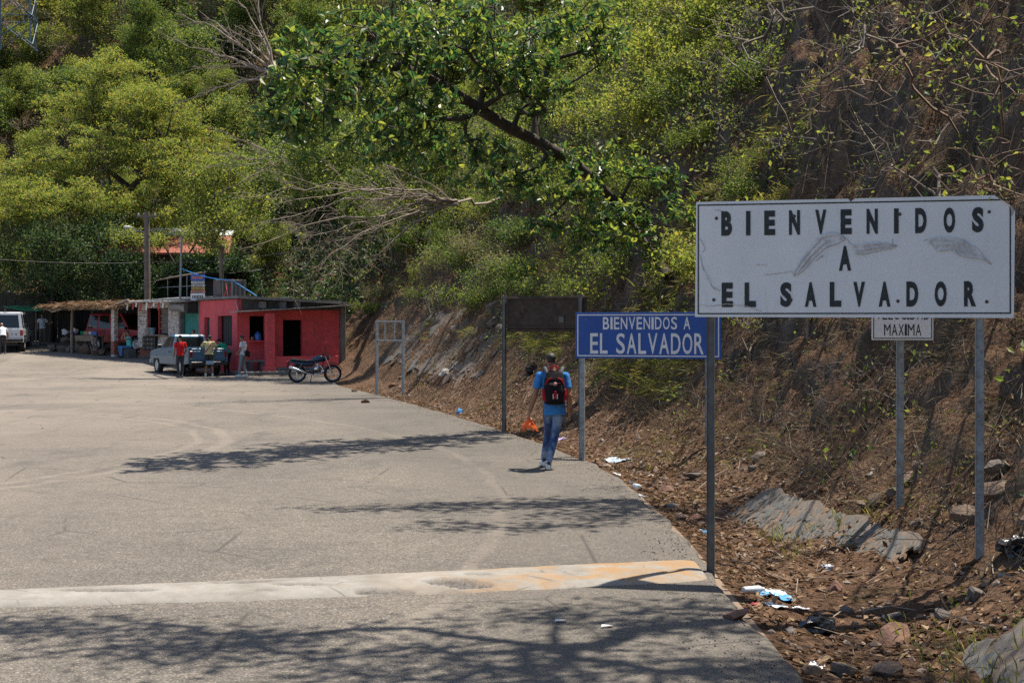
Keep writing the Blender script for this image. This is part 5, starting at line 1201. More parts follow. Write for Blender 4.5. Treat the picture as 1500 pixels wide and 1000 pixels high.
# --- blue-grey pickup (y forward, rear axle at y = 0)
M_pick = pm('blue_grey_car_paint', (.075, .155, .235), .38, .1, .05, 3, .0, 20, None, .5)
M_pick2 = pm('silver_lower_paint', (.15, .20, .24), .4, .1, .05, 3, .0, 20)
pk = G(265, 550)
T = thing('pickup_truck', 'blue-grey pickup truck with silver lower sides parked at the red shop', 'pickup truck', (pk.x, pk.y, 0), R(33))
T.location = Matrix.Translation(pk) @ Matrix.Rotation(R(33), 4, 'Z') @ Vector((.76, 0, 0)); T_pick = T; T.scale = (1.05, 1.05, 1.13)
hw = .80; zl = .40
q = MB(); pl = [(.82, zl), (.82, 1.0), (2.1, 1.0), (2.5, .97), (3.25, .89), (3.40, .80), (3.42, .45)]+arch(2.65, .39, zl)
q.prism(pl, -hw, hw, 'x'); q.build('body', M_pick, T)
for sx_ in (-1, 1):
    q = MB(); q.prism([(-1.05, zl+.06), (-1.05, 1.0), (.80, 1.0), (.80, zl)]+arch(0, .39, zl), sx_*hw-.035, sx_*hw+.035 if False else sx_*(hw-.07), 'x') if False else q.prism([(-1.05, zl+.06), (-1.05, 1.0), (.80, 1.0), (.80, zl)]+arch(0, .39, zl), min(sx_*hw, sx_*(hw-.08)), max(sx_*hw, sx_*(hw-.08)), 'x')
    q.build('bed_side', M_pick, T)
    q = MB(); q.prism([(-1.0, .50), (-1.0, .70), (3.3, .70), (3.38, .50), (3.06, .50), (3.02, .60), (2.28, .60), (2.24, .44), (.42, .44), (.38, .60), (-.38, .60), (-.42, .50)], sx_*hw-.004, sx_*hw+.006, 'x'); q.build('lower_panel', M_pick2, T)
    q = MB(); q.prism([(.95, .46), (.93, .985), (2.02, .985), (2.1, .8), (2.1, .46)], sx_*hw+.0062, sx_*hw+.0105, 'x'); d_ = q.build('door', M_pick, T)
    MB().box((sx_*(hw+.02), 1.1, .86), (.025, .16, .035), .006).build('handle', M_blkp, d_)
    q = MB(); q.box((sx_*(hw+.10), 2.0, 1.06), (.18, .07, .13), .02); q.build('mirror', M_blkp, T)
    MB().box((sx_*(hw-.10), -1.065, .80), (.11, .05, .22), .01).build('tail_light', pm('dim_red_lens', (.16, .012, .012), .3), T)
    MB().box((sx_*(hw-.14), 3.41, .72), (.24, .05, .14), .01).build('headlight', M_whitep, T)
MB().box((0, -.12, .58), (1.44, 1.85, .05)).build('bed_floor', M_blkp, T)
MB().box((0, .78, .78), (1.44, .05, .44)).build('bed_front', M_pick, T)
tg = MB().box((0, -1.04, .77), (1.36, .06, .46), .012).build('tailgate', M_pick, T)
for z in (.66, .86): MB().box((0, -1.076, z), (1.2, .012, .09), .005).build('pressing', M_pick, tg)
MB().box((0, -1.09, .77), (.2, .02, .05), .006).build('handle', M_blkp, tg)
MB().box((0, -1.14, .46), (1.5, .14, .13), .02).build('rear_bumper', M_blkp, T)
MB().box((0, -1.216, .49), (.32, .012, .13)).build('number_plate', M_plate, T)
MB().box((0, 3.47, .50), (1.58, .14, .16), .03).build('front_bumper', M_chrome, T)
MB().box((0, 1.1, .36), (1.1, 3.6, .16)).build('chassis', M_blkp, T)
greenhouse(T, .84, 2.22, .98, 1.72, 1.0, 1.44, .765, .62, M_pick, ((.04, .30), (.32, .92)))
for y in (0, 2.65):
    for x in (-.70, .70): wheel(T, (x, y, .33), .33, .2)
def suv(name, label, loc, rz, m, W=.86, H=1.78, L=4.4, spare=False):
    T = thing(name, label, 'car', loc, rz); zl = .48; hw = W; f_ = L-.75
    q = MB(); q.prism([(-.78, zl), (-.80, .62), (-.80, 1.12), (f_-1.3, 1.12), (f_-.1, 1.04), (f_, .95), (f_, zl)]+arch(f_-.78, .45, zl, zc=.38)+arch(0, .45, zl, zc=.38), -hw, hw, 'x'); q.build('body', m, T)
    greenhouse(T, -.78, f_-1.25, -.60, f_-1.85, 1.12, H-.05, hw-.03, hw-.14, m, ((.02, .27), (.30, .60), (.63, .95)))
    for sx_ in (-1, 1):
        MB().box((sx_*(hw-.07), -.80, .95), (.14, .04, .28), .01).build('tail_light', M_redl, T)
        MB().box((sx_*(hw-.2), f_+.01, .85), (.26, .04, .16), .01).build('headlight', M_whitep, T)
        MB().box((sx_*(hw+.1), f_-1.35, 1.18), (.2, .07, .16), .02).build('mirror', M_blkp, T)
        for ya, yb in ((.35, 1.15), (1.18, 2.05)):
            q = MB(); q.prism([(ya, .55), (ya, 1.10), (yb, 1.10), (yb, .55)], sx_*hw+.001, sx_*hw+.006, 'x'); d_ = q.build('door', m, T); MB().box((sx_*(hw+.015), ya+.14, 1.0), (.025, .15, .035), .006).build('handle', M_blkp, d_)
        q = MB(); q.box((sx_*hw, .0, .80), (.03, 1.0, .05), .01); q.build('fender_trim', M_chrome if spare else M_blkp, T)
    MB().box((0, -.86, .58), (hw*2, .16, .16), .03).build('rear_bumper', M_blkp, T); MB().box((0, f_+.06, .58), (hw*2, .16, .18), .03).build('front_bumper', M_blkp, T)
    MB().box((0, f_/2-.4, .42), (1.2, L*.85, .16)).build('chassis', M_blkp, T)
    MB().box((-.18, -.812, .80), (.36, .02, .15), .004).build('number_plate', M_plate, T)
    for y in (0, f_-.78):
        for x in (-hw+.1, hw-.1): wheel(T, (x, y, .38), .38, .24)
    return T
M_carw = pm('white_car_paint', (.68, .69, .70), .3, 0, .06, 3, .03, 20, (.5, .48, .44), .5)
M_carr = pm('dark_red_car_paint', (.30, .012, .03), .3, .1, .1, 3, .03, 20, None, .5)
p = P(9, 478, 72.4); sv = suv('suv', 'white off-road car seen from behind under the trees', (p.x, p.y, float(gz(0, 72.4))), R(13), M_carw, .90, 2.0)
put_line(sv, M_blkp, 'TION', -.02, .62, .84, .085, -.812, .01, .9)
MB().box((-.52, -.81, 1.0), (.3, .02, .16), .01).build('plate_recess', M_blkp, sv)
jl = wpos(T_shed, (-7.9, 2.0, 0)); suv('suv', 'dark red off-road car parked inside the thatched shed', (jl.x, jl.y, jl.z+.12), aw-R(90-8), M_carr, .82, 1.95, 4.2, True)
# --- motorcycle (x forward)
mp = G(462, 559.5); mp.y = 52.6; mp.x = (461-750)/F*52.6
T = thing('motorcycle', 'dark blue motorcycle with chrome exhaust parked on its stand by the porch', 'motorcycle', (mp.x, mp.y, land1(mp.x, mp.y)-.0), R(8))
M_mtank = pm('dark_blue_tank_paint', (.012, .045, .085), .2, .2, .1, 4, .03, 20, None, .6)
for x, nm in ((-.64, 'rear'), (.66, 'front')):
    q = MB(); rr_, tr_ = .285, .048; a_ = [(rr_+tr_*math.cos(2*math.pi*k_/8), tr_*math.sin(2*math.pi*k_/8)) for k_ in range(9)]; q.lathe(a_, (x, 0, .33), (0, 1, 0), 28); wh = q.build('wheel', M_rub, T)
    q = MB(); q.lathe([(.245, -.02), (.25, 0), (.245, .02), (.225, .012), (.225, -.012), (.245, -.02)], (x, 0, .33), (0, 1, 0), 24); q.build('rim', M_chrome, wh)
    q = MB(); q.cyl((x, 0, .33), (0, 1, 0), .05, .12, 12)
    q.build('hub', M_chrome, wh)
    q = MB()
    for k_ in range(10): a_ = k_*math.pi/5; q.tube([(x, 0, .33), (x+.235*math.cos(a_), 0, .33+.235*math.sin(a_))], .008, 4)
    tag(q.build('spoke', M_chrome, wh), kind='stuff')
def sweep(secs, **k):                           # loft of ellipses (x, z, half-width y, half-height)
    return [[(x+0, w_*math.cos(2*math.pi*j/10), z+h_*math.sin(2*math.pi*j/10)) for j in range(10)] for x, z, w_, h_ in secs]
q = MB(); q.loft(sweep([(-.12, .80, .07, .05), (-.05, .83, .12, .10), (.1, .87, .145, .13), (.25, .88, .14, .13), (.36, .86, .10, .09), (.40, .84, .05, .04)])); q.build('fuel_tank', M_mtank, T)
q = MB(); q.loft(sweep([(-.88, .86, .07, .03), (-.75, .84, .12, .05), (-.4, .79, .14, .055), (-.1, .79, .10, .05)])); q.build('seat', M_blkp, T)
q = MB(); q.loft(sweep([(-.95, .80, .05, .03), (-.75, .74, .10, .06), (-.4, .68, .12, .09), (-.08, .68, .10, .09), (0, .7, .05, .04)])); q.build('side_cover', M_mtank, T)
q = MB(); q.loft(sweep([(-1.02, .62, .05, .10), (-.98, .68, .06, .10), (-.9, .74, .06, .05)])); q.build('rear_mudguard', M_blkp, T)
MB().box((-1.0, 0, .76), (.07, .16, .08), .02).build('tail_light', M_redl, T)
q = MB(); q.ell((.08, 0, .50), (.15, .12, .14)); q.box((.10, 0, .66), (.13, .18, .16), .03); q.build('engine', M_chrome, T)
for k_ in range(4): MB().box((.10, 0, .60+.035*k_), (.17, .21, .012), .003).build('cooling_fin', M_steel, T)
q = MB(); q.box((-.12, 0, .46), (.22, .2, .16), .04); q.build('gearbox', M_steel_dk, T)
q = MB(); q.tube([(.18, -.10, .62), (.30, -.12, .52), (.26, -.13, .34), (.05, -.14, .28), (-.3, -.15, .32)], .022, 8); q.tube([(-.28, -.16, .33), (-.45, -.17, .40), (-.88, -.18, .56), (-.93, -.18, .58)], [.03, .055, .062, .04], 10); q.build('exhaust', M_chrome, T)
q = MB()
for y in (-.06, .06): q.tube([(.36, y*.4, .86), (.22, y*1.5, .42), (-.1, y*1.6, .34), (-.3, y*1.6, .42)], .018, 6); q.tube([(-.3, y*1.5, .42), (-.25, y*1.5, .78)], .015, 6); q.tube([(-.2, y*1.6, .40), (-.64, y*1.3, .33)], .02, 6)
q.build('frame', M_blkp, T)
for y in (-.085, .085):
    q = MB(); q.tube([(.66, y, .33), (.53, y, .62)], .03, 8); q.tube([(.53, y, .62), (.40, y, .95)], .02, 8); q.build('fork', M_chrome, T)
    q = MB(); q.tube([(-.62, y*1.6, .36), (-.45, y*1.5, .72)], .032, 8); q.build('shock_absorber', M_steel_dk, T)
q = MB(); q.tube([(.33, -.37, 1.03), (.37, -.22, 1.06), (.40, 0, 1.0), (.37, .22, 1.06), (.33, .37, 1.03)], .013, 6); q.build('handlebar', M_blkp, T)
for y in (-1, 1):
    MB().tube([(.31, .38*y, 1.02), (.35, .26*y, 1.055)], .02, 8).build('grip', M_rub, T)
    q = MB(); q.tube([(.37, .24*y, 1.06), (.38, .30*y, 1.22)], .008, 5); q.ell((.38, .32*y, 1.27), (.025, .075, .055)); q.build('mirror', M_blkp, T)
q = MB(); q.lathe([(0, -.09), (.07, -.07), (.095, .0), (.095, .03)], (.50, 0, .92), (1, 0, -.1), 14); hl = q.build('headlight', M_blkp, T); MB().lathe([(.09, .0), (.06, .02), (0, .03)], (.53, 0, .92), (1, 0, -.1), 14).build('lens', M_whitep, hl)
q = MB(); q.loft([[(x+.0, y_, z+.035*(1-(y_/.07)**2)) for y_ in (-.07, -.035, 0, .035, .07)] for x, z in [(.66+.38*math.cos(R(a_)), .33+.38*math.sin(R(a_))) for a_ in (20, 45, 70, 95, 118)]], cap=False, closed=False); o = q.build('front_mudguard', M_blkp, T); o.modifiers.new('t', 'SOLIDIFY').thickness = .006
MB().tube([(-.1, .1, .3), (-.16, .27, 0.0)], .014, 6).build('stand', M_steel_dk, T)
MB().box((-.05, 0, .31), (.06, .46, .025), .006).build('foot_peg', M_blkp, T)

# ================================================================ people
def blob(name, mb, vox, mat, parent, smooth=4):
    o = mb.build(name, mat, parent); m = o.modifiers.new('r', 'REMESH'); m.mode = 'VOXEL'; m.voxel_size = vox; m.use_smooth_shade = True
    if smooth: s_ = o.modifiers.new('s', 'SMOOTH'); s_.iterations = smooth; s_.factor = .5
    me = bpy.data.meshes.new_from_object(o.evaluated_get(bpy.context.evaluated_depsgraph_get())); old = o.data; o.modifiers.clear(); o.data = me; me.name = name
    if not me.materials: me.materials.append(mat)
    bpy.data.meshes.remove(old); return o
def caps(q, a, b, r0, r1, flat=False, n_=12):
    a = Vector(a); b = Vector(b); q.tube([a, b], [r0, r1], n_)
    q.ell(a, (r0,)*3, n_)
    if not flat: q.ell(b, (r1,)*3, n_)
def hand(q, w_, d, nrm, side, curl=.5, rf=.0095):
    w_ = Vector(w_); d = Vector(d).normalized(); nrm = Vector(nrm); nrm = (nrm-d*nrm.dot(d)).normalized(); b = d.cross(nrm)*side
    for t in (-.028, -.009, .010, .028): caps(q, w_+d*.01+b*t*.6, w_+d*.085+b*t, .015, .0125)
    for t, L in ((-.030, .062), (-.010, .078), (.010, .083), (.029, .074)):
        p0 = w_+d*.085+b*t; d1 = (d*math.cos(curl*.6)+nrm*math.sin(curl*.6)); p1 = p0+d1*L*.5; d2 = (d*math.cos(curl*1.5)+nrm*math.sin(curl*1.5)); p2 = p1+d2*L*.32; d3 = (d*math.cos(curl*2.2)+nrm*math.sin(curl*2.2))
        caps(q, p0, p1, rf, rf*.95); caps(q, p1, p2, rf*.95, rf*.88); caps(q, p2, p2+d3*L*.25, rf*.88, rf*.75)
    t0 = w_+d*.025+b*.026; t1 = t0+(d*.6+b*.75+nrm*.3).normalized()*.045; t2 = t1+(d*.9+b*.2+nrm*.35).normalized()*.032; caps(q, t0, t1, .015, .012); caps(q, t1, t2, .0115, .009)
J0 = dict(pel=(0, 0, .93), neck=(0, -.01, 1.43), head=(0, .02, 1.585), shL=(-.185, -.01, 1.385), shR=(.185, -.01, 1.385), elL=(-.24, -.03, 1.10), elR=(.24, -.03, 1.10), wrL=(-.25, .05, .86), wrR=(.25, .05, .86),
          hipL=(-.085, 0, .90), hipR=(.085, 0, .90), knL=(-.10, .02, .49), knR=(.10, .02, .49), anL=(-.11, -.02, .09), anR=(.11, -.02, .09), look=(0, 1, 0), toeL=(-.1, 1, 0), toeR=(.1, 1, 0), handL=None, handR=None, curlL=.5, curlR=.5)
def section(c, ax, ay, rx, ry, k_=14): return [tuple(c+ax*rx*math.cos(2*math.pi*i/k_)+ay*ry*math.sin(2*math.pi*i/k_)) for i in range(k_)]
M_skin = pm('brown_skin', (.27, .135, .080), .55, 0, .12, 9, .08, 60)
M_skin2 = pm('tan_skin', (.36, .19, .115), .55, 0, .12, 9, .08, 60)
M_hair = pm('black_hair', (.012, .010, .009), .6, 0, .3, 30, .6, 90)
M_eye = pm('eye', (.03, .02, .015), .2)
M_lip = pm('lips', (.25, .09, .07), .5)
M_shoew = pm('white_shoe', (.62, .62, .62), .55, 0, .1, 14, .1, 40); M_shoed = pm('dark_shoe', (.03, .03, .035), .6)
def cloth(name, col, var=.18, sc=9): return pm(name, col, .9, 0, var, sc, .8, 16, None, .15)
def person(label, loc, rz, J=None, shirt=None, pants=None, shoes=M_shoed, skin=M_skin, sleeve=.62, short=False, vox=.012, girth=1.0, hem=-.10, cap_=None, hair=True, scale=1.0, bald=False):
    T = thing('person', label, 'person', loc, rz); T.scale = (scale,)*3
    j = dict(J0); j.update(J or {}); V_ = {k_: (Vector(v) if isinstance(v, tuple) else v) for k_, v in j.items()}
    sp = (V_['neck']-V_['pel']); ax = (V_['shR']-V_['shL']).normalized(); hx = (V_['hipR']-V_['hipL']).normalized(); up = sp.normalized(); look = V_['look'].normalized()
    def tor(t): return V_['pel']+sp*t
    def axs(t):
        a = (hx*(1-t)+ax*t).normalized(); a = (a-up*a.dot(up)).normalized(); return a, up.cross(a)
    q = MB()                                     # one continuous body
    TS = [(-.12, .12, .09), (0, .150, .105), (.2, .135, .095), (.45, .140, .10), (.7, .160, .108), (.88, .155, .09), (1.0, .06, .055)]
    q.loft([section(tor(t), *axs(max(t, 0)), a*girth, b*girth) for t, a, b in TS])
    nk = V_['neck']; hd = V_['head']
    caps(q, nk-up*.03, hd-Vector((0, 0, .03)), .056, .05)
    rt = Vector((look.y, -look.x, 0)).normalized(); hu = rt.cross(look).normalized()
    rot = Matrix((rt, look, hu)).transposed()
    q.ell(hd+hu*.018, (.074, .092, .102), 16, 0, rot); q.ell(hd-hu*.055+look*.022, (.054, .066, .06), 14, 0, rot)
    caps(q, hd+look*.088+hu*.005, hd+look*.106-hu*.025, .010, .014)
    for s_ in (-1, 1): q.ell(hd+rt*.075*s_-hu*.01-look*.008, (.012, .022, .032), 8, 0, rot)
    for s_, A_ in ((-1, 'L'), (1, 'R')):
        sh, el, wr = V_['sh'+A_], V_['el'+A_], V_['wr'+A_]
        caps(q, nk-up*.07, sh-up*.02, .044, .044); caps(q, sh-up*.02, el, .046, .038); caps(q, el, el+(wr-el)*.35, .042, .040); caps(q, el+(wr-el)*.35, wr, .040, .027)
        hdv = V_['hand'+A_] or (wr-el); hand(q, wr, hdv, Vector((-s_*1.0, .25, 0)), s_, V_['curl'+A_], max(.0095, vox*.8))
        hp, kn, an = V_['hip'+A_], V_['kn'+A_], V_['an'+A_]
        caps(q, hp, kn, .080, .055); caps(q, kn, kn+(an-kn)*.3, .054, .054); caps(q, kn+(an-kn)*.3, an, .054, .036)
        tv = V_['toe'+A_]-Vector((0, 0, 0)); tv = tv.normalized(); caps(q, an-Vector((0, 0, .035)), an-Vector((0, 0, .05))+tv*.13, .035, .03)
    blob('body', q, vox, skin, T)
    # clothes
    q = MB(); SS = [(hem, .170, .125), (min(hem+.15, 0), .166, .12), (.12, .158, .112), (.45, .160, .115), (.7, .178, .120), (.9, .165, .098), (1.0, .085, .072)]
    q.loft([section(tor(t), *axs(max(t, 0)), a*girth, b*girth) for t, a, b in SS])
    for A_ in 'LR':
        sh, el = V_['sh'+A_], V_['el'+A_]
        caps(q, nk-up*.06, sh-up*.012, .058, .060)
        if sleeve: caps(q, sh-up*.012, sh+(el-sh)*sleeve, .060, .064, True)
    blob('shirt', q, vox, shirt, T, 3)
    q = MB(); q.loft([section(tor(t), *axs(0), a*girth, b*girth) for t, a, b in [(-.16, .13, .11), (-.08, .165, .118), (.1, .152, .108)]])
    for A_ in 'LR':
        hp, kn, an = V_['hip'+A_], V_['kn'+A_], V_['an'+A_]
        caps(q, hp, kn, .088, .062 if not short else .085)
        if short: caps(q, kn, kn+(an-kn)*.12, .085, .088, True)
        else: caps(q, kn, kn+(an-kn)*.3, .062, .060); caps(q, kn+(an-kn)*.3, an+(an-kn)*.06, .060, .046, True)
    blob('trousers' if not short else 'shorts', q, vox, pants, T, 3)
    for A_ in 'LR':
        an = V_['an'+A_]; tv = V_['toe'+A_].normalized(); q = MB(); pitch = Vector((0, 0, -1)); c0 = an+Vector((0, 0, -.04))
        caps(q, c0-tv*.03, c0+tv*.15+Vector((0, 0, -.012)), .047, .038); q.tube([an+Vector((0, 0, -.02)), an+Vector((0, 0, .035))], [.05, .045], 10)
        b_ = Vector((tv.y, -tv.x, 0)).normalized(); sl = [c0+Vector((0, 0, -.045))+tv*a+b_*w2 for a, w2 in ((-.085, -.03), (-.085, .03), (.08, .045), (.17, .035), (.2, 0), (.17, -.035), (.08, -.045))]
        q.loft([[tuple(v-Vector((0, 0, .004))) for v in sl], [tuple(v+Vector((0, 0, .035))) for v in sl]], smooth=False)
        blob('shoe', q, .008 if vox < .011 else .011, shoes, T, 2)
    if hair:
        q = MB(); q.ell(hd+hu*.052-look*.010, (.078, .092, .072), 16, 0, rot); q.ell(hd+hu*.012-look*.046, (.064, .052, .052), 12, 0, rot)
        if bald: q = MB(); q.ell(hd-hu*.015-look*.035, (.079, .06, .05), 12, 0, rot)
        blob('hair', q, vox*.8, M_hair, T, 2)
    if cap_:
        q = MB(); q.ell(hd+hu*.05-look*.006, (.088, .10, .075), 16, 0, rot); q.loft([[tuple(hd+hu*.05+look*y_+rt*x_+hu*z_) for x_, z_ in ((-w2, 0), (w2, 0), (w2, .012), (-w2, .012))] for y_, w2 in ((.05, .07), (.12, .065), (.165, .04))]); blob('cap', q, vox*.8, cap_, T, 2)
    for s_ in (-1, 1): o = MB().ell(hd+look*.086+rt*.031*s_+hu*.018, (.013, .007, .007), 8, 0, rot).build('eye', M_eye, T)
    MB().ell(hd+look*.088-hu*.058, (.024, .006, .008), 8, 0, rot).build('mouth', M_lip, T)
    return T, V_, tor, axs
# walker in the middle of the road edge
n = N('faded_jeans'); c = n.ramp(n.noise(5.5, 5, .62, v=n.mapv((1, 1, .6))), [(.32, (.008, .03, .12)), (.44, (.025, .075, .24)), (.54, (.16, .26, .44)), (.66, (.38, .46, .58))])
wv = n.noise(160, 2); M_jeans = n.fin(n.mix(.25, c, n.ramp(wv, [(.3, .02), (.7, .25)])), .9, 0, n.bump(n.noise(14, 5, .6), .8, .03), .15)
M_blue = cloth('bright_blue_cotton', (.045, .20, .50))
w0 = G(801, 686)
W, VJ, tor, axs = person('young man in bright blue T-shirt and faded jeans walking away along the road edge', w0, R(3), dict(
    pel=(.11, 0, .93), neck=(.085, .02, 1.415), head=(.062, .045, 1.565), shL=(-.105, .01, 1.365), shR=(.275, .0, 1.36), elL=(-.175, -.02, 1.07), wrL=(-.245, .05, .835), elR=(.318, -.06, 1.07), wrR=(.325, .0, .83),
    hipL=(.025, .02, .90), hipR=(.19, -.02, .89), knL=(.03, .16, .485), knR=(.115, .0, .47), anL=(-.025, .26, .105), anR=(.01, -.20, .10), toeL=(-.12, 1, .0), toeR=(.10, 1, .0), handL=(-.18, .2, -1), curlL=.95, handR=(.0, .12, -1), curlR=.55, look=(-.05, 1, 0)), M_blue, M_jeans, M_shoew, sleeve=.68, vox=.0078, hem=-.30)
for A_ in 'LR':
    an = VJ['an'+A_]; MB().box(an+Vector((0, .05, -.085)), (.085, .23, .018), .006).build('sole', M_shoed, W); MB().box(an+Vector((0, -.062, .0)), (.05, .012, .06), .004).build('heel_tab', M_shoed, W)
# backpack on his back: a thing he carries
bp_ = W.matrix_basis @ (tor(.62)+Vector((0, -.115, 0)))
T = thing('backpack', 'black backpack with red side pockets worn by the man in blue', 'backpack', bp_, R(3))
M_pack = cloth('black_nylon', (.014, .013, .015)); M_packr = cloth('red_nylon', (.34, .015, .028)); M_packg = cloth('grey_nylon', (.10, .10, .11))
def pack(name, secs, m, vox=.009): q = MB(); q.loft([[(x, y, z) for x, y in [(c+wx*math.copysign(abs(math.cos(a_))**.6, math.cos(a_)), d_*.5-dy*math.copysign(abs(math.sin(a_))**.6, math.sin(a_))) for a_ in [2*math.pi*i/20 for i in range(20)]]] for z, c, wx, d_, dy in secs]); return blob(name, q, vox, m, T, 3)
pack('main_bag', [(-.29, 0, .11, -.14, .06), (-.27, 0, .145, -.16, .085), (-.1, 0, .155, -.18, .10), (.08, 0, .145, -.16, .09), (.17, 0, .115, -.12, .065), (.20, 0, .08, -.1, .045)], M_pack)
pack('front_pocket', [(-.24, 0, .10, -.37, .035), (-.1, 0, .115, -.39, .045), (.0, 0, .105, -.37, .035), (.03, 0, .08, -.34, .02)], M_pack)
for s_ in (-1, 1):
    pack('side_pocket', [(-.24, s_*.135, .03, -.16, .07), (-.15, s_*.148, .03, -.16, .08), (-.06, s_*.148, .022, -.16, .065)], M_packr, .007)
    MB().tube([(s_*.10, -.03, .16), (s_*.13, .02, .24), (s_*.135, .10, .22)], .026, 8).build('strap', M_packg, T)
    MB().tube([(s_*.045, -.20, .10), (s_*.10, -.19, .07), (s_*.13, -.15, .0)], .012, 6).build('piping', M_packr, T)
    MB().tube([(s_*.03, -.245, -.13), (s_*.028, -.25, -.20)], .007, 5).build('zip_pull', M_wl, T)
MB().tube([(-.05, -.06, .195), (-.06, -.08, .25), (0, -.085, .275), (.06, -.08, .25), (.05, -.06, .195)], .011, 6).build('grab_handle', M_packr, T)
MB().lathe([(0, 0), (.026, 0), (.026, .008), (0, .01)], (0, -.243, .015), (0, -1, 0), 12).build('badge', pm('pale_red_badge', (.55, .25, .25), .6), T)
MB().box((0, -.258, -.14), (.032, .012, .11), .004).build('pull_tab', M_packr, T)
# orange bag in his hand
hd_ = W.matrix_basis @ (VJ['wrL']+Vector((-.02, .03, -.10)))
n = N('thin_orange_plastic'); n.fin((.85, .20, .035), .35, 0, n.bump(n.noise(14, 5), .8, .03), .5); tr_ = n.node('ShaderNodeBsdfTranslucent'); tr_.inputs[0].default_value = (.9, .22, .03, 1); mx = n.node('ShaderNodeMixShader'); mx.inputs[0].default_value = .4
n.t.links.new(n.b.outputs[0], mx.inputs[1]); n.t.links.new(tr_.outputs[0], mx.inputs[2]); n.t.links.new(mx.outputs[0], n.out.inputs[0]); M_obag = n.m
T = thing('plastic_bag', 'orange plastic bag with dark takeaway box hanging from his left hand', 'bag', hd_)
q = MB(); sec = []
for z, rx, ry in ((0.02, .012, .012), (-.03, .022, .018), (-.08, .065, .05), (-.14, .11, .08), (-.19, .125, .09)):
    sec.append([(rx*math.cos(a_)*(1+.18*math.sin(3*a_+z*30)), ry*math.sin(a_)*(1+.18*math.cos(4*a_+z*20)), z) for a_ in [2*math.pi*i/18 for i in range(18)]])
q.loft(sec, cap=False); q.build('film', M_obag, T)
q = MB(); q.loft([[(rx*math.cos(a_), rx*.72*math.sin(a_), z) for a_ in [2*math.pi*i/18 for i in range(18)]] for z, rx in ((-.225, .085), (-.21, .115), (-.16, .122), (-.155, .10))]); q.build('food_box', pm('dark_brown_box', (.07, .035, .022), .5), T)
q = MB(); q.add([(.05, -.05, -.03), (.12, -.02, -.19), (.15, .02, -.20), (.03, .01, -.02)], [(0, 1, 2, 3)]); o = q.build('loose_flap', M_obag, T); o.modifiers.new('t', 'SOLIDIFY').thickness = .003
# the people round the pickup
M_red = cloth('red_cotton', (.48, .018, .022)); M_grey = cloth('dark_grey_cotton', (.05, .055, .06)); M_yel = cloth('pale_yellow_cotton', (.52, .46, .25)); M_char = cloth('charcoal_cotton', (.055, .052, .048))
M_grn = cloth('green_cotton', (.012, .24, .13)); M_blk = cloth('black_cotton', (.014, .014, .016)); M_wht = cloth('white_cotton', (.62, .63, .67)); M_ltg = cloth('light_grey_denim', (.20, .23, .26)); M_tq = cloth('turquoise_cotton', (.09, .50, .50)); M_jean = cloth('blue_denim', (.09, .20, .40)); M_kha = cloth('khaki_cotton', (.20, .17, .11))
person('man in red shirt and dark grey trousers standing beside the rear wheel of the pickup', G(264, 553), R(30), dict(elR=(.25, .0, 1.1), wrR=(.20, .16, .93), knR=(.09, .05, .49), anL=(-.07, -.02, .09), anR=(.08, .02, .09)), M_red, M_grey, M_shoed, vox=.013)
p = G(306, 551)
person('man in pale yellow shirt and dark shorts leaning on the pickup tailgate', p, R(12), dict(neck=(.02, .05, 1.42), head=(.03, .10, 1.56), elL=(-.34, .12, 1.14), wrL=(-.42, .30, 1.05), elR=(.30, .12, 1.14), wrR=(.36, .30, 1.06), anL=(-.13, -.02, .09), anR=(.15, .06, .09), knR=(.13, .06, .49)), M_yel, M_char, M_shoew, vox=.013, short=True, girth=1.12)
bg_ = MB(); W_ = Matrix.Translation(p) @ Matrix.Rotation(R(12), 4, 'Z')
bg_.M = W_; bg_.tube([(.17, .05, 1.41), (.10, -.075, 1.36), (0, -.125, 1.2), (-.12, -.105, 1.02), (-.18, -.02, .98)], .017, 6)
tag(bg_.build('bag_strap', M_redp, None), 'red shoulder strap across the back of the man in pale yellow', 'strap')
p = G(332, 549)
person('man in green shirt and black cap bending over the pickup bed', p, R(62), dict(pel=(0, -.08, .90), neck=(0, .26, 1.30), head=(0, .40, 1.38), shL=(-.18, .24, 1.24), shR=(.18, .24, 1.24), elL=(-.22, .42, 1.08), elR=(.22, .42, 1.08), wrL=(-.14, .62, 1.06), wrR=(.12, .62, 1.06), hipL=(-.085, -.08, .88), hipR=(.085, -.08, .88), look=(0, 1, -.35), knL=(-.1, 0, .48)), M_grn, M_blk, M_shoed, vox=.013, cap_=M_blk, girth=1.08)
p = G(356, 552)
person('man in white shirt and light grey trousers standing before the red shop', p, R(75), dict(elL=(-.23, .02, 1.10), wrL=(-.15, .18, .96), elR=(.24, .0, 1.10), wrR=(.18, .16, .95), knL=(-.09, .08, .49), anL=(-.1, .12, .09), anR=(.1, -.1, .09), head=(0, .05, 1.57), look=(.1, 1, -.25)), M_wht, M_ltg, M_shoew, vox=.013)
T = thing('shoulder_bag', 'black shoulder bag at the hip of the man in white shirt', 'bag', p, R(75))
MB().box((.02, -.19, .95), (.30, .11, .24), .03, rot=Matrix.Rotation(R(12), 3, 'Y')).build('bag_body', M_blk, T); MB().tube([(.14, -.15, 1.03), (.16, -.14, 1.2), (.06, -.10, 1.40), (-.06, .02, 1.45), (-.12, .13, 1.30), (-.10, .05, 1.1), (-.11, -.14, 1.0)], .012, 6).build('strap', M_blk, T)
p = wpos(T_shop, (-.42, 4.62, 0)); p.z = float(gz(0, p.y))
person('dark-haired man behind the pickup standing in front of the teal doors', p, R(170), {}, M_blk, M_grey, vox=.015)
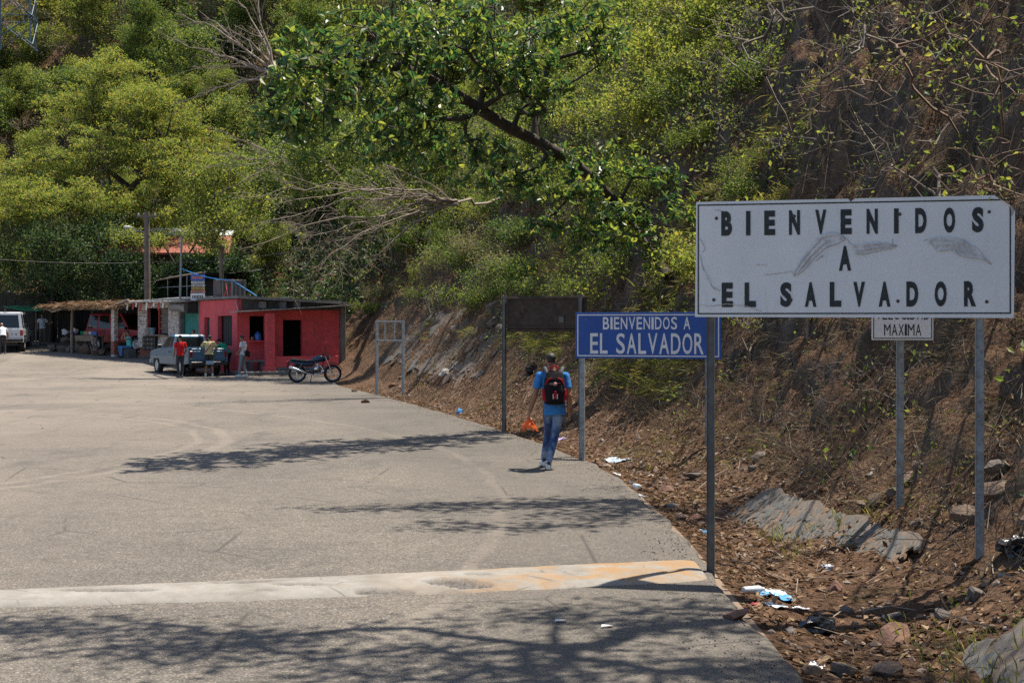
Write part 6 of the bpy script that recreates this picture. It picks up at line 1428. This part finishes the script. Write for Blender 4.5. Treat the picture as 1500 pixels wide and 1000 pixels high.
# seated man on a low block against the kiosk
p = wpos(T_white, (-3.35, -.35, 0)); p.z = float(gz(0, p.y)); sa = aw+R(165)
st = thing('block', 'low rough concrete block under the seated man at the kiosk corner', 'seat', p, sa); MB().box((0, -.12, .20), (.55, .42, .46), .03).build('block', M_concd, st)
person('man in turquoise vest and blue jeans sitting with hands raised to his face', p, sa, dict(pel=(0, -.10, .52), neck=(0, -.06, 1.02), head=(0, 0, 1.17), shL=(-.18, -.05, .97), shR=(.18, -.05, .97), elL=(-.24, .20, .88), elR=(.22, .20, .90), wrL=(-.09, .19, 1.10), wrR=(.08, .19, 1.10), handL=(.2, -.4, 1), handR=(-.2, -.4, 1), hipL=(-.09, -.08, .50), hipR=(.09, -.08, .50), knL=(-.17, .36, .52), knR=(.17, .34, .52), anL=(-.17, .38, .09), anR=(.20, .26, .09)), M_tq, M_jean, M_shoed, vox=.013, sleeve=.25, hem=-.05, skin=M_skin2)
p = P(62, 510, 76.2); p.z = float(gz(0, 76.2))
person('man in white shirt and khaki trousers standing under the green canopy', p, R(205), dict(elL=(-.30, .05, 1.12), wrL=(-.42, .22, 1.20), handL=(-.6, .4, .3), elR=(.25, .0, 1.1)), M_wht, M_kha, M_shoed, vox=.014)
p = P(4, 514, 71.0); p.z = float(gz(0, 71.0))
person('bald man in white shirt bending behind the white car', p, R(25), dict(pel=(0, -.05, .92), neck=(0, .22, 1.32), head=(-.02, .33, 1.43), shL=(-.18, .2, 1.26), shR=(.18, .2, 1.26), elL=(-.24, .3, 1.0), wrL=(-.2, .42, .8), elR=(.27, .28, 1.0), wrR=(.27, .36, .76), look=(0, 1, -.4)), M_wht, M_char, M_shoed, vox=.014, hair=True, bald=True, skin=M_skin2)
# clutter by the shed
def rock_mesh(r, sub=2, sq=(1, 1, .7), rough=.35):
    bm = bmesh.new(); bmesh.ops.create_icosphere(bm, subdivisions=sub, radius=1); o3 = r.uniform(0, 50, 3)
    P_ = np.array([v.co[:] for v in bm.verts]); q = .75+rough*(fbm(P_[:, 0]*1.1+o3[0], P_[:, 1]*1.1+o3[1], P_[:, 2]*1.1+o3[2], 3, 6)*2-.6); nrm_ = [rvec(1, r)[0] for _ in range(9)]
    P_ = P_*q[:, None]
    for k_ in nrm_: d_ = P_ @ k_; m_ = d_ > .5; P_[m_] -= np.outer((d_[m_]-.5)*.95, k_)
    for v, p_ in zip(bm.verts, P_): v.co = Vector(p_*np.array(sq))
    me = bpy.data.meshes.new('rock'); bm.to_mesh(me); bm.free(); return me
M_rock = pm('grey_brown_rock', (.12, .085, .062), .92, 0, .4, 2.2, .9, 9, (.24, .14, .09)); M_rockg = pm('grey_rock', (.115, .10, .088), .92, 0, .4, 2.2, .9, 9, (.14, .09, .06)); M_rockr = pm('reddish_rock', (.16, .085, .058), .92, 0, .4, 2.2, .9, 9)
r = np.random.default_rng(33)
def rock(p, s_, label, m=None, group=None, sink=.25, sq=(1, .85, .7)):
    o = link('rock', rock_mesh(r, 3, sq), None, m or M_rock); o.scale = (s_,)*3; o.rotation_euler = (r.uniform(-.3, .3), r.uniform(-.3, .3), r.uniform(0, 6)); o.location = Vector(p)+Vector((0, 0, s_*sq[2]*(.7-sink))); return tag(o, label, 'rock', group)
for px_, py_, Y_, s_, lab in [(78, 517, 72.6, .42, 'flat grey boulder at the left end of the stone pile by the shed'), (92, 515, 72.4, .45, 'pale slab-like boulder second from the left in the stone pile by the shed'), (104, 517, 72.1, .42, 'round boulder in the middle of the stone pile by the shed'), (115, 517, 71.7, .44, 'round boulder at the right end of the stone pile by the shed'),
                            (97, 500, 72.7, .34, 'boulder on top of the stone pile, left of the shed post'), (108, 500, 72.4, .34, 'boulder topmost on the stone pile beside the shed post'), (126, 522, 70.9, .48, 'big tan boulder under the table by the shed'), (140, 523, 70.4, .46, 'big tan boulder with the white bucket behind it'), (149, 523, 70.2, .36, 'small tan boulder at the right end of the row before the shed')]:
    p = P(px_, py_, Y_); g0 = float(gz(0, Y_)); p.z = g0 if py_ > 510 else g0+.50; rock(p, s_, lab, M_rockg if py_ < 520 and px_ < 120 else M_rock, None, .2)
p = P(138, 510, 70.9); p.z = float(gz(0, 70.9))+.48; q = MB(); q.lathe([(0, 0), (.13, 0), (.17, .32), (.18, .32), (.18, .34), (.155, .34), (.125, .02), (0, .02)], n=16); tag(q.build('bucket', M_whitep, None, p), 'white plastic bucket standing on the tan boulders before the shed', 'bucket')
p = wpos(T_shed, (-6.9, .1, 0)); T = thing('table', 'rough wooden table cluttered with wares under the thatched shed', 'table', p, aw)
MB().box((0, 0, .92), (1.5, .7, .06), .01).build('tabletop', M_wood, T); MB().box((0, -.33, .78), (1.44, .04, .22)).build('apron', M_wood, T)
for x in (-.68, .68):
    for y in (-.28, .28): MB().box((x, y, .42), (.07, .07, .94)).build('leg', M_wood, T)
for i, (x, m_, lab) in enumerate(((-.5, M_grn, 'small green tin on the table under the thatch'), (-.2, pm('tan_box', (.33, .22, .13)), 'tan cardboard box on the table under the thatch'), (.15, M_whitep, 'white tub on the table under the thatch'), (.5, M_bluep, 'blue tub on the table under the thatch'))):
    q = MB(); q.box((0, 0, .1), (.24, .2, .2), .02) if i % 2 else q.lathe([(0, 0), (.1, 0), (.11, .16), (.09, .2), (0, .2)], n=12); o = q.build('tub' if i != 1 else 'box', m_, None, wpos(T, (x, -.05, .955))); tag(o, lab, 'container')
p = P(104, 494, 72.2); T = thing('plastic_bag', 'purple and white plastic bag lying on the stone pile by the shed', 'bag', p); p.z = float(gz(0, 72))+.98; T.location = p
for dx, m_ in ((-.22, M_whitep), (.1, pm('purple_plastic', (.12, .04, .35), .4)), (.3, M_whitep)):
    o = link('film', rock_mesh(r, 2, (.2, .16, .15), .9), T, m_); o.location = (dx, 0, .03 if dx < .2 else .12)
# ================================================================ stones, linings, litter on the verge
def tilt(p):                                     # slope frame at a spot: along-slope, upslope, normal
    e = .12; a = Vector((2*e, 0, land1(p[0]+e, p[1])-land1(p[0]-e, p[1]))); b_ = Vector((0, 2*e, land1(p[0], p[1]+e)-land1(p[0], p[1]-e)))
    nn = a.cross(b_).normalized(); upv = (Vector((0, 0, 1))-nn*nn.z); upv = upv.normalized() if upv.length > .02 else Vector((1, 0, 0)); return upv.cross(nn), upv, nn
r = np.random.default_rng(44)
def rock_at(px_, py_, s_, label, m=None, sq=(1, .85, .7), sink=.3, y0=7.0):
    return rock(HIT(px_, py_, y0), s_*.88, label, m, None, .48, sq)
for a in [(1225, 868, .135, 'rounded reddish stone lying alone in the ditch beyond the white litter', M_rockr), (1078, 908, .20, 'flat reddish stone at the asphalt edge beside the litter', M_rockr, (1, .7, .35)), (1310, 944, .21, 'large reddish boulder in the ditch right of the black bag', M_rockr),
          (1312, 912, .12, 'dark grey stone behind the large reddish boulder in the ditch', M_rockg), (1380, 910, .13, 'dark angular stone on the leaf litter below the right sign post', M_rockg), (1430, 878, .14, 'pale grey stone below the right post of the white sign', M_rockg),
          (1240, 898, .085, 'small dark stone between the litter and the grass tuft', M_rockg), (1306, 992, .17, 'brown stone at the bottom edge of the ditch', M_rock), (1236, 990, .15, 'grey stone cluster piece nearest the camera beside the asphalt', M_rockg), (1190, 990, .10, 'small dark stone at the asphalt edge nearest the camera', M_rock),
          (1272, 748, .15, 'grey-brown stone in the little pile under the speed sign post', M_rock), (1262, 768, .16, 'pale stone at the bottom of the little pile under the speed sign', M_rockg), (1284, 742, .18, 'big brown stone topping the little pile below the speed sign', M_rock), (1312, 728, .15, 'blue-grey stone leaning at the foot of the speed sign post', M_rockg),
          (1334, 708, .2, 'dark stone above the foot of the speed sign post', M_rock), (1352, 692, .16, 'dark overhung stone upslope right of the speed sign post', M_rock), (1112, 672, .2, 'dark stone on the slope just right of the white sign post', M_rockg), (1104, 690, .13, 'small grey stone under the dark one right of the sign post', M_rockg),
          (1196, 728, .11, 'blue-grey stone set in the soil above the stone lining', M_rockg), (1425, 765, .24, 'dark rock shelf sticking out left of the right sign post', M_rock, (1.2, .8, .6)), (1470, 730, .28, 'large dark rock jutting from the slope right of the sign post', M_rock, (1.2, .9, .7)), (1462, 690, .22, 'dark rock above the jutting one on the right slope', M_rockg),
          (974, 722, .16, 'reddish stone in the rubble left of the white sign post', M_rockr), (985, 748, .15, 'grey stone in the rubble at the asphalt edge', M_rockg), (995, 760, .11, 'brown stone at the asphalt edge in front of the rubble', M_rock), (1020, 765, .12, 'stone in the rubble nearest the white sign post', M_rockr), (952, 716, .12, 'small reddish stone beside the white cup', M_rockr),
          (1018, 702, .26, 'slanting grey slab on the slope behind the white sign post', M_rockg, (1, .5, .25)), (828, 622, .2, 'brown rounded stone on the bank beside the walking man', M_rock), (653, 552, .3, 'pale grey boulder on the bank between frame and dark board', pm('pale_rock', (.36, .34, .31), .9, 0, .25, 3, .7, 12)),
          (728, 455, .48, 'bluish boulder topmost of the stack left of the dark board', M_rockg), (722, 478, .42, 'bluish boulder in the middle of the stack left of the dark board', M_rockg), (712, 500, .36, 'bluish boulder lowest in the stack left of the dark board', M_rockg), (738, 486, .34, 'bluish boulder right side of the stack near the dark board post', M_rockg),
          (535, 590, .16, 'reddish stone at the foot of the empty sign frame', M_rockr), (520, 574, .18, 'brown stone on the verge between motorcycle and sign frame', M_rock), (575, 566, .2, 'stone half buried behind the empty sign frame', M_rockr), (1345, 770, .12, 'small stone on the dry slope between the two right posts', M_rock)]:
    rock_at(a[0], a[1], a[2], a[3], a[4], a[5] if len(a) > 5 else (1, .85, .7))
# pitched stone lining of the ditch
M_l1 = pm('lining_stone_blue', (.105, .105, .10), .9, 0, .3, 5, .6, 25); M_l2 = pm('lining_stone_tan', (.18, .115, .075), .9, 0, .3, 5, .6, 25, (.18, .14, .11)); M_l3 = pm('lining_stone_grey', (.125, .11, .095), .9, 0, .3, 5, .6, 25)
smesh = []
for i in range(7):
    q = MB(); q.box((0, 0, 0), (1, 1, 1), .16); me = q.mesh('stone')
    for v in me.vertices: v.co += Vector(r.uniform(-.12, .12, 3))
    smesh.append(me)
def lining(name, label, a, b, rows, cols, ln, wd, th, mats, skew=.0, up0=0.0, jit=.25):
    a = Vector(a); b = Vector(b); T = thing(name, label, 'stone lining', a)
    for i in range(cols):
        for k_ in range(rows):
            p = a.lerp(b, (i+.5*(k_ % 2)+r.uniform(-.2, .2))/cols); al, upv, nn = tilt(p); h2 = Vector((upv.x, upv.y, 0)); hl_ = max(.3, h2.length); h2 = h2.normalized() if h2.length > .01 else Vector((1, 0, 0))
            p = p+h2*(up0+ln*.8*(k_-rows/2+.5+skew*i/cols)+r.uniform(-.03, .03))*hl_; p.z = land1(p.x, p.y); al, upv, nn = tilt(p)
            d_ = (upv*.7-al*(.75+r.uniform(-jit, jit))).normalized(); sd_ = nn.cross(d_).normalized()
            base_pts.setdefault(T.name, []).append((i, k_, p-a-nn*.0))
            m_ = mats[int(r.integers(len(mats)))]; me = smesh[int(r.integers(7))]
            key = (me.name, m_.name)
            if key not in _sm: c_ = me.copy(); c_.materials.clear(); c_.materials.append(m_); _sm[key] = c_
            o = link('stone', _sm[key], T); o.matrix_local = Matrix.Translation(p-a+nn*r.uniform(-.45, .05)*th) @ Matrix((d_*ln*r.uniform(.8, 1.25), sd_*wd*r.uniform(.75, 1.2), nn*th)).transposed().to_4x4()
    bp = [q for q in base_pts[T.name]]; V = []
    for i, k_, q in bp: V.append(q)
    V = np.array([v[:] for v in V])+np.array([0, 0, .006]); link('mortar', np_mesh('mortar', V, grid_faces(cols, rows), True), T, pm('dark_mortar', (.11, .082, .062), .95, 0, .35, 6, .5, 25))
    return T
_sm = {}; base_pts = {}
def pitched(label, a, b, width, pitch, mats, cols, rows):
    """a smooth sloping lining: thin stones set on edge in mortar"""
    a = Vector(a); b = Vector(b); fwd = (a-b).normalized(); out = Vector((fwd.y, -fwd.x, 0)).normalized(); e = out*math.cos(pitch)+Vector((0, 0, math.sin(pitch))); nn = fwd.cross(e).normalized(); nn = nn if nn.z > 0 else -nn
    T = thing('stone_lining', label, 'stone lining', a); L = (b-a).length; V = []
    for i in range(25):
        for j in range(5):
            q = (b-a)*(i/24)+e*(width*(j/4)*(1+.12*math.sin(i*.9)))+nn*(.015*float(vnoise(i*.8, j*.9, 0, 5))); V.append(q)
    link('mortar', np_mesh('mortar', [v[:] for v in V], grid_faces(25, 5), True), T, M_mortar)
    d_ = (e*.72+fwd*.70).normalized(); sd_ = nn.cross(d_).normalized(); ln = width/rows/.72*.96
    for i in range(cols):
        for k_ in range(rows):
            q = (b-a)*((i+r.uniform(-.3, .3)+.37*k_)/cols)+e*(width*(k_+.5+r.uniform(-.25, .25))/rows)
            m_ = mats[int(r.integers(len(mats)))]; me = smesh[int(r.integers(7))]; key = (me.name, m_.name)
            if key not in _sm: c_ = me.copy(); c_.materials.clear(); c_.materials.append(m_); _sm[key] = c_
            o = link('stone', _sm[key], T); o.matrix_local = Matrix.Translation(q+nn*r.uniform(-.016, .002)) @ Matrix((d_*ln*r.uniform(.65, 1.3), sd_*(L/cols*.66*r.uniform(.6, 1.25)), nn*.05)).transposed().to_4x4()
    return T
M_mortar = pm('mortar', (.13, .10, .078), .95, 0, .35, 6, .5, 25)
pitched('pitched lining of thin grey and tan stones along the ditch behind the white sign', HIT(1062, 757)+Vector((0, 0, -.03)), HIT(1255, 836)+Vector((.10, 0, -.12)), .62, R(34), [M_l1, M_l1, M_l2, M_l3, M_l3], 36, 5)
pitched('lining of large flat pale stones in tan earth at the bottom right corner', HIT(1405, 985, 5)+Vector((0, 0, -.02)), HIT(1520, 1050, 5)+Vector((0, 0, -.02)), .75, R(38), [M_l3, M_l1, M_l3], 4, 3)
lining('rock_slabs', 'slanting blue-grey and rusty rock slabs on the bank beyond the dark board', HIT(566, 520, 30), HIT(702, 555, 30), 5, 9, .5, .34, .12, [M_l1, M_rockg, M_l2, M_rockg], .2, .5, .5)
lining('rock_slabs', 'upper blue-grey slabs on the bank above the empty sign frame', HIT(610, 470, 30), HIT(690, 500, 30), 3, 6, .55, .4, .14, [M_l1, M_rockg, M_rockg], .2, .2, .3)
# loose rubble
ico = bmesh.new(); bmesh.ops.create_icosphere(ico, subdivisions=1, radius=1); iv = np.array([v.co[:] for v in ico.verts]); fi = np.array([[v.index for v in f.verts] for f in ico.faces]); ico.free()
p, s, d, rr = cover(5200, 6.5, 46, .05, 4.5, lambda s, d, r: r.uniform(size=len(s)) < np.clip(1.3-d*.35, .10, 1)*np.clip(2.2*fbm(s*.6, d*.8, 0, 3, 55)-.5, .08, 1), 21)
k = len(p); sz = rr.uniform(.012, .038, k)*np.where(rr.uniform(size=k) < .12, 2.0, 1)
V = iv[None]*rr.uniform(.65, 1.3, (k, len(iv), 1))*sz[:, None, None]*rr.uniform(.5, 1.1, (k, 1, 3))+p[:, None]+np.array([0, 0, .004])
o = link('rubble', np_mesh('rubble', V.reshape(-1, 3), (fi[None]+(np.arange(k)*len(iv))[:, None, None]).reshape(-1, 3)), None, None)
n = N('rubble_stones'); g_ = n.node('ShaderNodeNewGeometry'); o.data.materials.append(n.fin(n.ramp(g_.outputs['Random Per Island'], [(0, (.08, .055, .042)), (.4, (.17, .11, .08)), (.75, (.25, .19, .15)), (1, (.36, .32, .28))]), .9, 0, n.bump(n.noise(40, 4), .4, .01)))
tag(o, 'loose rubble and pebbles along the road edge and ditch', kind='stuff')
# grit washed on the asphalt beside the edge
k = 2600; yy = rr.uniform(6, 40, k); off = np.abs(rr.normal(size=k))*.28+.02; xx = edge_x(yy)-.1-off; zz_ = gz(xx, yy)+.004; sz = rr.uniform(.003, .008, k)
V = iv[None]*rr.uniform(.7, 1.2, (k, len(iv), 1))*sz[:, None, None]+np.stack([xx, yy, zz_], 1)[:, None]
o = link('grit', np_mesh('grit', V.reshape(-1, 3), (fi[None]+(np.arange(k)*len(iv))[:, None, None]).reshape(-1, 3)), None, bpy.data.materials['rubble_stones']); tag(o, 'grit and crumbs scattered along the asphalt edge', kind='stuff')
# litter
M_clear = pm('milky_plastic', (.62, .66, .68), .3, 0, .15, 9, .3, 30); M_blupl = pm('sky_blue_wrapper', (.10, .33, .62), .35, 0, .2, 9, .3, 30); M_bag = pm('black_bag_film', (.012, .012, .014), .25, 0, .2, 9, .8, 20)
def crumple(name, label, px_, py_, s_, m, sq=(1, .7, .35), cat='litter', y0=7.0, sink=.0):
    p = HIT(px_, py_, y0); bm = bmesh.new(); bmesh.ops.create_icosphere(bm, subdivisions=3, radius=1); o3 = r.uniform(0, 40, 3); Q = np.array([v.co[:] for v in bm.verts])
    a = vnoise(Q[:, 0]*2+o3[0], Q[:, 1]*2+o3[1], Q[:, 2]*2+o3[2], 1); b_ = np.abs(vnoise(Q[:, 0]*5+o3[1], Q[:, 1]*5+o3[2], Q[:, 2]*5, 2)-.5)*2; Q = Q*(.45+.75*a-.35*b_)[:, None]
    for v, c_ in zip(bm.verts, Q): v.co = Vector(c_*np.array(sq)*s_)
    me = bpy.data.meshes.new(name); bm.to_mesh(me); bm.free(); o = link(name, me, None, m); o.location = p+Vector((0, 0, s_*sq[2]*.45-sink)); o.rotation_euler = (0, 0, r.uniform(0, 6)); return tag(o, label, cat)
def sheet(name, label, px_, py_, s_, m, cat='litter', asp=.6, y0=7.0):
    p = HIT(px_, py_, y0); V = []; o3 = r.uniform(0, 30)
    for i in range(9):
        for j_ in range(7): x = (i/8-.5)*s_*(1+.3*float(vnoise(j_*.8, o3))); y = (j_/6-.5)*s_*asp*(1+.4*float(vnoise(i*.7, o3+5))); V.append((x, y, s_*.30*float(fbm(i*.55+o3, j_*.55, 0, 3, 4))))
    o = link(name, np_mesh(name, V, grid_faces(9, 7)), None, m); o.modifiers.new('t', 'SOLIDIFY').thickness = .002; o.location = p-Vector((0, 0, s_*.05)); al, upv, nn = tilt(p); o.rotation_euler = nn.to_track_quat('Z', 'Y').to_euler(); return tag(o, label, cat)
def bottle(label, px_, py_, m, rz):
    p = HIT(px_, py_); q = MB(); q.lathe([(0, -.10), (.028, -.10), (.031, -.09), (.030, -.03), (.032, 0), (.031, .05), (.013, .085), (.012, .10), (0, .10)], (0, 0, 0), (1, 0, 0), 14); o = q.build('plastic_bottle', m, None, p+Vector((0, 0, .035))); o.rotation_euler = (0, 0, rz); return tag(o, label, 'bottle')
bottle('clear crushed bottle lying at the asphalt edge beside blue wrappers', 1104, 872, M_clear, .4); bottle('small milky bottle lying among the rubble left of the sign post', 932, 716, M_clear, 1.9)
sheet('plastic_sheet', 'pale blue and white crumpled wrapper in the ditch litter', 1146, 880, .19, M_blupl); sheet('plastic_sheet', 'white film behind the blue wrapper in the ditch litter', 1138, 872, .2, M_clear); sheet('plastic_sheet', 'small blue wrapper next to the clear bottle', 1121, 872, .13, M_blupl)
sheet('plastic_sheet', 'white film in front of the blue wrapper', 1136, 893, .17, M_clear); sheet('plastic_sheet', 'white scrap right of the wrappers in the ditch', 1172, 894, .12, M_whitep); crumple('plastic_cup', 'white crumpled cup lying alone in the ditch behind the round stone', 1212, 838, .075, M_whitep, (1, .7, .7))
crumple('wrapper', 'red wrapper at the asphalt edge under the white film', 1106, 890, .06, M_redp); crumple('plastic_bag', 'crumpled black plastic bag in the ditch', 1196, 930, .17, M_bag, (1, .8, .55), 'bag'); sheet('plastic_sheet', 'white paper scrap beside the asphalt nearest the camera', 1196, 978, .13, M_whitep)
sheet('plastic_sheet', 'large blue and white plastic sheet on the verge between the blue and white signs', 905, 676, .34, pm('blue_white_film', (.36, .46, .56), .4, 0, .6, 12, .2, 20)); sheet('paper_scrap', 'white paper on the verge in front of the plastic sheet', 903, 696, .15, M_whitep); sheet('wrapper', 'blue wrapper at the foot of the white sign post', 1034, 781, .14, M_blupl)
sheet('wrapper', 'pale wrapper below the white cup at the asphalt edge', 940, 727, .11, M_clear); sheet('wrapper', 'pale blue scrap among rubble near the asphalt', 925, 708, .1, M_blupl); crumple('plastic_cup', 'blue and white cup on the verge far up the road', 674, 607, .11, M_blupl, (1, .7, .9)); sheet('wrapper', 'lilac wrapper on the verge beside the walking man', 822, 644, .22, pm('lilac_plastic', (.38, .30, .52), .4))
crumple('plastic_bag', 'black plastic bag snagged on the bank left of the walking man', 779, 550, .17, M_blk, (1, .6, .9), 'bag'); crumple('plastic_bag', 'black plastic bag on the dark slope at the right edge', 1492, 815, .2, M_bag, (1, .8, .7), 'bag')
for i, (a, b_) in enumerate([(1212, 845+75), (1078, 760+65)]): pass
for (a, b_, lab) in [(812, 912, 'tiny white scrap on the asphalt in front of the speed bump'), (880, 920, 'tiny pale scrap on the shaded asphalt right of the other scrap')]:
    p = G(a, b_); q = MB(); q.add([(0, 0, .012), (.09, .02, .02), (.085, .06, .012), (.01, .04, .022)], [(0, 1, 2, 3)]); o = q.build('paper_scrap', M_whitep, None, p); o.modifiers.new('t', 'SOLIDIFY').thickness = .002; tag(o, lab, 'litter')
